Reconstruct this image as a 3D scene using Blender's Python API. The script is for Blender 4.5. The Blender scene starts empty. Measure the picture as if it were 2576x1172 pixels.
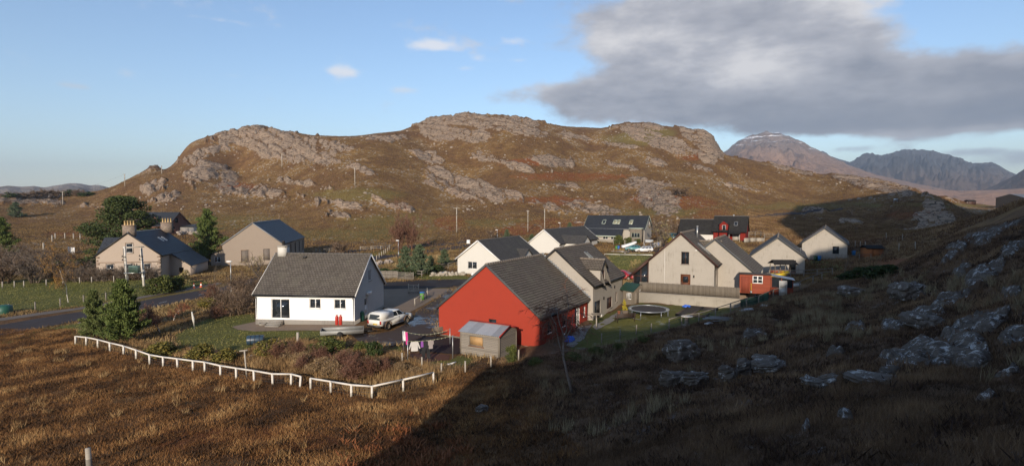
import bpy, bmesh, math, random
import numpy as np
from mathutils import Vector, Matrix, geometry
R = math.radians
C = bpy.context.scene.collection
SC = bpy.context.scene
# ------------------------------------------------------------------ camera, sky, sun, exposure
FOC = 1400.0                      # focal length in px of a 2576 px wide picture
PITCH = math.atan(71 / FOC)
cp, sp = math.cos(PITCH), math.sin(PITCH)
cam_d = bpy.data.cameras.new('camera'); cam = bpy.data.objects.new('camera', cam_d); C.objects.link(cam)
cam_d.sensor_width = 36; cam_d.lens = 36 * FOC / 2576
cam_d.clip_start = .2; cam_d.clip_end = 30000
cam.rotation_euler = (math.pi / 2 - PITCH, 0, 0)
SC.camera = cam
SC.view_settings.view_transform = 'Standard'; SC.view_settings.look = 'None'
SC.view_settings.exposure = 0.82; SC.view_settings.gamma = 1
SUN_EL, SUN_AZ = R(17.5), R(12)     # sunlight travels towards azimuth 12 degrees right of straight ahead
sd = Vector((math.sin(SUN_AZ) * math.cos(SUN_EL), math.cos(SUN_AZ) * math.cos(SUN_EL), -math.sin(SUN_EL)))
sl = bpy.data.lights.new('sun', 'SUN'); so = bpy.data.objects.new('sun', sl); C.objects.link(so)
sl.energy = 3.5; sl.angle = R(.5); sl.color = (1, .86, .7)
so.rotation_euler = sd.to_track_quat('-Z', 'Y').to_euler(); so.location = (0, -40, 60)

def nd(nt, typ, ins=None, **pr):
    n = nt.nodes.new(typ)
    for k, v in pr.items(): setattr(n, k, v)
    for k, v in (ins or {}).items():
        s = n.inputs[k]
        if isinstance(v, bpy.types.NodeSocket): nt.links.new(v, s)
        else: s.default_value = v
    return n
def mth(nt, op, a, b=None, c=None, clamp=False):
    ins = {0: a}
    if b is not None: ins[1] = b
    if c is not None: ins[2] = c
    return nd(nt, 'ShaderNodeMath', ins, operation=op, use_clamp=clamp).outputs[0]
def mixc(nt, f, a, b, bt='MIX'):
    n = nt.nodes.new('ShaderNodeMix'); n.data_type = 'RGBA'; n.blend_type = bt
    for s, v in ((n.inputs[0], f), (n.inputs[6], a), (n.inputs[7], b)):
        if isinstance(v, bpy.types.NodeSocket): nt.links.new(v, s)
        else: s.default_value = v if not isinstance(v, tuple) or len(v) == 4 else (*v, 1)
    return n.outputs[2]
def ramp(nt, f, stops, interp='LINEAR'):
    n = nt.nodes.new('ShaderNodeValToRGB'); n.color_ramp.interpolation = interp
    el = n.color_ramp.elements
    while len(el) < len(stops): el.new(.5)
    for e, (p, c) in zip(el, stops):
        e.position = p; e.color = (c, c, c, 1) if not isinstance(c, tuple) else (*c, 1)
    nt.links.new(f, n.inputs[0]); return n.outputs[0]
def sstep(nt, x, lo, hi):
    n = nd(nt, 'ShaderNodeMapRange', {0: x, 1: lo, 2: hi}, interpolation_type='SMOOTHSTEP', clamp=True)
    return n.outputs[0]

world = bpy.data.worlds.new('World'); SC.world = world; world.use_nodes = True
wn = world.node_tree; wn.nodes.clear()
def sky():
    nt = wn
    tc = nd(nt, 'ShaderNodeTexCoord').outputs['Generated']
    st = nd(nt, 'ShaderNodeTexSky', sky_type='NISHITA', sun_disc=False, sun_elevation=SUN_EL,
            sun_rotation=math.pi + SUN_AZ, altitude=50, air_density=1.0, dust_density=.35, ozone_density=2.2)
    xyz = nd(nt, 'ShaderNodeSeparateXYZ', {0: tc}).outputs
    az = mth(nt, 'ARCTAN2', xyz[0], xyz[1]); el = mth(nt, 'ARCSINE', xyz[2])
    # clouds: blobs on the dome in azimuth and elevation, broken up by noise
    zc = mth(nt, 'MAXIMUM', xyz[2], .04)
    k = mth(nt, 'DIVIDE', 1.0, mth(nt, 'ADD', zc, .12))
    pl = nd(nt, 'ShaderNodeCombineXYZ', {0: mth(nt, 'MULTIPLY', az, 1.0), 1: mth(nt, 'MULTIPLY', el, 1.7), 2: 0.3}).outputs[0]
    n1 = nd(nt, 'ShaderNodeTexNoise', {'Vector': pl, 'Scale': 7.0, 'Detail': 10, 'Roughness': .62}).outputs[0]
    n2 = nd(nt, 'ShaderNodeTexNoise', {'Vector': pl, 'Scale': 2.6, 'Detail': 4, 'Roughness': .5}).outputs[0]
    def ang(px, py):
        a = math.atan2(px - 1288, FOC); return a, math.atan((515 - py) / FOC * math.cos(a))
    def blob(px, py, rx, ry, w):
        a, e = ang(px, py); a2, _ = ang(px + rx, py); _, e2 = ang(px, py - ry)
        u = mth(nt, 'MULTIPLY', mth(nt, 'SUBTRACT', az, a), 1 / (a2 - a))
        v = mth(nt, 'MULTIPLY', mth(nt, 'SUBTRACT', el, e), 1 / (e2 - e))
        q = mth(nt, 'ADD', mth(nt, 'MULTIPLY', u, u), mth(nt, 'MULTIPLY', v, v))
        return mth(nt, 'MULTIPLY', mth(nt, 'EXPONENT', mth(nt, 'MULTIPLY', q, -1.0)), w)
    def total(bl):
        t = None
        for b in bl:
            g = blob(*b); t = g if t is None else mth(nt, 'ADD', t, g)
        return t
    big = total([(1700, 120, 200, 130, .8), (2050, 140, 330, 150, 1.0), (1465, 238, 165, 40, .72), (1900, 262, 480, 60, .8),
                 (2300, 250, 300, 80, .9), (2560, 215, 190, 60, .8), (1850, -10, 320, 120, .8), (2450, 300, 320, 36, .7), (2100, 318, 420, 26, .5),
                 (1600, 300, 200, 25, .3), (2420, 30, 190, 75, -.75), (1470, 80, 90, 60, .18)])
    small = total([(1092, 122, 52, 14, .8), (868, 187, 48, 15, .75), (1300, 159, 36, 9, .55), (1172, 178, 40, 10, .5), (1290, 108, 50, 14, .45),
                   (330, 190, 50, 22, .62), (205, 222, 60, 10, .75), (560, 60, 120, 8, .3), (420, 215, 40, 6, .4), (700, 255, 50, 9, .3), (500, 186, 180, 6, .22), (1210, 155, 40, 12, .35), (1030, 232, 60, 9, .35),
                   (2130, 376, 70, 11, .7), (2275, 349, 34, 8, .9), (2440, 384, 110, 13, .75), (2560, 398, 90, 22, .8), (1520, 352, 90, 12, .3)])
    nz = mth(nt, 'SUBTRACT', n1, .5); nz2 = mth(nt, 'SUBTRACT', n2, .5)
    dens = mth(nt, 'ADD', big, mth(nt, 'ADD', mth(nt, 'MULTIPLY', nz, 1.55), mth(nt, 'MULTIPLY', nz2, .8)))
    cov = sstep(nt, dens, .22, .66)
    dens2 = mth(nt, 'ADD', small, mth(nt, 'MULTIPLY', nz, 2.3))
    cov2 = mth(nt, 'MULTIPLY', sstep(nt, dens2, .24, .85), .7)
    # light: thin sunlit fringe bright, thick middle and base grey
    thick = sstep(nt, mth(nt, 'ADD', big, mth(nt, 'MULTIPLY', nz, 1.5)), .45, 1.5)
    low = sstep(nt, el, R(13.5), R(6))
    n4 = nd(nt, 'ShaderNodeTexNoise', {'Vector': nd(nt, 'ShaderNodeMapping', {'Vector': pl, 'Location': (3.1, 1.7, 0), 'Scale': (.8, 1.25, 1)}).outputs[0], 'Scale': 4.6, 'Detail': 7, 'Roughness': .58}).outputs[0]
    dk = mth(nt, 'ADD', mth(nt, 'ADD', mth(nt, 'MULTIPLY', thick, .42), mth(nt, 'MULTIPLY', mth(nt, 'SUBTRACT', n4, .5), 2.1)), mth(nt, 'ADD', mth(nt, 'MULTIPLY', low, .46), .1), clamp=True)
    ccol = ramp(nt, dk, [(0, (3.6, 3.5, 3.5)), (.3, (2.2, 2.2, 2.38)), (.65, (1.25, 1.3, 1.52)), (1, (.82, .93, 1.22))])
    smallc = mixc(nt, low, (4.6, 4.4, 4.3), (2.0, 2.2, 2.7))
    base = mixc(nt, 1.0, st.outputs[0], (.8, .8, .83), 'MULTIPLY')
    c1 = mixc(nt, cov2, base, smallc)
    c2 = mixc(nt, mth(nt, 'MULTIPLY', cov, .96), c1, ccol)
    bg = nd(nt, 'ShaderNodeBackground', {'Color': c2, 'Strength': .125})
    out = nd(nt, 'ShaderNodeOutputWorld'); nt.links.new(bg.outputs[0], out.inputs[0])
sky()

# ------------------------------------------------------------------ rays and noise
def ray(px, py):
    a, b = px - 1288, 586 - py
    return np.array([a, FOC * cp + b * sp, -FOC * sp + b * cp])
def atY(px, py, y):
    r = ray(px, py); return r * (y / r[1])
def atz(px, py, z):
    r = ray(px, py); return r * (z / r[2])
_rs = np.random.RandomState(7)
_perm = np.concatenate([_rs.permutation(256)] * 2)
_ga = _rs.rand(256) * 2 * np.pi; _gx, _gy = np.cos(_ga), np.sin(_ga)
def pn(x, y, s=0):
    x = np.asarray(x, float) + s * 17.31; y = np.asarray(y, float) + s * 9.77
    xi = np.floor(x).astype(int); yi = np.floor(y).astype(int); xf = x - xi; yf = y - yi
    u = xf * xf * xf * (xf * (xf * 6 - 15) + 10); v = yf * yf * yf * (yf * (yf * 6 - 15) + 10)
    def g(ix, iy, dx, dy):
        h = _perm[(_perm[ix & 255] + iy) & 255]; return _gx[h] * dx + _gy[h] * dy
    a = g(xi, yi, xf, yf); b = g(xi + 1, yi, xf - 1, yf); c = g(xi, yi + 1, xf, yf - 1); d = g(xi + 1, yi + 1, xf - 1, yf - 1)
    return 1.4 * (a + u * (b - a) + v * (c - a + u * (a - b - c + d)))
def fbm(x, y, o=4, s=0, rough=.5):
    t = 0; a = 1.; n = 0
    for i in range(o):
        t = t + a * pn(x * 2 ** i, y * 2 ** i, s + i); n += a; a *= rough
    return t / n
def rdg(x, y, o=4, s=0):
    t = 0; a = 1.; n = 0
    for i in range(o):
        t = t + a * (1 - np.abs(pn(x * 2 ** i, y * 2 ** i, s + i)) * 1.6); n += a; a *= .5
    return t / n
def worley(x, y, s=0):
    xi = np.floor(x).astype(int); yi = np.floor(y).astype(int); f1 = np.full(x.shape, 9.); f2 = f1.copy()
    for i in (-1, 0, 1):
        for j in (-1, 0, 1):
            h = _perm[(_perm[(xi + i + s) & 255] + yi + j) & 255]; d = np.hypot(xi + i + .5 + .42 * _gx[h] - x, yi + j + .5 + .42 * _gy[h] - y)
            f2 = np.where(d < f1, f1, np.minimum(f2, d)); f1 = np.minimum(f1, d)
    return f2 - f1
def ss(x, a, b):
    t = np.clip((x - a) / (b - a), 0, 1); return t * t * (3 - 2 * t)

# ------------------------------------------------------------------ the ground: heights through measured points
def _ctrl():
    P = []
    def Y(*a):
        for px, py, y in a: P.append(atY(px, py, y))
    def Z(*a):
        for px, py, z in a: P.append(atz(px, py, z))
    Z((222, 1172, -13.2), (600, 1172, -12.4), (900, 1172, -11.9), (190, 872, -14), (935, 1002, -13.4), (0, 1000, -14.3), (0, 1172, -13.6), (500, 920, -13.8), (420, 1020, -13.4), (760, 975, -13.6))
    Z((640, 820, -13.5), (890, 812, -13.3), (969, 774, -13.2), (1100, 842, -13.5), (1362, 878, -13.4), (1000, 850, -13.5), (1150, 905, -13.5),
      (1476, 814, -13.1), (1557, 775, -12.8), (1600, 830, -12.5), (1609, 765, -12.3), (1858, 775, -11.9), (1514, 872, -13.2), (1700, 800, -12.2))
    Z((0, 835, -14.5), (220, 790, -14.2), (0, 760, -14), (0, 690, -13.6), (0, 640, -13), (100, 600, -11.5), (250, 600, -11.5), (560, 730, -13.6), (500, 640, -13.3), (680, 680, -13.4),
      (320, 715, -13.6), (950, 640, -12.9), (1100, 640, -12.6), (1050, 700, -13.0), (1200, 680, -12.8), (1400, 640, -12.4), (1530, 640, -12.1), (1650, 640, -11.7), (1700, 690, -11.4),
      (1900, 640, -11.5), (2000, 690, -11.6), (2135, 652, -11.0), (400, 590, -10.5), (560, 610, -12.5), (1280, 612, -12.2))
    Y((1683, 826, 54), (1800, 800, 54.5), (1878, 773, 56.5), (2012, 728, 65), (2065, 706, 71), (1500, 930, 42), (1700, 960, 33), (1360, 985, 36), (1200, 1060, 32), (1300, 1172, 24), (1600, 1172, 20), (2000, 1172, 15.5),
      (2400, 1172, 12.2), (2576, 1172, 11.2), (2000, 850, 37), (2000, 970, 25), (2300, 900, 27), (2300, 1020, 18.5), (2576, 900, 22), (2576, 700, 37), (2300, 750, 46), (2430, 600, 58), (2530, 600, 50), (2576, 548, 64), (2485, 574, 62), (2400, 650, 52),
      (2400, 590, 66), (2200, 790, 47), (1900, 900, 37), (1560, 1040, 28), (2300, 640, 100), (2400, 565, 160), (2250, 680, 78), (2180, 700, 72))
    Y((2000, 600, 155), (2200, 600, 140), (1950, 560, 230), (2150, 560, 210), (2340, 556, 240), (2100, 530, 290), (2450, 514, 330), (2576, 517, 330), (2300, 501, 262), (2375, 503, 262), (2260, 528, 258), (2420, 530, 262), (2340, 515, 250), (2230, 545, 262), (2430, 545, 275))
    Y((158, 516, 370), (314, 470, 390), (709, 420, 394), (893, 467, 280), (407, 438, 470), (100, 560, 300), (200, 540, 340), (0, 560, 300), (300, 520, 350), (450, 520, 300), (600, 500, 320), (600, 430, 420), (750, 500, 300), (750, 540, 250), (850, 580, 210), (800, 628, 165),
      (1000, 600, 200), (1000, 540, 240), (1150, 585, 190), (1100, 500, 290), (1100, 420, 360), (1080, 360, 440), (1250, 500, 280), (1180, 450, 340), (1300, 560, 212), (1370, 577, 200), (1400, 520, 270), (1450, 450, 350), (1500, 380, 430), (1600, 450, 330), (1600, 530, 250), (1700, 480, 270),
      (1700, 400, 400), (1760, 500, 255), (1800, 450, 350), (1850, 520, 275), (1500, 600, 180), (1650, 600, 170), (1850, 600, 152), (1900, 460, 370), (2050, 480, 370), (2000, 500, 350), (1900, 516, 320), (550, 560, 240), (650, 580, 215), (300, 560, 260))
    sky_ = [(-120, 494, 450), (0, 492, 440), (60, 497, 420), (150, 496, 430), (200, 488, 450), (290, 470, 440), (330, 450, 450), (365, 428, 460), (400, 410, 470), (470, 369, 490), (550, 337, 500), (620, 318, 505), (680, 325, 510), (750, 338, 515), (830, 352, 520), (880, 355, 520), (940, 347, 530),
            (1000, 340, 540), (1040, 320, 540), (1090, 297, 540), (1180, 291, 540), (1240, 298, 540), (1300, 306, 540), (1380, 318, 540), (1440, 325, 550), (1490, 325, 550), (1560, 315, 520), (1620, 311, 510), (1700, 322, 500), (1760, 333, 480), (1797, 352, 462), (1817, 386, 450), (1850, 398, 455), (1920, 412, 460),
            (2000, 428, 460), (2080, 442, 450), (2160, 452, 440), (2250, 475, 420), (2310, 492, 400), (2400, 510, 390)]
    for px, py, y in sky_:
        p = atY(px, py, y); P.append(p); P.append(np.array([p[0] * 1.08, p[1] * 1.08, p[2] - 6])); P.append(np.array([p[0] * 1.3, p[1] * 1.3, min(p[2] - 40, 0)]))
    W = [(0, 0, -1.6), (-2, 0, -3.), (0, 3, -3.5), (0, 6, -5.1), (0, 12, -8.3), (0, 18, -10.4), (-6, 0, -7), (-8, 8, -8.4), (-12, 3, -9.5), (-12, -6, -9), (-20, 0, -11.5), (-40, 0, -13), (-20, 15, -12.4), (-40, 20, -13.5), (-10, 16, -11), (8, 6, -4.9), (6, 3, -3.6), (12, 3, -3.4), (20, 6, -2.6),
         (30, 12, -1), (40, 20, 2), (60, 40, 8), (90, 70, 14), (160, 120, 20), (0, -10, -3), (20, -20, 3), (60, -30, 25), (-30, -30, -12), (-80, 0, -13), (-80, 60, -14), (-110, 90, -13), (-150, 150, -11), (-260, 260, -4), (-200, -100, -12), (0, -200, 10), (200, 0, 40), (150, 60, 25), (250, 190, 12), (330, 300, 6),
         (-500, 300, -8), (500, 400, -4), (0, 900, -6), (500, 800, -6), (-500, 800, -8), (-900, 200, -10), (900, 200, -5), (0, -900, 0), (-900, -500, -8), (900, -500, 10)]
    P += [np.array(w, float) for w in W]
    return np.array(P)
def _warp(x, y):
    r = np.hypot(x, y) + 1e-9; g = np.log1p(r / 12.0) * 10
    return x / r * g, y / r * g
_CP = _ctrl(); _cx, _cy = _warp(_CP[:, 0], _CP[:, 1])
def _phi(d2): return np.sqrt(d2 + .35)
def _solve():
    n = len(_CP)
    A = _phi((_cx[:, None] - _cx) ** 2 + (_cy[:, None] - _cy) ** 2) - np.eye(n) * .02
    Q = np.stack([np.ones(n), _cx, _cy], 1)
    M = np.block([[A, Q], [Q.T, np.zeros((3, 3))]])
    s = np.linalg.solve(M, np.concatenate([_CP[:, 2], np.zeros(3)])); return s[:n], s[n:]
_w, _c = _solve()
def hbase(x, y):
    x = np.asarray(x, float); y = np.asarray(y, float); sh = x.shape; x = x.ravel(); y = y.ravel(); out = np.empty(x.size)
    for i in range(0, x.size, 20000):
        a, b = _warp(x[i:i + 20000], y[i:i + 20000])
        out[i:i + 20000] = _phi((a[:, None] - _cx) ** 2 + (b[:, None] - _cy) ** 2) @ _w + _c[0] + a * _c[1] + b * _c[2]
    return out.reshape(sh)
def topx(x, y, z):
    d = y * cp - z * sp; u = y * sp + z * cp; d = np.where(d > .5, d, .5)
    return 1288 + FOC * x / d, 586 - FOC * u / d
# rock outcrops: (centre px, py, half length, half height, dip) read off the photograph, turned into places on the slope
OUT = [(696, 362, 150, 36, 12, 1.1), (620, 345, 90, 26, 0, 1.), (506, 388, 80, 15, -18, .9), (528, 425, 70, 20, 18, 1), (499, 442, 36, 15, 10, 1), (379, 473, 40, 16, -15, 1), (423, 499, 38, 13, -10, 1), (807, 404, 95, 8, 8, .9), (902, 426, 50, 8, 12, .9), (617, 480, 110, 15, 5, .9), (744, 461, 70, 9, 8, .75), (855, 515, 105, 9, 12, .7), (848, 537, 48, 10, 20, .7),
       (1197, 305, 115, 16, 3, 1.1), (1127, 337, 98, 22, 5, 1.1), (1292, 308, 75, 13, 8, 1), (1323, 334, 85, 12, 8, .9), (1070, 394, 55, 12, 18, 1), (1181, 470, 108, 20, 18, 1.3), (1285, 493, 36, 14, 25, 1.1), (1149, 488, 98, 8, 20, .9), (1276, 413, 85, 12, 18, 1), (1387, 407, 57, 12, 8, 1), (1673, 359, 130, 20, 20, 1.1), (1768, 356, 58, 26, 35, 1.2), (1635, 321, 42, 10, 5, 1),
       (1657, 480, 84, 17, 18, 1.1), (1660, 512, 63, 26, 22, 1.1), (1482, 524, 82, 15, 12, 1.1), (1387, 524, 75, 8, 12, .9), (1641, 410, 28, 10, 10, 1), (2200, 468, 110, 13, 14, 1.1), (1990, 430, 60, 9, 12, 1.), (2352, 524, 40, 16, 8, .8), (2330, 545, 36, 12, 0, .9), (60, 508, 110, 9, 2, 1), (850, 370, 60, 10, 10, .9), (960, 352, 60, 6, 0, .8), (1450, 345, 60, 8, 8, .8), (1420, 470, 60, 7, 10, .8),
       (2050, 535, 40, 8, 5, .9), (2140, 560, 40, 7, 10, .8), (1570, 420, 60, 7, 14, .8), (1750, 420, 60, 9, 18, .8), (330, 560, 40, 7, 0, .7), (1000, 520, 60, 9, 15, .8), (1130, 440, 70, 9, 20, .9), (1560, 365, 60, 7, 10, .8), (1850, 470, 60, 7, 10, .8), (250, 520, 60, 6, 0, .7),
       (2350, 570, 70, 34, -32, 1.), (2480, 590, 60, 34, -30, 1.), (2480, 690, 60, 22, -38, 1.2), (2540, 640, 50, 16, -25, 1.), (2190, 700, 30, 12, -12, .9), (2300, 735, 36, 14, -5, 1.), (2450, 715, 30, 26, -45, .9), (2480, 820, 70, 24, -14, 1.1), (2350, 890, 110, 28, -10, 1.), (2450, 900, 45, 22, -10, 1.1), (2330, 800, 50, 14, 0, 1.),
       (2230, 690, 40, 8, -18, .8), (2080, 965, 50, 6, -8, .9), (2390, 850, 60, 12, -25, .9), (2400, 640, 40, 14, -35, 1.), (2260, 650, 30, 10, -20, 1.), (2540, 560, 50, 20, -25, 1.), (2400, 760, 50, 12, -20, 1.), (2540, 740, 40, 14, -20, 1.), (2260, 820, 40, 8, 0, .9), (2150, 830, 30, 6, 0, .9), (2250, 930, 60, 8, -15, .9), (2520, 950, 50, 12, -10, 1.), (2100, 900, 30, 6, 0, .8), (2420, 690, 30, 16, -40, 1.), (2560, 860, 40, 14, -10, 1.), (2020, 1100, 24, 6, 0, .7), (2130, 1065, 30, 6, 0, .7), (2480, 1010, 50, 8, -6, .7), (1900, 840, 40, 6, -10, .7)]
BRK = [(1130, 562, 45, 18), (1400, 568, 110, 20), (1300, 580, 60, 12), (1560, 555, 60, 14), (1800, 555, 60, 34), (1740, 510, 70, 18), (1900, 560, 70, 14), (2300, 545, 90, 10), (1620, 500, 40, 14), (1330, 410, 80, 10), (1440, 445, 160, 12), (600, 470, 60, 8), (1750, 395, 50, 9), (2100, 600, 140, 14), (180, 585, 70, 12), (1400, 505, 100, 12), (2280, 660, 90, 12), (600, 1110, 300, 40), (1000, 1120, 120, 40), (1950, 730, 60, 14), (2190, 725, 40, 12)]
LSH = [(1650, 335, 50, 14), (1600, 350, 80, 18), (1250, 560, 200, 10), (900, 590, 180, 16), (1000, 560, 140, 20), (560, 560, 180, 20), (900, 490, 120, 14), (1700, 535, 200, 10), (2000, 520, 160, 8), (2300, 516, 200, 5), (300, 740, 330, 40), (1050, 660, 160, 16), (1000, 690, 90, 14), (60, 720, 140, 30), (200, 830, 200, 14), (1420, 605, 160, 12), (1550, 660, 120, 20), (700, 840, 120, 26), (1850, 640, 120, 14), (1100, 725, 60, 16)]
def ell(px, py, L, dip=True):
    m = np.zeros(px.shape)
    for e in L:
        cx, cy, a, b = e[:4]; t = R(e[4]) if dip else 0; w = e[5] if dip else 1
        q = (np.abs(px - cx) < a * 1.8 + 20) & (np.abs(py - cy) < a * 1.2 + 40)
        if not q.any(): continue
        dx, dy = px[q] - cx, py[q] - cy; u = (dx * math.cos(t) + dy * math.sin(t)) / a; v = (-dx * math.sin(t) + dy * math.cos(t)) / b
        m[q] = np.maximum(m[q], w * np.exp(-(u * u + v * v) * .9))
    return m
HTAB = None
TEL = math.tan(SUN_EL)
def terrain(x, y, full=False):
    """height of the ground at x, y (and its rock, bracken and grass masks)"""
    x = np.asarray(x, float); y = np.asarray(y, float)
    z = hbase(x, y); r = np.hypot(x, y)
    px, py = topx(x, y, z); front = y > 3
    wob = 14 * np.clip(400 / (r + 60), .5, 3)
    n = fbm(x / (4 + r * .03), y / (4 + r * .03), 4, 3)
    ro = np.where(front, ell(px + n * wob * .6, py + fbm(x / (3 + r * .02), y / (3 + r * .02), 3, 9) * wob * .35, OUT), 0)
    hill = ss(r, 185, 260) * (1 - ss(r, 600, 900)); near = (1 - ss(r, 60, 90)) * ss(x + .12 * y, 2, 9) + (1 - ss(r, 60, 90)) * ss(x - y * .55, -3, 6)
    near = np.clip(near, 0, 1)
    village = ss(r, 34, 46) * (1 - ss(r, 180, 230)) * (1 - near)
    moor = (1 - ss(r, 40, 52)) * (1 - near)
    q = z + .33 * x                                    # gently dipping beds
    beds = rdg(q / 7.0 + .6 * fbm(x / 22, y / 22, 2, 5), x / 60 + y / 90, 3, 21)
    st = rdg(q / 2.2 + .5 * fbm(x / 9, y / 9, 2, 6), x / 26 + y / 40, 2, 31)
    scat = ss(beds + .5 * fbm(x / 40, y / 40, 3, 12), .78, 1.05) * .55
    rock = np.clip(ro * 1.05 + scat * hill * .6 + .55 * n * (ro > .06), 0, 1.3)
    rock = ss(rock, .36, .62) * (1 - village)
    crk = np.zeros(x.shape); blk = np.zeros(x.shape); m = rock > .02
    if m.any():
        xm, ym, zm = x[m], y[m], z[m]; sc = np.where(r[m] < 95, .16, 1.); wx = fbm(xm / (9 * sc), ym / (14 * sc), 2, 81); qm = (zm + .33 * xm) / sc + wx * 2.2; aa = (xm / sc + wx * 5) / 19
        w1 = worley(aa, qm / 5.2); w2 = worley(aa * 2.6 + 7, qm / 2.2, 5); blk[m] = 1.7 * (ss(w1, -.05, .5) - .6) + .5 * (ss(w2, 0, .45) - .6); crk[m] = np.minimum(ss(w1, .0, .1), .45 + .55 * ss(w2, .0, .12))
    scale = np.where(r < 90, .22, 1.0)
    crack = rdg(x / (9 * scale), y / (16 * scale) + z / (5 * scale), 3, 41)
    dz = rock * hill * (1.1 * (st - .55) + 1.9 * (beds - .5) + blk + .9)
    dz = dz + rock * (1 - ss(r, 70, 120)) * (.22 + .3 * rdg(x / 2.6, (z + .3 * x) / 1.1, 3, 51) + .2 * blk)
    dz = dz + hill * (1 - rock) * (1.0 * fbm(x / 30, y / 30, 3, 15) + .5 * fbm(x / 7, y / 7, 3, 16))
    dz = dz + moor * (.16 * fbm(x / 2.4, y / 2.4, 3, 17) + .12 * fbm(x / 7, y / 7, 2, 18)) * ss(r, 5, 12)
    dz = dz + near * (1 - ss(r, 60, 90)) * (.36 * fbm(x / 2.2, y / 2.2, 4, 19) + .55 * fbm(x / 6, y / 6, 3, 20)) * ss(r, 5, 14)
    dz = dz + village * .05 * fbm(x / 3, y / 3, 2, 22)
    dz = dz + ss(r, 120, 150) * (1 - hill) * (1 - village) * .3 * fbm(x / 12, y / 12, 3, 23) * (r < 900)
    rock = rock * np.where(m, .3 + .7 * ss(crk + .35 * n, .1, .75), 1)
    z = z + dz
    if HTAB is not None:                               # unseen crag behind the viewpoint, shaped for the shadow it casts
        u = x * math.cos(SUN_AZ) - y * math.sin(SUN_AZ); v = x * math.sin(SUN_AZ) + y * math.cos(SUN_AZ) + 20
        H = np.interp(u, HTAB[0], HTAB[1]) + .35 * fbm(u / 2.5, u * 0 + 3.3, 3, 61) + ss(u, 10, 40) * .8 * fbm(u / 6, u * 0 + 1.3, 2, 62)
        rg = H - np.where(v > 0, v * np.interp(u, [-14, -5, -1, 10, 40, 140], [.95, .85, .66, .64, .64, .64]), -v * .16)
        k = 1 - ss(v, 80, 150)
        z = np.where(k > 0, np.maximum(z, rg * k + (1 - k) * -60), z)
    if not full: return z
    br = np.where(front, ell(px + n * 20, py + n * 8, BRK, False), 0); ls = np.where(front, ell(px + n * 24, py + n * 8, LSH, False), 0)
    return z, rock, br, ls, near
def gh(x, y): return float(terrain(np.array([x]), np.array([y]))[0])
def gp(px, py, y0=5, y1=700):
    """the point of the ground seen at px, py"""
    r = ray(px, py); t = np.geomspace(y0, y1, 500) / r[1]
    p = r[None, :] * t[:, None]; d = p[:, 2] - terrain(p[:, 0], p[:, 1])
    i = np.argmax(d < 0)
    if d[i] >= 0: i = len(t) - 1
    lo, hi = t[max(i - 1, 0)], t[i]
    tt = np.linspace(lo, hi, 24); p = r[None, :] * tt[:, None]; d = p[:, 2] - terrain(p[:, 0], p[:, 1]); i = np.argmax(d < 0)
    return Vector(p[i])
# profile of the crag's crest across the sun's direction: heights set so its shadow covers the right of the view
HTAB = ([-400, -60, -18, -13.2, -12.1, -11.6, -11.2, -9.4, -8.7, -8.3, -7.6, -6.8, -6.0, -4.2, 0, 3, 7, 12, 17, 26, 32, 38, 43, 47, 60, 95, 150, 260, 500],
        [-20, -14, -11, -7, .5, 5.5, 7.0, 7.3, 7.8, 11.2, 13.4, 13.5, 11.7, 11.9, 11.5, 12.2, 13.8, 16.3, 18.5, 27.5, 32, 36.5, 37.5, 52, 78, 117, 126, 90, 20])
# ------------------------------------------------------------------ helpers: meshes, things, parts
def link(o, parent=None):
    C.objects.link(o)
    if parent is not None: o.parent = parent
    return o
def tag(o, label=None, cat=None, group=None, kind=None):
    if label: o['label'] = label
    if cat: o['category'] = cat
    if group: o['group'] = group
    if kind: o['kind'] = kind
    return o
def thing(name, label, cat, loc=(0, 0, 0), rz=0, group=None):
    o = bpy.data.objects.new(name, None); o.empty_display_size = .3; C.objects.link(o)
    o.location = loc; o.rotation_euler = (0, 0, rz)
    return tag(o, label, cat, group)
def dup(root, loc=None, rz=None, label=None, group=None, scale=None):
    r = root.copy(); C.objects.link(r)
    if loc is not None: r.location = loc
    if rz is not None: r.rotation_euler = (0, 0, rz)
    if scale is not None: r.scale = (scale,) * 3 if isinstance(scale, (int, float)) else scale
    if label: r['label'] = label
    if group: r['group'] = group
    for ch in list(root.children):
        c = ch.copy(); C.objects.link(c); c.parent = r
        for g in list(ch.children):
            d = g.copy(); C.objects.link(d); d.parent = c
    return r
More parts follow.
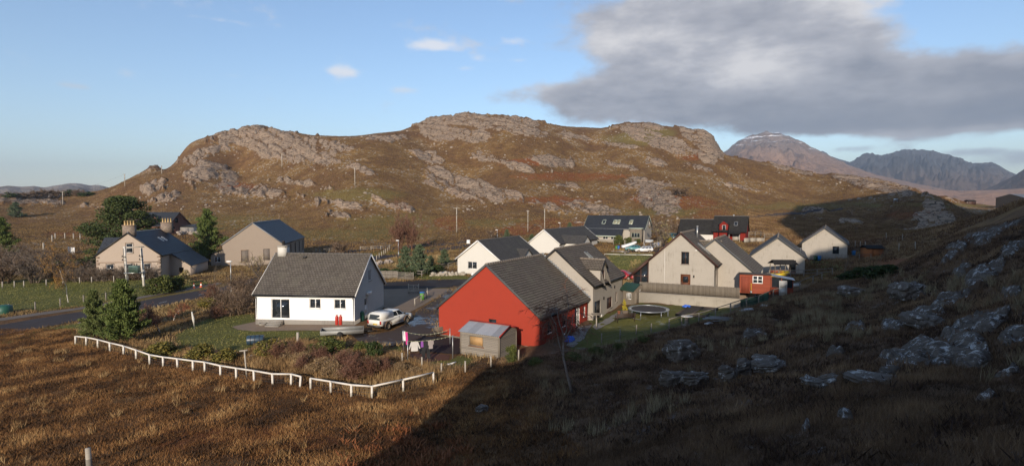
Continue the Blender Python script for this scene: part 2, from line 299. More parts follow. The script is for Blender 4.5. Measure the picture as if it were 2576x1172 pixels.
class Geo:
    def __init__(s): s.v = []; s.f = {}; s.n = 0; s.uv = {}
    def add(s, v, f, mi=0, uv=None):
        """v: (n,3); f: list of index tuples or int array (m,k)"""
        v = np.asarray(v, float).reshape(-1, 3); s.v.append(v)
        if isinstance(f, np.ndarray): groups = {f.shape[1]: f}
        else:
            groups = {}
            for q in f: groups.setdefault(len(q), []).append(q)
        for k, a in groups.items():
            a = np.asarray(a, np.int64)
            s.f.setdefault(k, []).append((a + s.n, mi, None if uv is None else np.asarray(uv)[a]))
        s.n += len(v); return s
    def box(s, c, d, rz=0, mi=0, rx=0, ry=0, taper=1):
        x, y, z = d[0] / 2, d[1] / 2, d[2] / 2
        v = np.array([(-x, -y, -z), (x, -y, -z), (x, y, -z), (-x, y, -z), (-x * taper, -y * taper, z), (x * taper, -y * taper, z), (x * taper, y * taper, z), (-x * taper, y * taper, z)])
        if rx or ry or rz:
            M = Matrix.Rotation(rz, 3, 'Z') @ Matrix.Rotation(ry, 3, 'Y') @ Matrix.Rotation(rx, 3, 'X'); v = v @ np.array(M).T
        return s.add(v + np.array(c), [(0, 3, 2, 1), (4, 5, 6, 7), (0, 1, 5, 4), (1, 2, 6, 5), (2, 3, 7, 6), (3, 0, 4, 7)], mi)
    def b2(s, a, b, mi=0):
        a = np.array(a, float); b = np.array(b, float); return s.box((a + b) / 2, np.abs(b - a), 0, mi)
    def beam(s, a, b, w, h=None, mi=0, up=(0, 0, 1)):
        """a bar of section w x h from a to b"""
        a = np.array(a, float); b = np.array(b, float); h = h or w; d = b - a; d = d / (np.linalg.norm(d) + 1e-9)
        u = np.array(up, float); x = np.cross(d, u)
        if np.linalg.norm(x) < 1e-4: x = np.cross(d, (1, 0, 0))
        x /= np.linalg.norm(x); z = np.cross(x, d); x = x * w / 2; z = z * h / 2
        v = [a - x - z, a + x - z, a + x + z, a - x + z, b - x - z, b + x - z, b + x + z, b - x + z]
        return s.add(v, [(0, 1, 2, 3), (7, 6, 5, 4), (0, 4, 5, 1), (1, 5, 6, 2), (2, 6, 7, 3), (3, 7, 4, 0)], mi)
    def tube(s, pts, rad, n=6, mi=0, cap=True):
        pts = np.asarray(pts, float); m = len(pts); rad = np.full(m, rad) if np.isscalar(rad) else np.asarray(rad, float)
        t = np.gradient(pts, axis=0) if m > 2 else np.repeat((pts[1] - pts[0])[None], m, 0)
        t /= np.linalg.norm(t, axis=1)[:, None] + 1e-9
        ref = np.array([0, 0, 1.]) if abs(t[0, 2]) < .9 else np.array([1., 0, 0])
        x = np.cross(t, ref); x /= np.linalg.norm(x, axis=1)[:, None] + 1e-9; y = np.cross(t, x)
        a = np.arange(n) * 2 * np.pi / n
        v = pts[:, None] + rad[:, None, None] * (np.cos(a)[None, :, None] * x[:, None] + np.sin(a)[None, :, None] * y[:, None])
        i = np.arange(m - 1)[:, None] * n; j = np.arange(n)[None]; k = (j + 1) % n
        f = np.stack([i + j, i + k, i + n + k, i + n + j], -1).reshape(-1, 4)
        s.add(v.reshape(-1, 3), f, mi)
        if cap:
            s.f.setdefault(n, []).append((np.array([list(range(n))[::-1]]) + s.n - m * n, mi, None)); s.f.setdefault(n, []).append((np.array([list(range(n))]) + s.n - n, mi, None))
        return s
    def lathe(s, prof, n=16, c=(0, 0, 0), mi=0):
        prof = np.asarray(prof, float); a = np.arange(n) * 2 * np.pi / n
        v = np.stack([prof[:, None, 0] * np.cos(a), prof[:, None, 0] * np.sin(a), np.repeat(prof[:, 1:2], n, 1)], -1).reshape(-1, 3) + np.array(c)
        m = len(prof); i = np.arange(m - 1)[:, None] * n; j = np.arange(n)[None]; k = (j + 1) % n
        return s.add(v, np.stack([i + j, i + k, i + n + k, i + n + j], -1).reshape(-1, 4), mi)
    def prism(s, poly, h0, h1, axis='z', mi=0):
        """poly in a plane, pushed from h0 to h1 along axis"""
        n = len(poly)
        def p(a, h): return (a[0], a[1], h) if axis == 'z' else ((a[0], h, a[1]) if axis == 'y' else (h, a[0], a[1]))
        v = [p(a, h0) for a in poly] + [p(a, h1) for a in poly]
        f = [tuple(range(n))[::-1], tuple(range(n, 2 * n))] + [(i, (i + 1) % n, n + (i + 1) % n, n + i) for i in range(n)]
        return s.add(v, f, mi)
    def build(s, name, mats, parent=None, smooth=False, attrs=None, fix=True):
        me = bpy.data.meshes.new(name)
        V = np.concatenate(s.v) if s.v else np.zeros((0, 3))
        loops = []; tot = []; mi = []; uvs = []; has = any(u is not None for k in s.f.values() for _, _, u in k)
        for k, L in s.f.items():
            for a, m, u in L:
                loops.append(a.ravel()); tot.append(np.full(len(a), k)); mi.append(np.full(len(a), m))
                if has: uvs.append((u if u is not None else np.zeros((len(a), k, 2))).reshape(-1, 2))
        loops = np.concatenate(loops).astype(np.int32); tot = np.concatenate(tot).astype(np.int32); mi = np.concatenate(mi).astype(np.int32)
        me.vertices.add(len(V)); me.vertices.foreach_set('co', V.astype(np.float32).ravel())
        me.loops.add(len(loops)); me.loops.foreach_set('vertex_index', loops)
        me.polygons.add(len(tot)); me.polygons.foreach_set('loop_start', np.concatenate([[0], np.cumsum(tot)[:-1]]).astype(np.int32))
        try: me.polygons.foreach_set('loop_total', tot)
        except Exception: pass
        me.polygons.foreach_set('material_index', mi)
        if has:
            l = me.uv_layers.new(name='UVMap'); l.data.foreach_set('uv', np.concatenate(uvs).astype(np.float32).ravel())
        for k, a in (attrs or {}).items():
            at = me.attributes.new(k, 'FLOAT', 'POINT'); at.data.foreach_set('value', np.asarray(a, np.float32))
        me.update(calc_edges=True); me.validate()
        if smooth: me.polygons.foreach_set('use_smooth', np.ones(len(me.polygons), bool))
        if fix and len(tot) < 20000:
            b = bmesh.new(); b.from_mesh(me); bmesh.ops.recalc_face_normals(b, faces=b.faces); b.to_mesh(me); b.free()
        for m in (mats if isinstance(mats, (list, tuple)) else [mats]): me.materials.append(m)
        return link(bpy.data.objects.new(name, me), parent)

# ------------------------------------------------------------------ materials
MATS = {}
def mat(name, fn, **k):
    if name not in MATS:
        m = bpy.data.materials.new(name); m.use_nodes = True; nt = m.node_tree; nt.nodes.clear()
        p = nt.nodes.new('ShaderNodeBsdfPrincipled'); o = nt.nodes.new('ShaderNodeOutputMaterial'); nt.links.new(p.outputs[0], o.inputs[0])
        fn(nt, p, **k); MATS[name] = m
    return MATS[name]
def sets(nt, p, **k):
    for a, v in k.items():
        s = p.inputs[a.replace('_', ' ')]
        if isinstance(v, bpy.types.NodeSocket): nt.links.new(v, s)
        else: s.default_value = (*v, 1) if isinstance(v, tuple) and len(v) == 3 else v
def coord(nt, kind='Object', scale=(1, 1, 1)):
    c = nd(nt, 'ShaderNodeTexCoord').outputs[kind]
    if scale != (1, 1, 1): c = nd(nt, 'ShaderNodeMapping', {'Vector': c, 'Scale': scale}).outputs[0]
    return c
def noise(nt, v, sc, det=4, ro=.55, dist=0):
    return nd(nt, 'ShaderNodeTexNoise', {'Vector': v, 'Scale': sc, 'Detail': det, 'Roughness': ro, 'Distortion': dist}).outputs[0]
def bump(nt, h, st=.3, dist=.05):
    return nd(nt, 'ShaderNodeBump', {'Height': h, 'Strength': st, 'Distance': dist}).outputs[0]
def attr(nt, name): return nd(nt, 'ShaderNodeAttribute', attribute_name=name).outputs['Fac']
def _plain(nt, p, col, rough=.6, var=.25, sc=3, metal=0, bmp=.0, bsc=40):
    v = coord(nt); n = noise(nt, v, sc, 5, .6)
    c = mixc(nt, n, tuple(x * (1 - var) for x in col), tuple(min(1, x * (1 + var)) for x in col))
    sets(nt, p, Base_Color=c, Roughness=rough, Metallic=metal)
    if bmp: sets(nt, p, Normal=bump(nt, noise(nt, v, bsc, 3), bmp))
def plain(name, col, rough=.6, var=.2, sc=3, metal=0, bmp=0, bsc=40): return mat(name, _plain, col=col, rough=rough, var=var, sc=sc, metal=metal, bmp=bmp, bsc=bsc)
def _render(nt, p, col, dirt=(.25, .23, .2), amt=.5, streak=.6):
    """roughcast wall: faint blotches, rain streaks, grime low down"""
    v = coord(nt); n = noise(nt, v, .9, 6, .65); s = noise(nt, coord(nt, scale=(4.5, 4.5, .42)), 1.3, 6, .62)
    st = sstep(nt, mth(nt, 'ADD', mth(nt, 'MULTIPLY', n, .5), mth(nt, 'MULTIPLY', s, streak)), .5 * (.5 + streak) - .02, .5 * (.5 + streak) + .24)
    fine = noise(nt, v, 28, 3, .7)
    st = mth(nt, 'MULTIPLY', st, sstep(nt, noise(nt, v, .45, 4, .6), .4, .66))
    c = mixc(nt, mth(nt, 'MULTIPLY', sstep(nt, noise(nt, v, .7, 6, .7), .45, .8), amt * .5), col, tuple((q + w) / 2.2 for q, w in zip(col, dirt)))
    c = mixc(nt, mth(nt, 'MULTIPLY', st, amt), c, dirt)
    c = mixc(nt, mth(nt, 'MULTIPLY', fine, .25), c, tuple(x * .72 for x in col))
    z = nd(nt, 'ShaderNodeSeparateXYZ', {0: v}).outputs[2]
    g = mth(nt, 'MULTIPLY', sstep(nt, mth(nt, 'ADD', z, mth(nt, 'MULTIPLY', n, 1.0)), 1.15, .35), amt * .8)
    c = mixc(nt, g, c, dirt)
    sets(nt, p, Base_Color=c, Roughness=.92, Normal=bump(nt, noise(nt, v, 45, 3, .7), .5, .02), Specular_IOR_Level=.2)
def roughcast(name, col, **k): return mat(name, _render, col=col, **k)
def _tile(nt, p, a, b, moss, w=.34, h=.3, gap=.028, rough=.85):
    v = coord(nt, 'UV')
    br = nd(nt, 'ShaderNodeTexBrick', {'Vector': v, 'Color1': (*a, 1), 'Color2': (*b, 1), 'Mortar': (*[x * .35 for x in a], 1), 'Scale': 1, 'Mortar Size': gap, 'Bias': 0, 'Brick Width': w, 'Row Height': h}, offset=.5)
    o = coord(nt); n = noise(nt, o, .55, 6, .65); f = noise(nt, o, 9, 4, .6)
    c = mixc(nt, sstep(nt, n, .48, .75), br.outputs[0], moss)
    c = mixc(nt, mth(nt, 'MULTIPLY', f, .55), c, tuple(x * .55 for x in a))
    c = mixc(nt, mth(nt, 'MULTIPLY', sstep(nt, noise(nt, coord(nt, 'UV', (1.2, .12, 1)), 1.5, 4), .5, .75), .45), c, tuple(x * .45 for x in a))
    sets(nt, p, Base_Color=c, Roughness=rough, Normal=bump(nt, mth(nt, 'SUBTRACT', mth(nt, 'MULTIPLY', f, .4), br.outputs[1]), .5, .02), Specular_IOR_Level=.3)
def tiles(name, a, b, moss, **k): return mat(name, _tile, a=a, b=b, moss=moss, **k)
def _wood(nt, p, a, b, dark, board=.14, ax=2, rough=.85):
    v = coord(nt); sx = nd(nt, 'ShaderNodeSeparateXYZ', {0: v}).outputs
    t = mth(nt, 'DIVIDE', sx[ax] if ax < 3 else mth(nt, 'ADD', sx[0], sx[1]), board)
    cell = nd(nt, 'ShaderNodeTexWhiteNoise', {'W': mth(nt, 'FLOOR', t)}, noise_dimensions='1D').outputs[0]
    fr = mth(nt, 'FRACT', t); gap = mth(nt, 'LESS_THAN', fr, .1)
    sc = (9, 9, 1.2) if ax != 2 else (1.2, 1.2, 12)
    g = noise(nt, coord(nt, scale=sc), 2.2, 5, .65)
    c = mixc(nt, mth(nt, 'ADD', mth(nt, 'MULTIPLY', g, .8), mth(nt, 'MULTIPLY', cell, .4), clamp=True), a, b)
    c = mixc(nt, gap, c, dark)
    sets(nt, p, Base_Color=c, Roughness=rough, Normal=bump(nt, mth(nt, 'SUBTRACT', g, gap), .4, .02), Specular_IOR_Level=.25)
def wood(name, a, b, dark, **k): return mat(name, _wood, a=a, b=b, dark=dark, **k)
def _glass(nt, p, tint=(.012, .015, .018)):
    n = noise(nt, coord(nt), 1.3, 2)
    sets(nt, p, Base_Color=mixc(nt, n, tint, tuple(x * 2.2 for x in tint)), Roughness=.06, Specular_IOR_Level=.6)
GLASS = mat('window_glass', _glass)
GLASSB = mat('blind_glass', _glass, tint=(.16, .15, .1))
M_white = plain('white_paint', (.8, .79, .76), .45, .06)
M_cream = roughcast('cream_roughcast', (.4, .365, .315), dirt=(.2, .18, .15), amt=.38)
M_tan = roughcast('weathered_roughcast', (.4, .365, .315), dirt=(.17, .155, .125), amt=.75, streak=.9)
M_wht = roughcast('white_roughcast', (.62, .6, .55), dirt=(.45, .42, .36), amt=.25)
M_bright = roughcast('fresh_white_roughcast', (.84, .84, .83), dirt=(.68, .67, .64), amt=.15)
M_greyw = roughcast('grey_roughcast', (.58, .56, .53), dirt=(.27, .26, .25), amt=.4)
M_red = roughcast('red_render', (.34, .046, .026), dirt=(.2, .04, .028), amt=.5)
M_red2 = roughcast('dark_red_render', (.2, .022, .016), dirt=(.2, .025, .02), amt=.3)
M_pink = roughcast('pinkish_harling', (.42, .345, .28), dirt=(.3, .24, .19), amt=.45)
M_hall = roughcast('hall_harling', (.31, .255, .205), dirt=(.22, .18, .15), amt=.5)
M_conc = roughcast('concrete', (.33, .3, .26), dirt=(.16, .15, .13), amt=.6)
M_wallc = roughcast('rendered_wall', (.36, .325, .265), dirt=(.13, .11, .085), amt=1.0, streak=.35)
M_tileb = tiles('brown_roof_tiles', (.135, .112, .09), (.195, .165, .135), (.16, .15, .11))
M_tileg = tiles('grey_roof_tiles', (.12, .102, .084), (.19, .165, .138), (.16, .145, .11))
M_tiled = tiles('dark_roof_tiles', (.085, .08, .076), (.13, .12, .11), (.1, .1, .08))
M_slate = tiles('slate', (.04, .045, .055), (.06, .065, .078), (.055, .06, .06), w=.28, h=.22, rough=.6)
M_slate2 = tiles('old_slate', (.055, .062, .075), (.095, .105, .12), (.075, .085, .085), w=.3, h=.22, rough=.5)
M_blackt = tiles('black_tiles', (.03, .028, .027), (.05, .046, .042), (.04, .04, .033))
M_ridge = plain('ridge_tile', (.2, .165, .13), .85, .3, 4)
M_ridged = plain('dark_ridge_tile', (.1, .09, .08), .85, .3, 4)
M_dark = plain('dark_trim', (.022, .02, .019), .55, .2)
M_brownt = plain('brown_timber_trim', (.06, .026, .018), .6, .25)
M_lead = plain('lead', (.2, .21, .22), .55, .25, 6)
M_verge = plain('cement_verge', (.075, .078, .08), .8, .3, 5)
M_gut = plain('black_plastic', (.015, .015, .016), .35, .1)
M_post = wood('weathered_post', (.26, .23, .19), (.42, .38, .32), (.2, .18, .15), board=3., ax=2)
M_silver = wood('silvered_boards', (.13, .113, .095), (.3, .265, .22), (.05, .045, .04), board=.15, ax=2)
M_vboard = wood('silvered_upright_boards', (.125, .105, .082), (.225, .192, .152), (.06, .05, .04), board=.13, ax=3)
M_metal = plain('galvanised_steel', (.42, .43, .43), .4, .2, 5, metal=.7)
M_stone = plain('rubble_stone', (.3, .25, .21), .9, .45, 3, bmp=.8, bsc=5)

# ------------------------------------------------------------------ the ground sheet
def _ground(nt, p):
    g = nd(nt, 'ShaderNodeNewGeometry'); v = g.outputs['Position']
    rock, br, ls, near, fld = [attr(nt, a) for a in ('rock', 'bracken', 'lush', 'slope', 'field')]
    n1 = noise(nt, v, .045, 6, .62); n2 = noise(nt, v, .35, 6, .65); n3 = noise(nt, v, 2.6, 5, .7); n4 = noise(nt, v, 14, 3, .7)
    vs = nd(nt, 'ShaderNodeMapping', {'Vector': v, 'Rotation': (0, R(-18), 0), 'Scale': (.35, .5, 2.2)}).outputs[0]
    ns = noise(nt, vs, .5, 5, .65)
    grass = ramp(nt, mth(nt, 'ADD', mth(nt, 'MULTIPLY', n2, .62), mth(nt, 'MULTIPLY', n3, .42)), [(.3, (.07, .037, .016)), (.44, (.142, .08, .031)), (.54, (.215, .126, .048)), (.66, (.315, .193, .074)), (.8, (.43, .285, .122))])
    heath = ramp(nt, mth(nt, 'ADD', mth(nt, 'MULTIPLY', n2, .5), mth(nt, 'MULTIPLY', n3, .5)), [(.3, (.045, .025, .013)), (.5, (.13, .07, .032)), (.7, (.24, .13, .055))])
    c = mixc(nt, sstep(nt, n1, .42, .62), heath, grass)
    olive = mixc(nt, n3, (.1, .082, .024), (.22, .17, .056))
    c = mixc(nt, mth(nt, 'MULTIPLY', sstep(nt, mth(nt, 'ADD', ls, mth(nt, 'MULTIPLY', n2, .8)), .6, 1.05), .75), c, olive)
    rust = mixc(nt, n3, (.12, .04, .016), (.28, .095, .032))
    c = mixc(nt, mth(nt, 'MULTIPLY', sstep(nt, mth(nt, 'ADD', br, mth(nt, 'MULTIPLY', n2, .9)), .78, 1.1), .85), c, rust)
    # rock: warm grey gneiss, pinkish faces, dark cracks, lichen
    vo = nd(nt, 'ShaderNodeTexVoronoi', {'Vector': vs, 'Scale': .42}, feature='DISTANCE_TO_EDGE').outputs[0]
    vo2 = nd(nt, 'ShaderNodeTexVoronoi', {'Vector': vs, 'Scale': 1.7}, feature='DISTANCE_TO_EDGE').outputs[0]
    r = ramp(nt, mth(nt, 'ADD', mth(nt, 'MULTIPLY', ns, .6), mth(nt, 'MULTIPLY', n3, .4)), [(.3, (.13, .09, .06)), (.44, (.28, .2, .138)), (.56, (.4, .298, .21)), (.72, (.48, .375, .275))])
    r = mixc(nt, mth(nt, 'MULTIPLY', sstep(nt, n1, .45, .65), .3), r, (.36, .24, .165))
    ck = mth(nt, 'MINIMUM', sstep(nt, vo, .0, .07), sstep(nt, vo2, -.02, .05))
    r = mixc(nt, mth(nt, 'SUBTRACT', 1.0, ck), r, (.05, .04, .032))
    lich = sstep(nt, noise(nt, v, 1.3, 6, .75), .56, .66)
    r = mixc(nt, mth(nt, 'MULTIPLY', lich, .45), r, (.46, .42, .35))
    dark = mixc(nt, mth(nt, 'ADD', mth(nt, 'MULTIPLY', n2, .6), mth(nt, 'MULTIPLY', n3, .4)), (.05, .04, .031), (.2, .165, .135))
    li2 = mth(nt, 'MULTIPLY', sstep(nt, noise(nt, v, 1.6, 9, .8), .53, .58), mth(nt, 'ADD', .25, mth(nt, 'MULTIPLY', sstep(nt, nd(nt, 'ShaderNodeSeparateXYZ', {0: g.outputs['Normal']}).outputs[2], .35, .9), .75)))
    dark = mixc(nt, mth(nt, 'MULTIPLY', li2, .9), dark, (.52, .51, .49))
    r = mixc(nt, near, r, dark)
    nz = nd(nt, 'ShaderNodeSeparateXYZ', {0: g.outputs['Normal']}).outputs[2]
    ledge = mth(nt, 'MULTIPLY', mth(nt, 'ADD', sstep(nt, nz, .8, .97), mth(nt, 'MULTIPLY', mth(nt, 'SUBTRACT', ns, .5), 1.9)), .52)
    rm = sstep(nt, mth(nt, 'SUBTRACT', mth(nt, 'ADD', rock, mth(nt, 'MULTIPLY', mth(nt, 'SUBTRACT', n2, .5), 1.3)), ledge), .3, .5)
    # little stones strewn on the open hill
    vs3 = nd(nt, 'ShaderNodeTexVoronoi', {'Vector': v, 'Scale': .5, 'Randomness': 1.0}, feature='F1')
    spk = mth(nt, 'MULTIPLY', mth(nt, 'LESS_THAN', vs3.outputs[0], mth(nt, 'MULTIPLY', sstep(nt, n1, .45, .62), .34)), mth(nt, 'SUBTRACT', 1.0, near))
    spk = mth(nt, 'MULTIPLY', spk, attr(nt, 'far'))
    c = mixc(nt, mth(nt, 'MULTIPLY', spk, .8), c, (.36, .32, .27))
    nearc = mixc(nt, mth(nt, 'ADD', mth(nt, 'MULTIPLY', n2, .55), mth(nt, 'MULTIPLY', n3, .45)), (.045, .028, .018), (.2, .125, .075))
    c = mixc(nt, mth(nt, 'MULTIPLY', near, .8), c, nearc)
    lawn = mixc(nt, n3, (.07, .085, .018), (.16, .155, .045))
    c = mixc(nt, mth(nt, 'MULTIPLY', sstep(nt, mth(nt, 'ADD', fld, mth(nt, 'MULTIPLY', n2, .5)), .6, .85), .85), c, lawn)
    frost = mth(nt, 'MULTIPLY', mth(nt, 'MULTIPLY', sstep(nt, noise(nt, v, .8, 7, .75), .56, .68), near), .35)
    c = mixc(nt, frost, c, (.3, .33, .36))
    c = mixc(nt, rm, c, r)
    h = mth(nt, 'ADD', mth(nt, 'MULTIPLY', n3, .5), mth(nt, 'ADD', mth(nt, 'MULTIPLY', n4, .25), mth(nt, 'MULTIPLY', mth(nt, 'MULTIPLY', ck, rm), .6)))
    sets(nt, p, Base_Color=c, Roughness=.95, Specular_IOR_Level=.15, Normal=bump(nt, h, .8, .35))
M_ground = mat('moorland', _ground)
FIELDS = [[(440, 842), (520, 802), (640, 788), (643, 818), (600, 830), (740, 832), (895, 836), (830, 852), (700, 850), (600, 884), (450, 872)],
          [(-60, 778), (-60, 712), (120, 700), (330, 688), (480, 705), (560, 714), (480, 728), (360, 745), (215, 768), (100, 782)],
          [(-60, 858), (215, 810), (345, 794), (300, 815), (150, 842), (-60, 872)],
          [(1480, 806), (1557, 778), (1610, 763), (1860, 776), (1800, 800), (1680, 826), (1600, 852), (1540, 864), (1435, 880), (1445, 850), (1490, 815)],
          [(1525, 636), (1645, 638), (1610, 665), (1575, 682), (1540, 668)], [(950, 878), (1010, 872), (1020, 906), (1130, 906), (1155, 893), (1205, 905), (1190, 926), (1120, 936), (1040, 906)],
          [(1036, 694), (1150, 687), (1200, 704), (1060, 703)], [(1085, 762), (1130, 737), (1165, 732), (1110, 767), (1045, 797)], [(2040, 655), (2130, 658), (2100, 702), (2036, 702)],
          [(1000, 630), (1190, 620), (1150, 629), (960, 649)], [(800, 646), (960, 631), (1100, 622), (900, 655)]]
def inpoly(px, py, poly):
    c = np.zeros(px.shape, bool); n = len(poly)
    for i in range(n):
        (x1, y1), (x2, y2) = poly[i], poly[i - 1]
        if y1 == y2: continue
        c ^= ((y1 > py) != (y2 > py)) & (px < (x2 - x1) * (py - y1) / (y2 - y1) + x1)
    return c
def build_ground():
    th = np.concatenate([np.linspace(-180, -60, 140)[:-1], np.linspace(-60, -45, 40)[:-1], np.linspace(-45, 45, 1080)[:-1], np.linspace(45, 60, 50)[:-1], np.linspace(60, 180, 140)[:-1]])
    th = np.radians(th)
    rr = np.concatenate([np.linspace(.3, 4, 8)[:-1], np.geomspace(4, 60, 290)[:-1], np.geomspace(60, 185, 110)[:-1], np.geomspace(185, 590, 230)[:-1], np.geomspace(590, 12000, 40)])
    x = rr[:, None] * np.sin(th); y = rr[:, None] * np.cos(th)
    z, rock, br, ls, near = terrain(x, y, True)
    fl = np.clip((rr[:, None] - 700) / 600, 0, 1) + x * 0; z = z * (1 - fl) + (-14) * fl
    px, py = topx(x, y, z); fld = np.zeros(x.shape); q = (y > 20) & (y < 200); pw = px + 5 * fbm(x / 2, y / 2, 2, 71); pv = py + 2.5 * fbm(x / 2, y / 2, 2, 72)
    for po in FIELDS: fld[q] = np.maximum(fld[q], inpoly(pw[q], pv[q], po) * 1.0)
    n, m = x.shape; G = Geo()
    V = np.concatenate([np.stack([x, y, z], -1).reshape(-1, 3), [[0, 0, gh(0, 0)]]])
    i = np.arange(n - 1)[:, None] * m; j = np.arange(m)[None]; k = (j + 1) % m
    G.add(V, np.stack([i + j, i + m + j, i + m + k, i + k], -1).reshape(-1, 4))
    G.f.setdefault(3, []).append((np.stack([np.full(m, n * m), np.arange(m), (np.arange(m) + 1) % m], -1), 0, None))
    far = ss(np.hypot(x, y), 150, 200)
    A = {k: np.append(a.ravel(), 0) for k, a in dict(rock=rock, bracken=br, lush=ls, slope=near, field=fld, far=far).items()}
    o = G.build('ground', M_ground, smooth=True, attrs=A, fix=False)
    if o.data.polygons[5000].normal.z < 0: o.data.flip_normals()
    return tag(o, kind='structure')
build_ground()

# ------------------------------------------------------------------ far hills and mountains
def _mount(nt, p, a, b, c, snow=0, zs=(1, 1.2)):
    v = nd(nt, 'ShaderNodeNewGeometry').outputs['Position']
    n1 = noise(nt, v, .0022, 7, .62); n2 = noise(nt, v, .012, 7, .68)
    z = nd(nt, 'ShaderNodeSeparateXYZ', {0: v}).outputs[2]
    hi = sstep(nt, mth(nt, 'ADD', z, mth(nt, 'MULTIPLY', mth(nt, 'SUBTRACT', n1, .5), 220)), zs[0] * .35, zs[0] * .75)
    col = mixc(nt, hi, mixc(nt, n2, a, b), mixc(nt, n2, c, tuple(q * 1.9 for q in c)))
    if snow:
        st = noise(nt, nd(nt, 'ShaderNodeMapping', {'Vector': v, 'Scale': (.3, .3, 2.2)}).outputs[0], .02, 6, .7)
        s = mth(nt, 'MULTIPLY', sstep(nt, mth(nt, 'ADD', st, mth(nt, 'MULTIPLY', sstep(nt, z, zs[0] * .62, zs[0] * 1.0), .13)), .62, .69), snow)
        s = mth(nt, 'MULTIPLY', s, sstep(nt, z, zs[0] * .55, zs[0] * .75))
        col = mixc(nt, s, col, (.8, .82, .86))
    sets(nt, p, Base_Color=col, Roughness=.95, Normal=bump(nt, n2, 1.0, 45), Specular_IOR_Level=.1)
def mountain(prof, D, name, m, toe=.62, rough=.12, seed=1, n=260, gully=.1):
    az = np.array([math.atan2(p[0] - 1288, FOC) for p in prof]); hh = np.array([(515 - p[1]) / FOC * math.cos(a) * D for p, a in zip(prof, az)])
    A = np.linspace(az[0], az[-1], n); H = np.interp(A, az, hh)
    H = np.convolve(np.pad(H, 1, 'edge'), np.ones(3) / 3, 'valid') * (1 + .011 * fbm(A * 130, A * 0 + seed, 4, seed))
    T = np.concatenate([np.linspace(0, 1, 60), np.linspace(1, 1.6, 16)[1:]])
    r = D * (toe + (1 - toe) * T); rr, aa = np.meshgrid(r, A, indexing='ij'); tt = T[:, None]
    k = np.where(tt <= 1, tt ** 1.15, np.maximum(0, 1 - (tt - 1) * 1.6))
    x = rr * np.sin(aa); y = rr * np.cos(aa); L = D * .05
    z = -14 + (H[None] + 14) * k
    w = (np.sin(np.pi * np.clip(tt, 0, 1)) ** .7) * np.maximum(H, 5)[None]
    z = z + w * (rough * fbm(x / L, y / L, 5, seed) * 1.6 + gully * (rdg(x / L * 2.4, y / L * .7, 3, seed + 4) - .6))
    z = z + .03 * H[None] * fbm(x / (L * .25), y / (L * .25), 4, seed + 9) * (tt > .8)
    z = np.minimum(z, -14 + (H[None] + 14) * np.maximum(1.0, 0) * rr / D * 1.0 + .03 * H[None])
    z = np.where(tt < .02, -40, z)
    G = Geo(); q, s = x.shape; i = np.arange(q - 1)[:, None] * s; j = np.arange(s - 1)[None]
    G.add(np.stack([x, y, z], -1).reshape(-1, 3), np.stack([i + j, i + j + 1, i + s + j + 1, i + s + j], -1).reshape(-1, 4))
    return tag(G.build(name, m, smooth=True), kind='structure')
M_mA = mat('mountain_moor', _mount, a=(.21, .125, .085), b=(.34, .215, .145), c=(.15, .115, .1), snow=1, zs=(640, 1))
M_mB = mat('mountain_dark', _mount, a=(.09, .068, .058), b=(.13, .095, .08), c=(.045, .048, .055), zs=(500, 1))  # cloud shadow on the far mountain is put into these dark colours
M_mC = mat('valley_moor', _mount, a=(.3, .175, .12), b=(.45, .28, .19), c=(.3, .19, .14), zs=(400, 1))
M_mD = mat('far_rock', _mount, a=(.14, .11, .09), b=(.24, .2, .17), c=(.2, .18, .165), zs=(90, 1))
mountain([(1700, 440), (1790, 405), (1815, 386), (1850, 358), (1880, 343), (1925, 333), (1960, 338), (2000, 352), (2060, 382), (2130, 416), (2200, 440), (2300, 462), (2420, 486), (2520, 500)], 5200, 'mountain', M_mA, toe=.55, seed=3, gully=.2, rough=.15)
mountain([(2020, 420), (2062, 384), (2095, 398), (2135, 409), (2165, 392), (2186, 387), (2212, 393), (2250, 383), (2290, 377), (2340, 381), (2390, 394), (2440, 412), (2490, 409), (2535, 432), (2580, 452), (2640, 480)], 7600, 'mountain', M_mB, toe=.6, seed=8, gully=.5, rough=.22)
mountain([(2400, 500), (2450, 485), (2500, 466), (2545, 444), (2580, 420), (2680, 380), (2800, 370), (2900, 420)], 4600, 'mountain', M_mB, toe=.7, seed=12, gully=.3)
mountain([(1900, 500), (2000, 470), (2100, 455), (2200, 462), (2280, 468), (2350, 478), (2420, 480), (2500, 478), (2576, 474), (2700, 478), (2900, 500)], 3400, 'hills', M_mC, toe=.45, rough=.25, seed=15)
mountain([(-900, 498), (-600, 486), (-300, 478), (-100, 473), (0, 471), (25, 468), (60, 470), (90, 468), (110, 472), (150, 466), (180, 461), (205, 462), (230, 467), (250, 465), (275, 472), (330, 480), (400, 500)], 2300, 'hills', M_mD, toe=.7, rough=.3, seed=21)
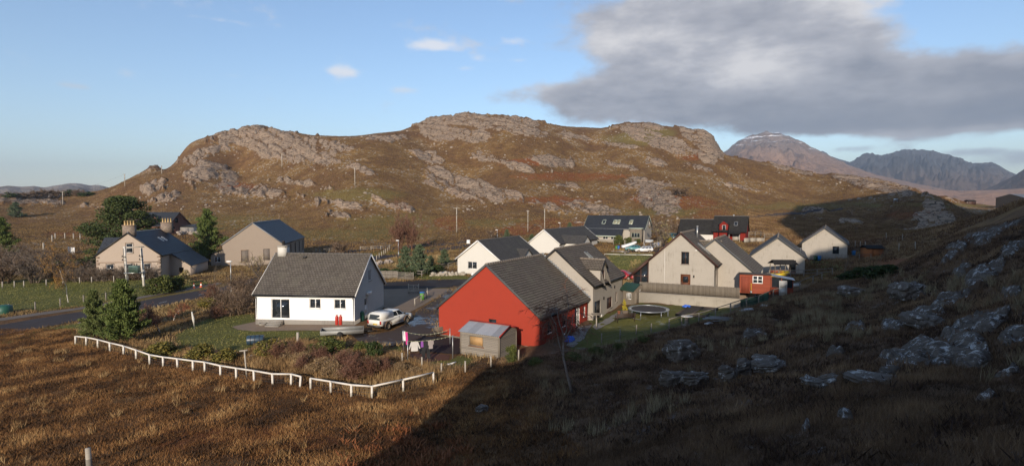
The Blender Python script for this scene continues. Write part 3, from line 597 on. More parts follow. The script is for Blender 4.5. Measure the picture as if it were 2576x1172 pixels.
# ------------------------------------------------------------------ houses
def wall_face(G, O, U, Vv, N, poly, holes, depth=.1, mi=0):
    """flat wall outline poly (u,v) with rectangular openings; openings get reveals"""
    O, U, Vv, N = [np.array(a, float) for a in (O, U, Vv, N)]
    pts = [Vector(p) for p in poly]; edges = [(i, (i + 1) % len(poly)) for i in range(len(poly))]
    for (u, v, w, h) in holes:
        b = len(pts); pts += [Vector((u, v)), Vector((u + w, v)), Vector((u + w, v + h)), Vector((u, v + h))]; edges += [(b + i, b + (i + 1) % 4) for i in range(4)]
    vs, es, fs, *_ = geometry.delaunay_2d_cdt(pts, edges, [], 0, 1e-5)
    def inside(p):
        c = False; n = len(poly)
        for i in range(n):
            a, b = poly[i], poly[i - 1]
            if (a[1] > p[1]) != (b[1] > p[1]) and p[0] < (b[0] - a[0]) * (p[1] - a[1]) / (b[1] - a[1]) + a[0]: c = not c
        return c
    F = []
    for f in fs:
        m = sum((vs[i] for i in f), Vector((0, 0))) / len(f)
        if inside(m) and not any(u < m.x < u + w and v < m.y < v + h for u, v, w, h in holes): F.append(tuple(f))
    G.add([O + U * p.x + Vv * p.y for p in vs], F, mi)
    for (u, v, w, h) in holes:
        q = [(u, v), (u + w, v), (u + w, v + h), (u, v + h)]
        V = [O + U * a + Vv * b for a, b in q] + [O + U * a + Vv * b - N * depth for a, b in q]
        G.add(V, [(i, (i + 1) % 4, 4 + (i + 1) % 4, 4 + i) for i in range(4)], mi)
def slope(G, e0, e1, r1, r0, t=.1, step=.3, lift=.045, mi=0):
    """a roof slope from eaves e0-e1 up to ridge r0-r1, laid in overlapping courses"""
    e0, e1, r0, r1 = [np.array(a, float) for a in (e0, e1, r0, r1)]
    L = (np.linalg.norm(r0 - e0) + np.linalg.norm(r1 - e1)) / 2; n = max(1, int(round(L / step)))
    nrm = np.cross(e1 - e0, r0 - e0); nrm /= np.linalg.norm(nrm)
    if nrm[2] < 0: nrm = -nrm
    W = np.linalg.norm(e1 - e0)
    for i in range(n):
        a, b = i / n, (i + 1) / n
        p = [e0 + (r0 - e0) * a + nrm * lift, e1 + (r1 - e1) * a + nrm * lift, e1 + (r1 - e1) * b, e0 + (r0 - e0) * b]
        d0 = np.dot(p[0] - e0, (e1 - e0) / W); d1 = np.dot(p[1] - e0, (e1 - e0) / W); d2 = np.dot(p[2] - e0, (e1 - e0) / W); d3 = np.dot(p[3] - e0, (e1 - e0) / W)
        G.add(p, [(0, 1, 2, 3)], mi, [(d0, i * step + .001), (d1, i * step + .001), (d2, (i + 1) * step - .001), (d3, (i + 1) * step - .001)])
        q = [p[0] - nrm * lift, p[1] - nrm * lift, p[1], p[0]]
        G.add(q, [(0, 1, 2, 3)], mi, [(d0, i * step), (d1, i * step), (d1, i * step + .01), (d0, i * step + .01)])
        # cheeks of each course
        G.add([p[0], p[3], p[0] - nrm * lift], [(0, 1, 2)], mi, [(0, 0)] * 3); G.add([p[1], p[1] - nrm * lift, p[2]], [(0, 1, 2)], mi, [(0, 0)] * 3)
    v = [e0, e1, r1, r0]; v += [a - nrm * t for a in v]
    G.add(v, [(7, 6, 5, 4), (0, 4, 5, 1), (1, 5, 6, 2), (2, 6, 7, 3), (3, 7, 4, 0)], mi, [(0, 0)] * 8)
class Frame:
    """openings on a wall: origin, right, up, out"""
    def __init__(s, O, U, N): s.O = np.array(O, float); s.U = np.array(U, float); s.N = np.array(N, float); s.V = np.array((0, 0, 1.))
    def p(s, u, v, d=0): return s.O + s.U * u + s.V * v + s.N * d
    def bar(s, G, u0, v0, u1, v1, d0, d1, mi=0):
        P = [s.p(u, v, d) for d in (d0, d1) for u, v in ((u0, v0), (u1, v0), (u1, v1), (u0, v1))]
        G.add(P, [(3, 2, 1, 0), (4, 5, 6, 7), (0, 1, 5, 4), (1, 2, 6, 5), (2, 3, 7, 6), (3, 0, 4, 7)], mi)
    def window(s, root, u, v, w, h, fm, mull=(), trans=(), sill=None, glass=None, depth=.09, fw=.07, name='window', surround=None):
        G = Geo(); d0, d1 = -depth - .03, -depth + .03
        s.bar(G, u, v, u + w, v + fw, d0, d1); s.bar(G, u, v + h - fw, u + w, v + h, d0, d1)
        s.bar(G, u, v + fw, u + fw, v + h - fw, d0, d1); s.bar(G, u + w - fw, v + fw, u + w, v + h - fw, d0, d1)
        for m in mull: s.bar(G, u + w * m - fw * .6, v + fw, u + w * m + fw * .6, v + h - fw, d0, d1 - .002)
        for m in trans: s.bar(G, u + fw, v + h * m - fw * .4, u + w - fw, v + h * m + fw * .4, d0, d1 - .004)
        o = G.build(name, fm, root)
        g = Geo(); s.bar(g, u + fw * .8, v + fw * .8, u + w - fw * .8, v + h - fw * .8, -depth - .02, -depth - .004); g.build('pane', glass or GLASS, o)
        if sill: g = Geo(); s.bar(g, u - .08, v - .08, u + w + .08, v - .002, -depth, .06); g.build('sill', sill, o)
        if surround:
            g = Geo()
            s.bar(g, u - .14, v - .14, u - .005, v + h + .14, -.01, .025); s.bar(g, u + w + .005, v - .14, u + w + .14, v + h + .14, -.01, .025); s.bar(g, u - .005, v + h + .005, u + w + .005, v + h + .16, -.01, .027); s.bar(g, u - .005, v - .16, u + w + .005, v - .005, -.01, .027)
            g.build('surround', surround, o)
        return o
    def door(s, root, u, v, w, h, m, glass=None, depth=.08, label=None):
        G = Geo(); s.bar(G, u, v, u + w, v + h, -depth - .05, -depth)
        for a, b in ((.1, .12), (.1, .58)):
            s.bar(G, u + w * .14, v + h * b, u + w * .86, v + h * (b + .34), -depth, -depth + .012)
        o = G.build('door', m, root)
        if glass: g = Geo(); gu, gv, gw, gh_ = glass; s.bar(g, u + w * gu, v + h * gv, u + w * (gu + gw), v + h * (gv + gh_), -depth + .013, -depth + .022); g.build('pane', GLASS, o)
        g = Geo(); s.bar(g, u + w * .08, v + h * .46, u + w * .16, v + h * .49, -depth, -depth + .07); g.build('handle', M_metal, o)
        if label: o['label'] = label
        return o
def half_round(G, a, b, r=.13, mi=0, n=None):
    a = np.array(a, float); b = np.array(b, float); L = np.linalg.norm(b - a); k = n or max(1, int(L / .45))
    for i in range(k):
        p = a + (b - a) * i / k; q = a + (b - a) * (i + .985) / k
        G.tube([p, q], [r * 1.06, r * .98], 8, mi)
def house_shell(root, W, L, eh, rh, wm, rm, opens=None, ov=.3, ovy=.25, ridge_m=None, verge=None, gut=None, base=-1.0, plinth=None, y0=0, xoff=0, back=True, step=.3, soffit=None, front=True, left_eh=None, wname='wall', pipes=((1, 0), (1, 1)), gutside=(-1, 1), plh=.42):
    """gabled body: gables at y0 and y0+L, eaves at x = xoff +- W/2"""
    opens = opens or {}; h = W / 2; k = (rh - eh) / h; x0, x1 = xoff - h, xoff + h; y1 = y0 + L
    gab = [(0, base), (W, base), (W, eh), (h, rh), (0, eh)]
    G = Geo()
    if front: wall_face(G, (x0, y0, 0), (1, 0, 0), (0, 0, 1), (0, -1, 0), gab, opens.get('front', []))
    if back: wall_face(G, (x1, y1, 0), (-1, 0, 0), (0, 0, 1), (0, 1, 0), gab, opens.get('back', []))
    wall_face(G, (x0, y1, 0), (0, -1, 0), (0, 0, 1), (-1, 0, 0), [(0, base), (L, base), (L, eh), (0, eh)], opens.get('left', []))
    wall_face(G, (x1, y0, 0), (0, 1, 0), (0, 0, 1), (1, 0, 0), [(0, base), (L, base), (L, eh), (0, eh)], opens.get('right', []))
    wall = G.build(wname, wm, root, fix=False)
    G = Geo(); z0 = eh - k * ov + .11; zr = rh + .13
    for sgn in (-1, 1):
        ex = xoff + sgn * (h + ov)
        slope(G, (ex, y0 - ovy, z0), (ex, y1 + ovy, z0), (xoff, y1 + ovy, zr), (xoff, y0 - ovy, zr), t=.09, step=step)
    roof = G.build('roof', rm, root)
    if ridge_m: g = Geo(); half_round(g, (xoff, y0 - ovy - .02, zr - .02), (xoff, y1 + ovy + .02, zr - .02)); g.build('ridge_tiles', ridge_m, root)
    if verge:
        for yy in (y0 - ovy - .02, y1 + ovy + .02):
            for sgn in (-1, 1): g = Geo(); g.beam((xoff + sgn * (h + ov), yy, z0 - .09), (xoff, yy, zr - .07), .04, .22); g.build('bargeboard', verge, root)
    if gut:
        for sgn in gutside:
            ex = xoff + sgn * (h + ov + .05); g = Geo(); g.tube([(ex, y0 - ovy, z0 - .04), (ex, y1 + ovy, z0 - .04)], .06, 6); g.build('gutter', gut, root)
            g = Geo(); g.box((xoff + sgn * (h + ov - .02), (y0 + y1) / 2, z0 - .13), (.03, L + 2 * ovy - .1, .14)); g.build('fascia', gut, root)
        for sgn, f in pipes:
            g = Geo(); yy = y0 + .12 if f == 0 else y1 - .12; xx = xoff + sgn * (h + .06)
            g.tube([(xoff + sgn * (h + ov + .04), yy, z0 - .06), (xx, yy, z0 - .35 - ov * .5), (xx, yy, base * .2)], .042, 6); g.build('downpipe', gut, root)
    if plinth:
        g = Geo(); t = .035
        g.b2((x0 - t, y0 - t, base), (x1 + t, y0 - .001, plh)); g.b2((x0 - t, y1 + .001, base), (x1 + t, y1 + t, plh)); g.b2((x0 - t, y0, base), (x0 - .001, y1, plh)); g.b2((x1 + .001, y0, base), (x1 + t, y1, plh))
        g.build('plinth', plinth, root)
    F = dict(front=Frame((x0, y0, 0), (1, 0, 0), (0, -1, 0)), left=Frame((x0, y1, 0), (0, -1, 0), (-1, 0, 0)), right=Frame((x1, y0, 0), (0, 1, 0), (1, 0, 0)), back=Frame((x1, y1, 0), (-1, 0, 0), (0, 1, 0)))
    F['z0'] = z0; F['zr'] = zr; F['k'] = k
    return F, roof, wall
def roofpoint(F, W, ov, sgn, s, y, xoff=0, lift=0):
    """a point of the slope, s = 0 at the eaves, 1 at the ridge"""
    ex = xoff + sgn * (W / 2 + ov); return Vector((ex + (xoff - ex) * s, y, F['z0'] + (F['zr'] - F['z0']) * s + lift))
def skylight(root, F, W, ov, sgn, s0, s1, y0, y1, xoff=0, glass=None, fm=None):
    a, b, c, d = [roofpoint(F, W, ov, sgn, s, y, xoff, .05) for s, y in ((s0, y0), (s0, y1), (s1, y1), (s1, y0))]
    n = (b - a).cross(d - a).normalized(); n = -n if n.z < 0 else n
    G = Geo()
    for p, q in ((a, b), (b, c), (c, d), (d, a)): G.beam(p, q, .1, .12, up=n)
    o = G.build('skylight', fm or M_lead, root)
    g = Geo(); v = [p + n * .02 for p in (a, b, c, d)] + [p - n * .05 for p in (a, b, c, d)]; g.add(v, [(0, 1, 2, 3), (7, 6, 5, 4), (0, 4, 5, 1), (1, 5, 6, 2), (2, 6, 7, 3), (3, 7, 4, 0)]); g.build('pane', glass or GLASS, o)
    return o
def dormer(root, side, xw, yc, w, zb, eh, rh, F, W, ov, wm, rm, fm, xoff=0, proj=0., ridge_m=None, ovd=.22, win=(.22, .25, .56, .62), verge=None):
    """gabled wall-head dormer on the right (+1) slope, face in the plane x = xw"""
    k = F['k']; s = side
    def back(z): return xoff + s * max(0, (F['zr'] - z) / k)     # where height z meets the main slope
    G = Geo(); a, b = yc - w / 2, yc + w / 2
    U = (0, 1, 0) if s > 0 else (0, -1, 0); O = (xw, a if s > 0 else b, 0)
    hole = (w * win[0], zb + (eh - zb) * win[1], w * win[2], (eh - zb) * win[3])
    wall_face(G, O, U, (0, 0, 1), (s, 0, 0), [(0, zb), (w, zb), (w, eh), (w / 2, rh), (0, eh)], [hole])
    for yy in (a, b): G.add([(xw, yy, zb), (xw, yy, eh), (back(eh) - s * .1, yy, eh), (back(zb) - s * .1, yy, zb)], [(0, 1, 2, 3)])
    o = G.build('dormer', wm, root, fix=False)
    kd = (rh - eh) / (w / 2); ze = eh - kd * ovd + .08; zt = rh + .1
    g = Geo(); xe = xw + s * .22
    for sg in (-1, 1):
        y = yc + sg * (w / 2 + ovd)
        slope(g, (xe, y, ze), (back(ze) - s * .05, y, ze), (back(zt) - s * .05, yc, zt), (xe, yc, zt), t=.08)
    g.build('roof', rm, o)
    if ridge_m: g = Geo(); half_round(g, (xe + s * .02, yc, zt), (back(zt), yc, zt), .11); g.build('ridge_tiles', ridge_m, o)
    if verge:
        g = Geo()
        for sg in (-1, 1): g = Geo(); g.beam((xe + s * .02, yc + sg * (w / 2 + ovd), ze - .08), (xe + s * .02, yc, zt - .06), .04, .18); g.build('bargeboard', verge, o)
    Fr = Frame(O, U, (s, 0, 0)); Fr.window(root, *hole, fm, sill=M_conc)
    return o
def chimney(root, c, w, d, h, m, pots=0, potm=None, cope=None, along='x', poth=.45):
    G = Geo(); G.box((c[0], c[1], c[2] + h / 2), (w, d, h)); o = G.build('chimney', m, root)
    g = Geo(); g.box((c[0], c[1], c[2] + h + .07), (w + .16, d + .16, .14)); g.build('cope', cope or m, o)
    for i in range(pots):
        t = (i - (pots - 1) / 2) * ((w if along == 'x' else d) / pots); g = Geo()
        g.lathe([(.001, 0), (.17, 0), (.15, .06), (.12, poth - .07), (.155, poth - .06), (.155, poth), (.1, poth), (.1, .2), (.001, .2)], 10, (c[0] + (t if along == 'x' else 0), c[1] + (0 if along == 'x' else t), c[2] + h + .14)); g.build('chimney_pot', potm, o, smooth=False)
    return o
def house(name, label, cat, x, y, z, yaw, group=None): return thing(name, label, cat, (x, y, z), -R(yaw), group)

# white cottage with the grey gable
h = house('white_cottage', 'white rendered cottage with a grey gable and patio door beside the pickup', 'house', -17, 66.2, -13.3, -84.7)
op = dict(left=[(1.85, .55, 2.15, 2.2), (6.3, 1.75, 1.32, 1.08), (9.15, 1.75, 1.35, 1.08)], front=[(4.55, 4.25, .95, 1.3), (3.1, .45, .95, 2.1)])
F, roof, wall = house_shell(h, 10, 11.5, 3.4, 7.3, M_bright, M_tileg, op, ov=.32, ovy=.2, ridge_m=M_ridged, verge=M_white, gut=M_gut, plinth=M_conc, pipes=((-1, 0), (-1, 1)), step=.31)
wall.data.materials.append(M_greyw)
for p in wall.data.polygons:                          # the gable ends take the grey roughcast
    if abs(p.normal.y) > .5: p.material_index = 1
f = F['left']; w = f.window(h, 1.85, .55, 2.15, 2.2, M_white, mull=(.5,), name='patio_door')
g = Geo(); f.bar(g, 1.95, 1.5, 2.0, 1.75, -.06, .0); g.build('handle', M_metal, w)
f.window(h, 6.3, 1.75, 1.32, 1.08, M_white, mull=(.52,), sill=M_white); f.window(h, 9.15, 1.75, 1.35, 1.08, M_white, mull=(.52,), sill=M_white)
f = F['front']; f.window(h, 4.55, 4.25, .95, 1.3, M_white, mull=(.5,), sill=M_conc); f.door(h, 3.1, .45, .95, 2.1, M_white, glass=(.2, .55, .6, .35))
g = Geo(); f.bar(g, 3.6, 2.75, 4.7, 3.05, .0, .35); g.build('door_lamp', M_white, h)
chimney(h, (0, 10.7, 7.1), 1.05, .95, 1.15, M_wht, cope=M_conc)
g = Geo(); g.lathe([(.15, 0), (.17, .4), (.2, .42), (.2, .55), (.1, .56), (.0, .56)], 8, (.1, 10.75, 8.38)); g.build('chimney_pot', M_dark, h)
p = roofpoint(F, 10, .32, -1, .88, 7.7); g = Geo(); g.box(p + Vector((0, 0, .1)), (.3, .35, .25)); g.build('roof_vent', M_dark, h)
g = Geo()
for i in range(4): g.b2((-5.05 - .32 * (i + 1), 8.2, -.3), (-5.05 - .32 * i, 9.75, .5 - .13 * i - .1))
g.build('steps', M_conc, h)

# red bungalow joined to the taller cream house
h = house('red_house', 'long house with a bright red gabled wing and taller cream wing behind the shed', 'house', -2.5, 54.4, -13.5, 28.9)
op = dict(front=[(6.05, 1.35, .85, .95)], right=[(1.8, 1.1, 1.0, 1.1), (5.3, 1.1, .9, 1.1), (8.6, .3, 1.5, 2.1), (11.05, 1.1, .7, 1.1)])
F, roof, wall = house_shell(h, 11.6, 12.3, 3.0, 7.55, M_red, M_tileb, op, ov=.3, ovy=.12, ridge_m=M_ridge, verge=M_verge, gut=M_gut, back=False, pipes=((-1, 0), (1, 1)), plinth=M_wallc, plh=.12)
F['front'].window(h, 6.05, 1.35, .85, .95, M_dark, mull=(.5,))
f = F['right']; f.window(h, 1.8, 1.1, 1.0, 1.1, M_dark, mull=(.5,), sill=M_white); f.window(h, 5.3, 1.1, .9, 1.1, M_dark, sill=M_white); f.window(h, 8.6, .3, 1.5, 2.1, M_white, mull=(.5,), name='patio_door'); f.window(h, 11.05, 1.1, .7, 1.1, M_white, sill=M_white)
# stepped lead flashing where the red roof meets the cream gable
XO, WC, EC, RC, LC, YC = 2.2, 9.1, 4.55, 8.3, 10.6, 12.3
xo = (4.7 + 2.5) * math.cos(R(28.9)) - (63.6 - 54.4) * math.sin(R(28.9)); yo = (4.7 + 2.5) * math.sin(R(28.9)) + (63.6 - 54.4) * math.cos(R(28.9))
YC = 12.42; XO = xo
g = Geo()
for i in range(22):
    s = (i + .5) / 22; p = roofpoint(F, 11.6, .3, 1, s, YC - .03)
    if p.x < XO - WC / 2 or p.z < 2.6: continue
    g.box((p.x, YC - .015, p.z + .14), (.29, .02, .3))
g.build('step_flashing', M_lead, h)
op = dict(right=[(.5, .35, 2.0, 2.15), (4.7, .95, 1.9, 1.35), (8.0, 1.3, .5, 1.3)])
F2, roof2, wall2 = house_shell(h, WC, LC, EC, RC, M_cream, M_tileb, op, ov=.32, ovy=.3, ridge_m=M_ridge, verge=M_dark, gut=M_gut, y0=YC, xoff=XO, pipes=((1, 1), (-1, 0)))
f = F2['right']; f.window(h, .5, .35, 2.0, 2.15, M_dark, mull=(.5,), name='patio_door'); f.window(h, 4.7, .95, 1.9, 1.35, M_brownt, mull=(.33, .66), sill=M_conc); f.window(h, 8.0, 1.3, .5, 1.3, M_brownt, sill=M_conc)
for u, v in ((3.4, 2.35), (7.3, 3.2)): g = Geo(); f.bar(g, u, v, u + .14, v + .32, 0, .12); g.build('wall_lamp', M_dark, h)
dormer(h, 1, XO + WC / 2 + .004, YC + 3.3, 1.9, 4.0, 6.1, 7.0, F2, WC, .32, M_cream, M_tileb, M_brownt, xoff=XO, ridge_m=M_ridge, verge=M_dark)
skylight(h, F2, WC, .32, 1, .42, .78, YC + 6.0, YC + 6.8, xoff=XO, glass=GLASSB)

# two white bungalows further back
h = house('white_bungalow', 'white gabled bungalow behind the red roof with one window in its gable', 'house', -6.2, 102, -12.8, 27)
F, *_ = house_shell(h, 9, 16.7, 2.85, 6.15, M_wht, M_tiled, dict(front=[(2.2, .95, 2.0, 1.35)]), ov=.4, ovy=.3, ridge_m=M_ridged, verge=M_white, gut=M_gut, pipes=((-1, 0),))
F['front'].window(h, 2.2, .95, 2.0, 1.35, M_white, mull=(.5,), sill=M_white)
g = Geo(); a = roofpoint(F, 9, .4, 1, .0, 9); G = Geo()
slope(G, (5.6, 7.6, 2.6), (2.6, 7.6, 2.6 + .0), (2.6, 10, 4.2), (5.6, 10, 4.2), t=.08); slope(G, (5.6, 12.4, 2.6), (2.6, 12.4, 2.6), (2.6, 10, 4.2), (5.6, 10, 4.2), t=.08)
wall_face(g, (5.4, 7.9, 0), (0, 1, 0), (0, 0, 1), (1, 0, 0), [(0, -1), (4.2, -1), (4.2, 2.6), (2.1, 4.05), (0, 2.6)], []); g.add([(4.3, 7.9, -1), (5.4, 7.9, -1), (5.4, 7.9, 2.6), (4.3, 7.9, 2.6)], [(0, 1, 2, 3)]); g.add([(4.3, 12.1, -1), (5.4, 12.1, -1), (5.4, 12.1, 2.6), (4.3, 12.1, 2.6)], [(0, 1, 2, 3)])
pr = g.build('porch', M_wht, h); G.build('roof', M_tiled, pr)
h = house('white_bungalow', 'long white bungalow with a small gabled side wing near the green and blue bins', 'house', 8.3, 143.6, -12.5, 30)
F, *_ = house_shell(h, 8.6, 26.5, 2.7, 6.0, M_wht, M_tiled, {}, ov=.4, ovy=.3, ridge_m=M_ridged, verge=M_white, gut=M_gut, pipes=((-1, 0),))
g = Geo(); G = Geo(); xe, ya, yb = 9.4, 3.2, 8.4; ym = (ya + yb) / 2
wall_face(g, (xe, ya, 0), (0, 1, 0), (0, 0, 1), (1, 0, 0), [(0, -1), (yb - ya, -1), (yb - ya, 2.7), (ym - ya, 4.4), (0, 2.7)], [(2.6, 1.0, .75, 1.3)])
for yy in (ya, yb): g.add([(4.2, yy, -1), (xe, yy, -1), (xe, yy, 2.7), (4.2, yy, 2.7)], [(0, 1, 2, 3)])
slope(G, (xe + .3, ya - .35, 2.55), (2.0, ya - .35, 2.55), (2.0, ym, 4.5), (xe + .3, ym, 4.5), t=.08); slope(G, (xe + .3, yb + .35, 2.55), (2.0, yb + .35, 2.55), (2.0, ym, 4.5), (xe + .3, ym, 4.5), t=.08)
pr = g.build('side_wing', M_wht, h); G.build('roof', M_tiled, pr)
Frame((xe, ya, 0), (0, 1, 0), (1, 0, 0)).window(h, 2.6, 1.0, .75, 1.3, M_white, sill=M_white)
g = Geo(); g.tube([(xe + .06, ya + .2, 2.6), (xe + .06, ya + .2, 0)], .045, 6); g.build('downpipe', M_gut, h)

# weathered tan house: taller front wing with a catslide, lower rear wing
h = house('tan_house', 'large streaked tan house with two stepped gables behind the paling fence', 'house', 21.1, 69.3, -11.0, 28)
WF, EF, RF, LF = 8.0, 3.85, 7.4, 8.6
op = dict(front=[(4.05, 3.6, .95, 1.55), (4.0, .3, 1.2, 2.05)], right=[(1.2, 1.0, .7, 1.5), (3.6, .3, .95, 2.1)])
F, *_ = house_shell(h, WF, LF, EF, RF, M_tan, M_tileb, op, ov=.42, ovy=.22, ridge_m=M_ridge, verge=M_brownt, gut=M_gut, pipes=((1, 0), (1, 1)), gutside=(1,))
f = F['front']; f.window(h, 4.05, 3.6, .95, 1.55, M_brownt, sill=M_conc, mull=(.52,))
f.door(h, 4.0, .3, 1.2, 2.05, plain('red_brown_door', (.13, .045, .02), .5, .3, 6), glass=(.25, .5, .5, .36))
g = Geo(); f.bar(g, 5.55, 2.0, 5.68, 2.3, 0, .14); g.build('wall_lamp', M_dark, h)
g = Geo(); f.bar(g, 5.75, 5.3, 5.9, 5.45, 0, .03); g.build('wall_vent', M_white, h)
g = Geo(); f.bar(g, 2.0, -.6, 2.025, 5.45, 0, .006); g.build('movement_joint', M_white, h)
f = F['right']; f.window(h, 1.2, 1.0, .7, 1.5, M_brownt); f.door(h, 3.6, .3, .95, 2.1, M_dark, glass=(.12, .1, .76, .82))
g = Geo(); f.bar(g, 3.35, 0, 3.4, 2.2, 0, .7); g.build('open_door_leaf', plain('red_brown_door', (.1, .035, .018)), h)
dormer(h, 1, 4.0 + .004, 4.6, 1.9, 3.1, 5.3, 6.2, F, WF, .42, M_tan, M_tileb, M_brownt, ridge_m=M_ridge, verge=M_brownt)
skylight(h, F, WF, .42, 1, .3, .62, 2.0, 2.75, glass=GLASSB)
# catslide over a glazed porch on the left
G = Geo(); k = F['k']; slope(G, (-6.5, -.22, EF - k * 2.5 + .12), (-6.5, LF + .2, EF - k * 2.5 + .12), (-4.40, LF + .2, EF - k * .40 + .115), (-4.40, -.22, EF - k * .40 + .115), t=.1)
cs = G.build('catslide_roof', M_tileb, h); g = Geo(); g.beam((-6.5, -.27, EF - k * 2.5), (-4.0, -.27, EF + .02), .04, .3); g.build('bargeboard', M_brownt, cs)
g = Geo()
for x_ in (-6.05, -5.1, -4.15): g.b2((x_ - .06, .3, -.5), (x_ + .06, .42, EF + k * (x_ + 4.0) - .15))
g.b2((-6.1, .32, 1.7), (-4.1, .40, 1.82)); g.b2((-6.1, .32, -.5), (-4.1, .40, .25)); po = g.build('porch_frame', M_brownt, h)
g = Geo(); g.prism([(-6.02, .25), (-4.12, .25), (-4.12, EF - .25), (-6.02, EF - k * 2.02 - .2)], .34, .36, 'y'); g.build('pane', GLASS, po)
# rear wing
xo, yo = 2.64, 8.62
op = dict()
F2, *_ = house_shell(h, 9.4, 9.0, 2.6, 6.6, M_tan, M_tileb, op, ov=.35, ovy=.2, ridge_m=M_ridge, verge=M_verge, gut=M_gut, y0=3.3, xoff=3.6, pipes=((1, 0),))
# chimney flue
g = Geo(); g.tube([(1.0, 5.5, 6.5), (1.0, 5.5, 8.1)], .11, 8); g.tube([(1.0, 5.5, 8.1), (1.0, 5.5, 8.2)], .17, 8); g.build('flue', M_metal, h)

# tan bungalows on the right
h = house('tan_bungalow', 'tan gabled bungalow behind the garden shelter and its yellow inflatable', 'house', 44.6, 93.2, -11.6, 26)
F, *_ = house_shell(h, 8.2, 14.5, 2.95, 6.05, M_tan, M_tiled, dict(front=[(5.9, .5, 1.0, 1.9)]), ov=.35, ovy=.25, ridge_m=M_ridge, verge=M_verge, gut=M_gut)
F['front'].window(h, 5.9, .5, 1.0, 1.9, M_dark)
g = Geo(); p = roofpoint(F, 8.2, .35, 1, .22, 1.6)
for a, b in (((0, 0, 0), (0, 0, .9)), ((-.7, 0, .8), (.7, 0, .8))): g.tube([p + Vector(a), p + Vector(b)], .02, 4)
for i in range(6): g.tube([p + Vector((-.6 + i * .24, -.3, .8)), p + Vector((-.6 + i * .24, .3, .8))], .012, 4)
g.build('aerial', M_metal, h)
h = house('tan_bungalow', 'furthest tan gabled bungalow, solar panels on its left slope, below the rocky knoll', 'house', 64.7, 115, -11, 29.9)
F, *_ = house_shell(h, 8.2, 18, 3.0, 6.1, M_tan, M_tiled, dict(front=[(5.6, .95, 1.15, 1.5)]), ov=.35, ovy=.25, ridge_m=M_ridged, verge=M_verge, gut=M_gut)
F['front'].window(h, 5.6, .95, 1.15, 1.5, M_dark, sill=M_conc)
def _solar(nt, p):
    v = coord(nt, 'UV'); b = nd(nt, 'ShaderNodeTexBrick', {'Vector': v, 'Color1': (.02, .03, .06, 1), 'Color2': (.025, .035, .07, 1), 'Mortar': (.3, .32, .34, 1), 'Scale': 1, 'Mortar Size': .03, 'Brick Width': 1.0, 'Row Height': 1.6}, offset=0)
    sets(nt, p, Base_Color=b.outputs[0], Roughness=.15)
g = Geo(); slope(g, roofpoint(F, 8.2, .35, -1, .12, 1, 0, .08), roofpoint(F, 8.2, .35, -1, .12, 15, 0, .08), roofpoint(F, 8.2, .35, -1, .92, 15, 0, .08), roofpoint(F, 8.2, .35, -1, .92, 1, 0, .08), t=.05, step=1.6, lift=.004); g.build('solar_panels', mat('solar_panel', _solar), h)

# dark slate house with four skylights
h = house('slate_house', 'house with a big dark slate roof and pale green trimmed gable below the hill', 'house', 41.2, 168.3, -10.6, -61)
M_sage = plain('sage_trim', (.42, .47, .38), .6, .1)
F, *_ = house_shell(h, 7.8, 19, 3.6, 7.15, M_cream, M_slate, dict(front=[(5.2, 4.0, .7, 1.7)]), ov=.4, ovy=.35, verge=M_sage, gut=M_lead, pipes=((-1, 0),), step=.25)
F['front'].window(h, 5.2, 4.0, .7, 1.7, M_white)
k = F['k']; G = Geo(); slope(G, (-6.6, 6.2, F['z0'] - k * 2.3), (-6.6, 19.3, F['z0'] - k * 2.3), (-4.29, 19.3, F['z0'] + .0), (-4.29, 6.2, F['z0'] + .0), t=.1, step=.25); lr = G.build('lower_roof', M_slate, h)
g = Geo(); g.b2((-6.72, 6.2, F['z0'] - k * 2.3 - .25), (-6.62, 19.3, F['z0'] - k * 2.3 + .02)); g.build('fascia', M_sage, lr)
g = Geo(); g.b2((-6.1, 6.5, -1), (-3.95, 19, 1.5)); g.build('lower_wall', M_cream, h)
for y_ in (8, 10.5, 14.5, 17): Frame((-6.1, y_ + 1.6, 0), (0, -1, 0), (-1, 0, 0)).window(h, 0, .2, 1.6, 1.15, M_white, depth=-.06, mull=(.5,))
for a, b, gl in ((3.9, 4.9, GLASSB), (7.9, 8.9, GLASSB), (9.0, 10.0, GLASSB), (12.5, 13.5, GLASS)): skylight(h, F, 7.8, .4, -1, .34, .64, a + .2, b + .2, glass=gl, fm=M_sage)
g = Geo(); wall_face(g, (-6.4, 3.7, 0), (0, -1, 0), (0, 0, 1), (-1, 0, 0), [(0, -1), (3.4, -1), (3.4, 3.5), (0, 3.5)], [(.5, .95, 2.5, 1.35)]); g.b2((-6.38, .3, -1), (-3.92, .4, 3.5)); g.b2((-6.38, 3.6, -1), (-3.92, 3.7, 3.5)); bx = g.build('box_bay', M_vboard, h)
g = Geo(); g.box((-5.1, 2.0, 3.62), (3.0, 3.9, .2)); g.build('flat_roof', M_sage, bx)
Frame((-6.4, 3.7, 0), (0, -1, 0), (-1, 0, 0)).window(h, .5, .95, 2.5, 1.35, M_sage, mull=(.33, .66))

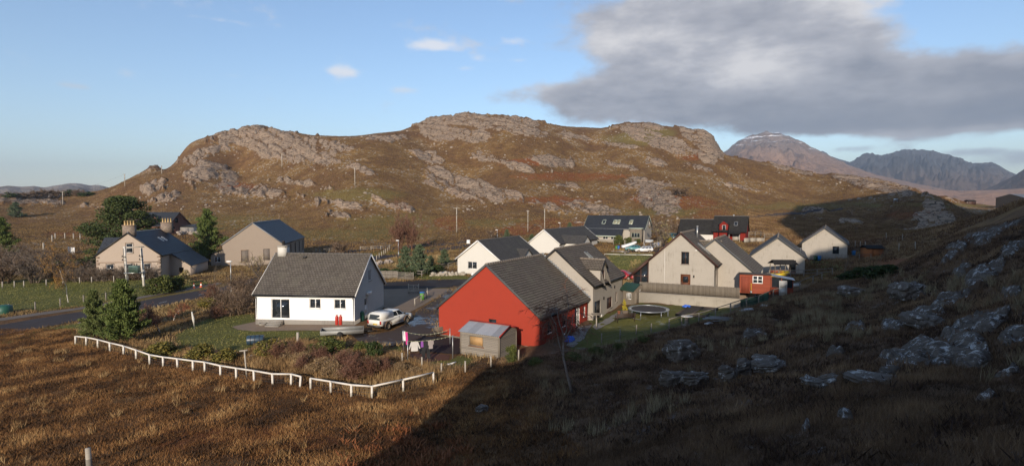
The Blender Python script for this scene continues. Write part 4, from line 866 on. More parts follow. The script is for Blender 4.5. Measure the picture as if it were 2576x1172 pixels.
# red and black house further right
h = house('red_dormer_house', 'dark red house with black roofs, red dormer and lower white wing', 'house', 63.4, 150, -10.2, -61)
op = dict(left=[(6.0, .5, 1.0, 1.6), (7.0, .5, .7, 1.6)])
F, *_ = house_shell(h, 6.6, 8.1, 3.3, 7.0, M_red2, M_blackt, {}, ov=.4, ovy=.3, ridge_m=M_ridged, verge=M_dark, gut=M_gut, pipes=())
dormer(h, -1, -3.32, 5.4, 2.3, 1.0, 5.0, 5.9, F, 6.6, .4, M_red2, M_blackt, M_white, win=(.3, .55, .4, .38), verge=M_dark)
skylight(h, F, 6.6, .4, -1, .38, .62, 2.2, 3.0)
G = Geo(); slope(G, (-5.6, 1.0, 2.5), (-5.6, 4.0, 2.5), (-3.74, 4.0, 3.25), (-3.74, 1.0, 3.25), t=.1); G.build('porch_roof', M_blackt, h)
g = Geo(); g.box((-5.3, 1.2, 1), (.12, .12, 3)); g.box((-5.3, 3.8, 1), (.12, .12, 3)); g.b2((-3.36, 1.4, 0), (-3.31, 3.2, 2.2)); g.build('porch_posts', M_cream, h)
F2, *_ = house_shell(h, 6.0, 9.3, 2.6, 6.0, M_wht, M_blackt, dict(left=[(3.0, .8, 1.6, 1.2)]), ov=.35, ovy=.15, ridge_m=M_ridged, gut=M_gut, y0=8.2, pipes=())
F2['left'].window(h, 3.0, .8, 1.6, 1.2, M_white)
g = Geo(); g.tube([(0, 3.4, 7.0), (0, 3.4, 7.5)], .2, 8); g.build('flue', M_metal, h)

# old stone house with two chimneys
h = house('stone_house', 'old pinkish stone house with slate roof and two chimney stacks of four pots', 'house', -69.5, 100.5, -13.4, -12)
WS, ES, RS = 10.4, 4.3, 8.25
F, roof, wall = house_shell(h, WS, 15.5, ES, RS, M_pink, M_slate2, dict(front=[(4.85, 4.7, 1.1, 1.7), (4.7, 1.0, 1.2, 1.7), (1.6, 1.0, 1.2, 1.7), (7.6, 1.0, 1.2, 1.7)]), ov=.35, ovy=.12, ridge_m=M_lead, verge=M_dark, gut=M_gut, step=.25, pipes=((1, 0),))
M_quoin = plain('dressed_stone', (.26, .19, .14), .9, .3, 4)
f = F['front']
for u, v, w_, h_ in [(4.85, 4.7, 1.1, 1.7), (4.7, 1.0, 1.2, 1.7), (1.6, 1.0, 1.2, 1.7), (7.6, 1.0, 1.2, 1.7)]: f.window(h, u, v, w_, h_, M_white, trans=(.5,), surround=M_quoin)
g = Geo(); f.bar(g, 0, 2.95, WS, 3.1, 0, .05)
for i in range(7): f.bar(g, -.02, .2 + i * .6, .35 if i % 2 else .55, .5 + i * .6, 0, .03); f.bar(g, WS - (.35 if i % 2 else .55), .2 + i * .6, WS + .02, .5 + i * .6, 0, .03)
g.build('quoins', M_quoin, h)
M_pot = plain('buff_chimney_pot', (.5, .36, .17), .8, .2); M_stack = mat('stone_stack', _tile, a=(.24, .19, .15), b=(.32, .26, .2), moss=(.2, .17, .13), w=.5, h=.3)
def _blocks(nt, p):
    br = nd(nt, 'ShaderNodeTexBrick', {'Vector': nd(nt, 'ShaderNodeMapping', {'Vector': coord(nt), 'Rotation': (R(90), 0, 0)}).outputs[0], 'Color1': (.2, .15, .115, 1), 'Color2': (.31, .25, .19, 1), 'Mortar': (.12, .1, .08, 1), 'Scale': 1, 'Mortar Size': .025, 'Brick Width': .55, 'Row Height': .32})
    sets(nt, p, Base_Color=mixc(nt, mth(nt, 'MULTIPLY', noise(nt, coord(nt), 4, 5), .5), br.outputs[0], (.16, .12, .1)), Roughness=.9, Normal=bump(nt, br.outputs[1], -.5, .02))
M_stack = mat('stone_blocks', _blocks)
chimney(h, (0, .75, RS - .8), 1.9, 1.0, 2.1, M_stack, 4, M_pot, M_quoin, poth=.8); chimney(h, (1.2, 14.6, RS - .6), 2.0, 1.0, 2.0, M_stack, 4, M_pot, M_quoin, poth=.8)
for a in (8.0, 9.6): skylight(h, F, WS, .35, 1, .5, .66, a, a + .6, glass=GLASSB, fm=M_white)
# side extensions: low slated wing to the right, cross wing behind to the left
G = Geo(); g = Geo(); k = F['k']
slope(G, (9.0, 4.2, 1.7), (9.0, 15.0, 1.7), (5.5, 15.0, F['z0'] - .02), (5.5, 4.2, F['z0'] - .02), t=.1, step=.25)
wall_face(g, (5.2, 4.5, 0), (1, 0, 0), (0, 0, 1), (0, -1, 0), [(0, -1), (3.5, -1), (3.5, 1.75), (0, 4.0)], [(1.5, -.2, .8, 1.6)]); g.b2((8.6, 4.52, -1), (8.7, 14.8, 1.75))
sw = g.build('side_wing', M_pink, h); G.build('roof', M_slate2, sw)
g = Geo()
slope(g, (-6.6, 6.5, 3.9), (-11.2 + 3, 6.5, 3.9), (-11.2 + 3, 10, 7.0), (-3.6, 10, 7.0), t=.1, step=.25); slope(g, (-6.6, 13.5, 3.9), (-8.2, 13.5, 3.9), (-8.2, 10, 7.0), (-3.6, 10, 7.0), t=.1, step=.25)
G = Geo(); wall_face(G, (-8, 13.2, 0), (0, -1, 0), (0, 0, 1), (-1, 0, 0), [(0, -1), (6.4, -1), (6.4, 3.9), (3.2, 6.8), (0, 3.9)], []); G.add([(-8, 6.8, -1), (-5.2, 6.8, -1), (-5.2, 6.8, 4.1), (-8, 6.8, 3.9)], [(0, 1, 2, 3)])
cw = G.build('cross_wing', M_pink, h); g.build('roof', M_slate2, cw)

# hall with the slate roof
h = house('church_hall', 'plain harled church hall with blue grey slate roof and a small side annex', 'church hall', -58.1, 124.5, -13.5, -10.9)
op = dict(front=[(3.9, .7, 1.5, 2.6), (10.0 - 1.5, 1.0, 1.4, 2.6)], right=[(3 + i * 5.4, 1.3, 1.1, 2.7) for i in range(5)])
F, *_ = house_shell(h, 12.7, 27, 4.7, 9.35, M_hall, M_slate2, op, ov=.2, ovy=.12, ridge_m=M_lead, verge=M_lead, gut=M_gut, step=.25, pipes=())
M_board = plain('boarded_window', (.16, .135, .115), .9, .3)
F['front'].window(h, 3.9, .7, 1.5, 2.6, M_board, mull=(.5,), trans=(.25, .5, .75), glass=M_board, surround=M_quoin); F['front'].window(h, 8.5, 1.0, 1.4, 2.6, M_board, glass=M_board)
for i in range(5): F['right'].window(h, 3 + i * 5.4, 1.3, 1.1, 2.7, M_dark, trans=(.5,), surround=M_quoin)
for y_ in (-.1, 27.1):
    g = Geo(); g.lathe([(.16, 0), (.12, .15), (.05, .25), (.05, 1.2), (.09, 1.3), (.04, 1.45), (0, 1.9)], 6, (0, y_, 9.4)); g.build('finial', M_quoin, h)
g = Geo(); wall_face(g, (-9.0, .8, 0), (1, 0, 0), (0, 0, 1), (0, -1, 0), [(0, -1), (2.65, -1), (2.65, 3.5), (0, 2.4)], [(.75, .7, 1.2, 1.2)]); g.b2((-9.0, .82, -1), (-8.9, 6, 2.4))
an = g.build('annex', M_hall, h); g = Geo(); slope(g, (-9.3, .5, 2.4), (-9.3, 6.2, 2.4), (-6.36, 6.2, 3.65), (-6.36, .5, 3.65), t=.1); g.build('roof', M_slate2, an)
Frame((-9.0, .8, 0), (1, 0, 0), (0, -1, 0)).window(h, .75, .7, 1.2, 1.2, M_white, mull=(.5,))

# dark house behind the pine
h = house('brown_house', 'brown gabled house with a dark roof and dormer half hidden by the big pine', 'house', -119.7, 200.2, -10.4, -75)
M_brownw = roofcast = roughcast('brown_harling', (.17, .085, .065), amt=.3)
F, *_ = house_shell(h, 9.2, 14.5, 3.3, 7.6, M_brownw, M_slate, dict(front=[(2.6, 3.9, 1.5, 1.8), (.6, .6, 2.0, 2.0)]), ov=.5, ovy=.4, verge=M_brownt, gut=M_gut, pipes=())
F['front'].window(h, 2.6, 3.9, 1.5, 1.8, M_brownt); F['front'].window(h, .6, .6, 2.0, 2.0, M_brownt)
dormer(h, -1, -4.0, 6.6, 3.0, 3.2, 5.1, 6.3, F, 9.2, .5, M_brownw, M_slate, M_brownt)

# long store at the right edge
h = house('steel_store', 'long low dark corrugated store on the flat field at the right edge', 'store', 266, 298, -.6, 78)
M_corr = plain('dark_cladding', (.04, .035, .032), .6, .25, .4)
F, *_ = house_shell(h, 14, 46, 4.2, 6.2, M_corr, plain('grey_cladding', (.13, .135, .14), .5, .3, .3), {}, ov=.2, ovy=.2, pipes=(), step=1.2)
# platform and low wall under the tan house
# ------------------------------------------------------------------ roads, yards
def sheet(name, poly, m, off=.03, res=1.0, world=False, kind='structure', edge=1.0):
    """a surface laid on the ground inside the outline (points seen at px, py)"""
    P = [Vector(p) if world else gp(*p) for p in poly]; P2 = []
    for i, p in enumerate(P):
        q = P[(i + 1) % len(P)]; d = (Vector(q[:2]) - Vector(p[:2])).length; k = max(1, int(d / edge))
        P2 += [Vector(p[:2]).lerp(Vector(q[:2]), j / k) for j in range(k)]
    n = len(P2); pl = [(p.x, p.y) for p in P2]; xs = [p[0] for p in pl]; ys = [p[1] for p in pl]
    gx, gy = np.meshgrid(np.arange(min(xs), max(xs), res), np.arange(min(ys), max(ys), res)); gx = gx + (np.arange(gx.shape[0])[:, None] % 2) * res * .5
    ok = inpoly(gx, gy, pl); pts = P2 + [Vector((a, b)) for a, b in zip(gx[ok], gy[ok])]
    vs, es, fs, *_ = geometry.delaunay_2d_cdt(pts, [(i, (i + 1) % n) for i in range(n)], [], 1, 1e-4)
    X = np.array([v.x for v in vs]); Yv = np.array([v.y for v in vs]); Zv = terrain(X, Yv) + off
    G = Geo(); G.add(np.stack([X, Yv, Zv], -1), [tuple(f) for f in fs]); G.add([], []) if False else None
    o = G.build(name, m, smooth=True, fix=False)
    if len(o.data.polygons) and o.data.polygons[0].normal.z < 0: o.data.flip_normals()
    return tag(o, kind=kind)
def _asph(nt, p, a, b, wet=.0):
    v = nd(nt, 'ShaderNodeNewGeometry').outputs['Position']; n = noise(nt, v, .5, 6, .65); f = noise(nt, v, 22, 3, .7)
    c = mixc(nt, n, a, b); c = mixc(nt, mth(nt, 'MULTIPLY', f, .5), c, tuple(x * .55 for x in a))
    w = mth(nt, 'MULTIPLY', sstep(nt, noise(nt, v, .28, 4, .6), .5, .62), wet)
    sets(nt, p, Base_Color=mixc(nt, w, c, tuple(x * .5 for x in a)), Roughness=mth(nt, 'SUBTRACT', .88, mth(nt, 'MULTIPLY', w, .62)), Normal=bump(nt, f, mth(nt, 'MULTIPLY', mth(nt, 'SUBTRACT', 1.0, w), .4), .02), Specular_IOR_Level=mth(nt, 'ADD', .1, mth(nt, 'MULTIPLY', w, .5)))
M_road = mat('asphalt', _asph, a=(.05, .043, .044), b=(.08, .068, .067), wet=.12)
M_drive = mat('wet_tarmac', _asph, a=(.065, .048, .042), b=(.105, .078, .065), wet=1.0)
M_tar = mat('dark_tarmac', _asph, a=(.035, .029, .029), b=(.055, .046, .044), wet=.2)
M_path = mat('path_asphalt', _asph, a=(.16, .135, .115), b=(.22, .185, .155))
M_gravel = mat('gravel', _asph, a=(.19, .14, .1), b=(.32, .24, .175))
M_bark = mat('bark_mulch', _asph, a=(.1, .05, .035), b=(.17, .085, .06))
M_slab = plain('paving_slabs', (.2, .185, .16), .9, .35, 1.5)
sheet('road', [(-60, 852), (0, 844), (100, 826), (210, 805), (330, 786), (430, 767), (500, 752), (560, 738), (640, 716), (760, 690), (880, 668), (960, 652), (1040, 641), (1150, 627), (1210, 616),
               (1212, 611), (1120, 623), (1030, 634), (940, 645), (850, 658), (740, 678), (640, 699), (560, 722), (480, 735), (370, 755), (214, 783), (100, 801), (0, 818), (-60, 827)], M_road, .05)
sheet('side_road', [(780, 646), (870, 637), (960, 628), (1040, 623), (1120, 618), (1215, 612), (1260, 606), (1258, 601), (1195, 608), (1120, 612), (1040, 616), (960, 620), (870, 628), (780, 638)], M_road, .05, res=2)
sheet('footpath', [(-60, 816), (0, 808), (100, 793), (212, 777), (370, 748), (480, 729), (548, 716), (560, 713), (548, 711), (480, 723), (370, 743), (212, 772), (100, 786), (0, 800), (-60, 807)], M_path, .04)
sheet('road', [(955, 712), (1020, 706), (1090, 704), (1150, 703), (1200, 704), (1330, 690), (1400, 684), (1420, 690), (1340, 700), (1195, 714), (1140, 723), (1085, 725), (1030, 726), (955, 728)], M_tar, .05)
sheet('driveway', [(1138, 723), (1195, 713), (1170, 733), (1132, 762), (1104, 782), (1104, 842), (1066, 847), (1010, 868), (952, 872), (905, 862), (878, 838), (940, 842), (990, 832), (1040, 806), (1046, 787), (1090, 757), (1112, 740)], M_drive, .06)
sheet('tarmac_yard', [(1100, 846), (1165, 853), (1162, 890), (1140, 892), (1072, 885), (1008, 872), (1012, 868), (1066, 848)], M_tar, .05)
sheet('gravel_yard', [(964, 727), (1143, 726), (1085, 756), (1042, 780), (1000, 800), (966, 776)], M_gravel, .03)
sheet('gravel_path', [(583, 822), (640, 810), (890, 815), (900, 838), (830, 832), (740, 831), (640, 834), (600, 830)], M_gravel, .03)
sheet('bark_bed', [(1012, 893), (1070, 886), (1132, 893), (1128, 905), (1075, 911), (1020, 906)], M_bark, .03)
sheet('patio', [(1455, 822), (1489, 818), (1470, 852), (1441, 874), (1424, 870)], M_slab, .04)
sheet('garden_path', [(1490, 822), (1553, 786), (1572, 780), (1580, 788), (1545, 806), (1500, 830)], M_slab, .04)
sheet('road', [(1640, 610), (1690, 600), (1740, 612), (1780, 640), (1700, 690), (1600, 700), (1560, 706), (1556, 694), (1650, 672), (1700, 640), (1640, 632), (1570, 636), (1572, 630), (1640, 622)], M_tar, .05, res=1.5)
# a track on the far moor
sheet('track', [(1880, 552), (1930, 545), (1990, 540), (2060, 533), (2120, 528), (2120, 524), (2060, 528), (1990, 534), (1930, 538), (1880, 545)], M_road, .25, res=3, edge=3)
# painted centre dashes
for a, b in (((37, 843), (60, 840)), ((195, 814), (208, 811)), ((500, 742), (516, 739)), ((400, 763), (420, 759))):
    p, q = gp(*a), gp(*b); d = (q - p).normalized(); n = Vector((-d.y, d.x, 0)) * .06; G = Geo()
    L = [p + (q - p) * (i / 8) for i in range(9)]; V = [];
    for c in L: z = gh(c.x, c.y) + .06; V += [(c.x + n.x, c.y + n.y, z), (c.x - n.x, c.y - n.y, z)]
    G.add(V, [(2 * i, 2 * i + 1, 2 * i + 3, 2 * i + 2) for i in range(8)]); tag(G.build('road_marking', plain('road_paint', (.6, .6, .58), .7)), kind='structure')

# platform with the low rendered wall and the paling fence
a, b = atz(1607, 762, -12.35), atz(1862, 774, -12.0); a = Vector(a); b = Vector(b); d = (b - a); d.z = 0; Lw = d.length; d.normalize(); nn = Vector((d.y, -d.x, 0)); yw = math.atan2(d.y, d.x)
ZP = -11.02
t = thing('retaining_wall', 'low stained rendered retaining wall below the paling fence', 'wall', (a.x, a.y, -13.2), yw)
G = Geo(); G.b2((0, -.12, -1), (Lw, .12, ZP + 13.2 + .04)); G.build('wall', M_wallc, t)
g = Geo(); g.b2((-.03, -.16, ZP + 13.245), (Lw + .03, .16, ZP + 13.3)); g.build('coping', M_conc, t)
t = thing('paling_fence', 'silvered wooden paling fence on top of the low rendered wall', 'fence', (a.x, a.y, ZP + .1), yw, None)
g = Geo(); g2 = Geo(); rnd = random.Random(3); x = 0.05
while x < Lw - .1:
    g.box((x, .28, .62 + rnd.uniform(-.02, .02)), (.1, .022, 1.24), ry=rnd.uniform(-.012, .012)); x += .165
x = 0.13
while x < Lw - .1:
    g.box((x, .36, .6 + rnd.uniform(-.02, .02)), (.1, .022, 1.2)); x += .165
g.build('palings', M_vboard, t)
for z in (.25, 1.0): g2 = Geo(); g2.b2((0, .292, z), (Lw, .348, z + .07)); g2.build('rail', M_vboard, t)
G = Geo(); pp = [(a.x + nn.x * -.12, a.y + nn.y * -.12), (b.x + nn.x * -.12, b.y + nn.y * -.12), (b.x + 10, b.y + 16), (a.x + 14, a.y + 30), (a.x - 1.0, a.y + 6)]
G.prism(pp, -14.2, ZP); tag(G.build('terrace', M_gravel), kind='structure')

# ------------------------------------------------------------------ fences
def post(G, p, h, w=.11, lean=(0, 0), top=0):
    a = np.array(p, float) - (0, 0, .3); G.beam(a, np.array(p, float) + (lean[0], lean[1], h), w, w, up=(0, 1, 0))
def _net(nt, p, sx=.12):
    v = nd(nt, 'ShaderNodeNewGeometry').outputs['Position']
    sets(nt, p, Base_Color=(.12, .11, .1), Roughness=.5, Metallic=.4)
M_wire = mat('fence_wire', _net)
def fence(name, label, pts, h=1.0, w=.1, m=None, rails=(), rail=(.05, .12), wires=(), net=None, group=None, mrail=None, cat='fence', leans={}, wr=.008, heights=None):
    P = [p if isinstance(p, Vector) else gp(*p) for p in pts]; o = P[0]
    t = thing(name, label, cat, o, 0, group)
    T = []
    for i, p in enumerate(P):
        q = p - o; hh = heights[i] if heights else h; G = Geo(); le = leans.get(i, (random.uniform(-.03, .03), random.uniform(-.03, .03))); post(G, q, hh, w, le); G.build('post', m or M_post, t); T.append((q, hh, le))
    for (q, h1, l1), (r, h2, l2) in zip(T, T[1:]):
        for f in rails: G = Geo(); G.beam(q + Vector((l1[0] * f, l1[1] * f, h1 * f)), r + Vector((l2[0] * f, l2[1] * f, h2 * f)), rail[0], rail[1]); G.build('rail', mrail or m or M_post, t)
    if wires or net:
        G = Geo()
        for (q, h1, _), (r, h2, _) in zip(T, T[1:]):
            for f in wires: G.tube([q + Vector((0, 0, h1 * f)), r + Vector((0, 0, h2 * f))], wr, 3, cap=False)
            if net:
                n = max(2, int((r - q).length / net))
                for i in range(1, n): s = q.lerp(r, i / n); G.tube([s + Vector((0, 0, .05)), s + Vector((0, 0, h1 * .85))], wr * .7, 3, cap=False)
        G.build('wire', M_wire, t)
    return t
random.seed(5)
Z1 = lambda x, y: (157.2 + .3557 * x, 754.7 + .3557 * y)
Z2 = lambda x, y: (597.5 + .322 * x, 723.2 + .322 * y)
Z3 = lambda x, y: (943.4 + .322 * x, 691.8 + .322 * y)
ZA = lambda x, y: (.322 * x, 440.2 + .322 * y)
ZB = lambda x, y: (503.1 + .322 * x, 503.1 + .322 * y)
ZC = lambda x, y: (943.4 + .322 * x, 503.1 + .322 * y)
ZD = lambda x, y: (1446.5 + .322 * x, 503.1 + .322 * y)
ZE = lambda x, y: (1698.1 + .322 * x, 440.2 + .322 * y)
ZF = lambda x, y: (2072.9 + .2951 * x, 440.2 + .2951 * y)
Z6 = lambda x, y: (.2146 * x, 628.9 + .2146 * y)
Z4 = lambda x, y: (1446.5 + .1395 * x, 528.3 + .1395 * y)
Z5 = lambda x, y: (1383.6 + .2146 * x, 628.9 + .2146 * y)
M_wpost = mat('bleached_white_wood', _wood, a=(.5, .46, .4), b=(.74, .7, .63), dark=(.45, .42, .36), board=5.)
wl = [Z1(*p) for p in ((93, 314), (168, 322), (250, 339), (338, 362), (432, 387), (522, 417), (618, 452), (713, 470), (816, 482), (924, 499), (1007, 508), (1118, 535), (1230, 554), (1356, 574), (1488, 597))] + [Z2(418, 760), Z2(486, 782)]
fence('paddock_fence', 'long white post and rail fence running beside the two pines and hedge', wl, .86, .13, M_wpost, (.97,), (.09, .11), (.2, .45, .7), .35, leans={16: (.08, .05)})
wl = [Z2(*p) for p in ((572, 795), (730, 822), (889, 852), (1050, 862), (1296, 807), (1533, 748))]
fence('paddock_fence', 'short white rail fence with a corner, just right of the gap in the long one', wl, .86, .13, M_wpost, (.97,), (.09, .11), (.2, .45, .7), .35)
wl = [Z3(*p) for p in ((52, 640), (215, 692), (368, 727), (518, 780), (706, 762), (905, 722), (1120, 667))]
fence('wire_fence', 'netting fence on thin posts between the clothes line and the rough grass', wl, .95, .11, None, (), (.05, .1), (.95, .75, .5, .25, .1), .12, wr=.006)
wl = [(1683, 828), (1715, 818), (1758, 812), (1800, 800), (1838, 788), (1878, 774), (1908, 766), (1945, 750), (1978, 740), (2012, 729), (2045, 714), (2068, 705)]
fence('garden_fence', 'weathered garden fence with one long top rail climbing along the shaded hillside', wl, 1.0, .1, M_silver, (.98,), (.05, .08), (.3, .6), None)
g = Geo(); P = [gp(*p) for p in ((1862, 776), (1878, 771), (1908, 763), (1932, 756))]
for i in range(24):
    u = i / 23 * 3; k = min(int(u), 2); p = P[k].lerp(P[k + 1], u - k); g.v.append(np.array([[p.x, p.y - .15 + .06 * math.sin(i * 1.7), p.z], [p.x, p.y - .15 + .1 * math.sin(i * 1.3 + 1), p.z + .95]])); g.n += 2
g.f = {4: [(np.array([[2 * i, 2 * i + 2, 2 * i + 3, 2 * i + 1] for i in range(23)]), 0, None)]}
tag(g.build('windbreak_netting', plain('green_netting', (.035, .085, .06), .8, .4, 2)), 'green windbreak netting along the shaded fence by the red shed', 'netting')
wl = [ZC(*p) for p in ((317, 598), (365, 602), (410, 586), (460, 562), (505, 548), (572, 536), (640, 520))]
fence('rail_fence', 'sloping timber rail fence between the small pines and white bungalow', wl, 1.15, .13, M_silver, (.93, .5), (.06, .13))
wl = [ZC(*p) for p in ((48, 612), (90, 612), (132, 612), (172, 614))]
t = fence('board_fence', 'grey close boarded fence beside the field gate behind the white cottage', wl, 1.35, .1, M_silver, (.1, .3, .5, .7, .9), (.03, .24))
wl = [ZB(*p) for p in ((1253, 398), (1337, 395), (1413, 391), (1480, 380))]
fence('rail_fence', 'far rail fence beside the side road, straight and nearly level', wl, 1.3, .16, M_post, (.9, .5), (.05, .1))
wl = [ZB(*p) for p in ((1380, 473), (1400, 455), (1420, 442), (1437, 430), (1450, 420), (1464, 408), (1478, 395))]
fence('post_fence', 'row of pale posts running uphill between the two roads', wl, 1.3, .14, M_post, (), (.05, .1), (.3, .6, .9))
wl = [ZB(*p) for p in ((905, 418), (935, 416), (970, 414), (1010, 412), (1060, 410), (1110, 408))]
fence('post_fence', 'dark close picket fence right of the church hall', wl, 1.3, .14, M_silver, (.9, .5), (.05, .1), ())
wl = [Z6(*p) for p in ((-60, 452), (28, 446), (170, 440), (280, 436), (543, 418), (740, 404), (936, 392), (1075, 386), (1335, 376), (1500, 370))]
fence('field_fence', 'post and wire fence along the top of the left field below the bare shrubs', wl, 1.1, .12, M_post, (), (.05, .1), (.3, .6, .9))
wl = [Z6(*p) for p in ((110, 730), (415, 706), (707, 662), (980, 622), (1243, 588), (1420, 556))]
fence('field_fence', 'dark post and wire fence along the footpath below the left field', wl, 1.15, .12, M_silver, (), (.05, .1), (.3, .6, .9))
wl = [ZA(*p) for p in ((340, 590), (408, 520), (432, 502), (508, 500), (575, 504), (627, 505), (690, 440))]
fence('hill_fence', 'straggling fence of pale posts on the slope left of the big pine', wl, 2.2, .26, M_post, (), (.05, .1), (.5, .9), wr=.015)
wl = [ZE(*p) for p in ((1000, 775), (1010, 832), (1105, 830), (1120, 790), (1235, 770))]
fence('rail_fence', 'rail fence in front of the shelter and furthest bungalows', [ZE(*p) for p in ((735, 800), (810, 802), (900, 802), (1005, 802), (1110, 795), (1230, 785))], 1.2, .12, M_silver, (.95, .55), (.05, .1))
fence('mesh_fence', 'grey mesh fence in front of the furthest tan bungalow', [ZE(*p) for p in ((1060, 662), (1150, 662), (1250, 662), (1350, 665), (1440, 660), (1530, 652))], 1.0, .08, M_silver, (.95,), (.04, .06), (.2, .4, .6, .8), .5)
fence('post_fence', 'spaced tall posts on the shaded moor beyond the orange shed', [ZF(*p) for p in ((265, 620), (308, 625), (350, 628), (530, 545), (668, 562), (638, 650), (778, 640))], 1.6, .1, M_post, (), (.05, .1), ())
fence('rail_fence', 'timber rails beside the dark red house on its right', [ZE(*p) for p in ((575, 488), (625, 486), (670, 484), (700, 506), (770, 508))], 1.6, .16, M_silver, (.95, .55), (.05, .12))
fence('timber_fence', 'low pale fence in front of the dark red house', [ZE(*p) for p in ((540, 528), (590, 526), (640, 526), (695, 526))], 1.1, .12, M_post, (.1, .3, .5, .7, .92), (.03, .26))
fence('post_fence', 'garden posts in front of the slate roofed house', [Z4(*p) for p in ((692, 630), (800, 632), (900, 655), (1065, 640), (1235, 640))], 1.3, .14, M_post, (), (.05, .1), (.5, .9))
fence('wire_fence', 'line of short dark posts at the frosty lower edge of the trampoline garden', [Z5(*p) for p in ((605, 1090), (823, 1040), (1010, 990), (1185, 975))], .95, .09, M_silver, (), (.05, .1), (.3, .6, .95))
fence('post_fence', 'line of small posts on the flat field before the dark store', [ZF(*p) for p in ((1085, 240), (1150, 242), (1220, 246), (1290, 250), (1360, 252), (1440, 253), (1530, 254), (1600, 254))], 1.3, .16, M_post, (), (.05, .1), (.9,))
p = gp(2446, 514); t = thing('field_shed', 'tiny dark shed with a pale end far off on the flat field', 'shed', p, R(8)); G = Geo(); G.b2((-2.5, 0, -.5), (2.5, 3, 1.9)); G.build('wall', M_brownt, t); G = Geo(); slope(G, (-2.7, -.2, 1.85), (2.7, -.2, 1.85), (2.7, 1.5, 2.7), (-2.7, 1.5, 2.7), t=.1, step=1); slope(G, (-2.7, 3.2, 1.85), (2.7, 3.2, 1.85), (2.7, 1.5, 2.7), (-2.7, 1.5, 2.7), t=.1, step=1); G.build('roof', M_blackt, t); G = Geo(); G.b2((2.52, .1, 0), (2.6, 2.9, 1.85)); G.build('end_wall', M_white, t)
# gates
def bar_gate(name, label, a, b, h, m, bars=5, w=.07, brace=True, cat='gate', tube=False):
    a, b = [p if isinstance(p, Vector) else gp(*p) for p in (a, b)]; t = thing(name, label, cat, a); d = b - a
    for s in (0, 1): G = Geo(); G.beam(d * s + Vector((0, 0, -.1)), d * s + Vector((0, 0, h * 1.08)), w * 1.6, w * 1.6, up=(0, 1, 0)); G.build('post', m, t)
    for i in range(bars):
        z = h * (.14 + .84 * i / (bars - 1)); G = Geo()
        G.tube([d * .04 + Vector((0, 0, z)), d * .96 + Vector((0, 0, z))], w * .4, 6) if tube else G.beam(d * .03 + Vector((0, 0, z)), d * .97 + Vector((0, 0, z)), w * .5, w * 1.3); G.build('bar', m, t)
    if brace: G = Geo(); G.beam(d * .04 + Vector((0, .03, h * .14)), d * .96 + Vector((0, .03, h * .95)), w * .5, w); G.beam(d * .5 + Vector((0, .04, h * .14)), d * .5 + Vector((0, .04, h * .95)), w * .5, w); G.build('brace', m, t)
    return t
bar_gate('field_gate', 'open timber field gate on the drive beside the green bin', ZC(262, 733), ZC(341, 732), 1.35, M_post, 6)
bar_gate('field_gate', 'closed grey timber gate behind the white cottage beside a boarded fence', ZC(178, 622), ZC(300, 628), 1.35, M_silver, 7)
bar_gate('metal_gate', 'long galvanised bar gate near the parked white estate car', Z4(1252, 676), Z4(1478, 680), 1.35, M_metal, 6, .06, tube=True)
bar_gate('timber_gate', 'narrow timber gate right of the long galvanised gate', Z4(1490, 680), Z4(1546, 672), 1.5, M_post, 5)
bar_gate('white_gate', 'white metal gate at the end of the lane behind the stone house', ZA(536, 618), ZA(582, 622), 1.8, M_white, 6, .1)
fence('rail_fence', 'broken timber rails beside the green bin with the blue lid', [ZC(*p) for p in ((312, 828), (362, 800), (402, 768), (410, 742))], 1.0, .12, M_post, (.9,), (.05, .1))
t = thing('hand_rail', 'short orange timber handrail at the white cottage side door', 'railing', gp(*ZB(1276, 872)))
b_ = gp(*ZB(1355, 868)) - gp(*ZB(1276, 872)); M_or = plain('orange_timber', (.4, .17, .05), .6, .3, 4)
for s in (0, 1): G = Geo(); G.beam(b_ * s, b_ * s + Vector((0, 0, 1.25)), .09, .09, up=(0, 1, 0)); G.build('post', M_or, t)
for z in (.55, .85, 1.2): G = Geo(); G.beam(Vector((0, 0, z)), b_ + Vector((0, 0, z)), .04, .12); G.build('rail', M_or, t)
# foreground post
p = Vector(atY(226, 1172, 25)); p.z = gh(p.x, p.y); q = Vector(atY(221, 1126, 25.2))
G = Geo(); G.tube([p - Vector((0, 0, .4)), p.lerp(q, .5), q], [.125, .122, .115], 10); o = G.build('fence_post', M_post, smooth=False); tag(o, 'lone round weathered post at the bottom left of the moor', 'post')
for px, pb, pt, lab in ((749, 868, 845, 'single grey post beside the gorse below the white cottage garden'), ):
    p = gp(px, pb); G = Geo(); G.beam(p - Vector((0, 0, .3)), p + Vector((.03, 0, 1.25)), .2, .2, up=(0, 1, 0)); tag(G.build('fence_post', M_post), lab, 'post')
# ------------------------------------------------------------------ street furniture and poles
def pole_h(px, pt, pb):
    b = gp(px, pb); r = ray(px, pt); return b, float(r[2] / r[1] * b.y - b.z)
def lamp(px, pt, pb, label):
    b, h = pole_h(px, pt, pb); t = thing('street_lamp', label, 'street lamp', b, 0, 'street lamps along the estate roads')
    G = Geo(); G.tube([(0, 0, -.2), (0, 0, 1.2)], .1, 8); G.tube([(0, 0, 1.2), (0, 0, h - .1)], [.075, .055], 8); G.build('post', M_metal, t)
    G = Geo(); v = []; G.lathe([(.0, -.16), (.16, -.12), (.2, 0), (.12, .09), (0, .1)], 10, (0, 0, 0)); V = np.concatenate(G.v) * (2.4, 1, 1) + (-.22, 0, h - .02); G.v = [V]; G.build('lantern', M_white, t, smooth=True)
lamp(582, 657, 741, 'street lamp with white head left of the white cottage'); lamp(1002.5, 604.5, 644, 'street lamp in front of the tall bare birches'); lamp(1251, 578, 599, 'street lamp behind the nearer white bungalow')
lamp(1408.7, 560, 578, 'small street lamp furthest back, above the long white bungalow roof'); lamp(1530.5, 569.5, 600, 'street lamp standing before the slate roofed house')
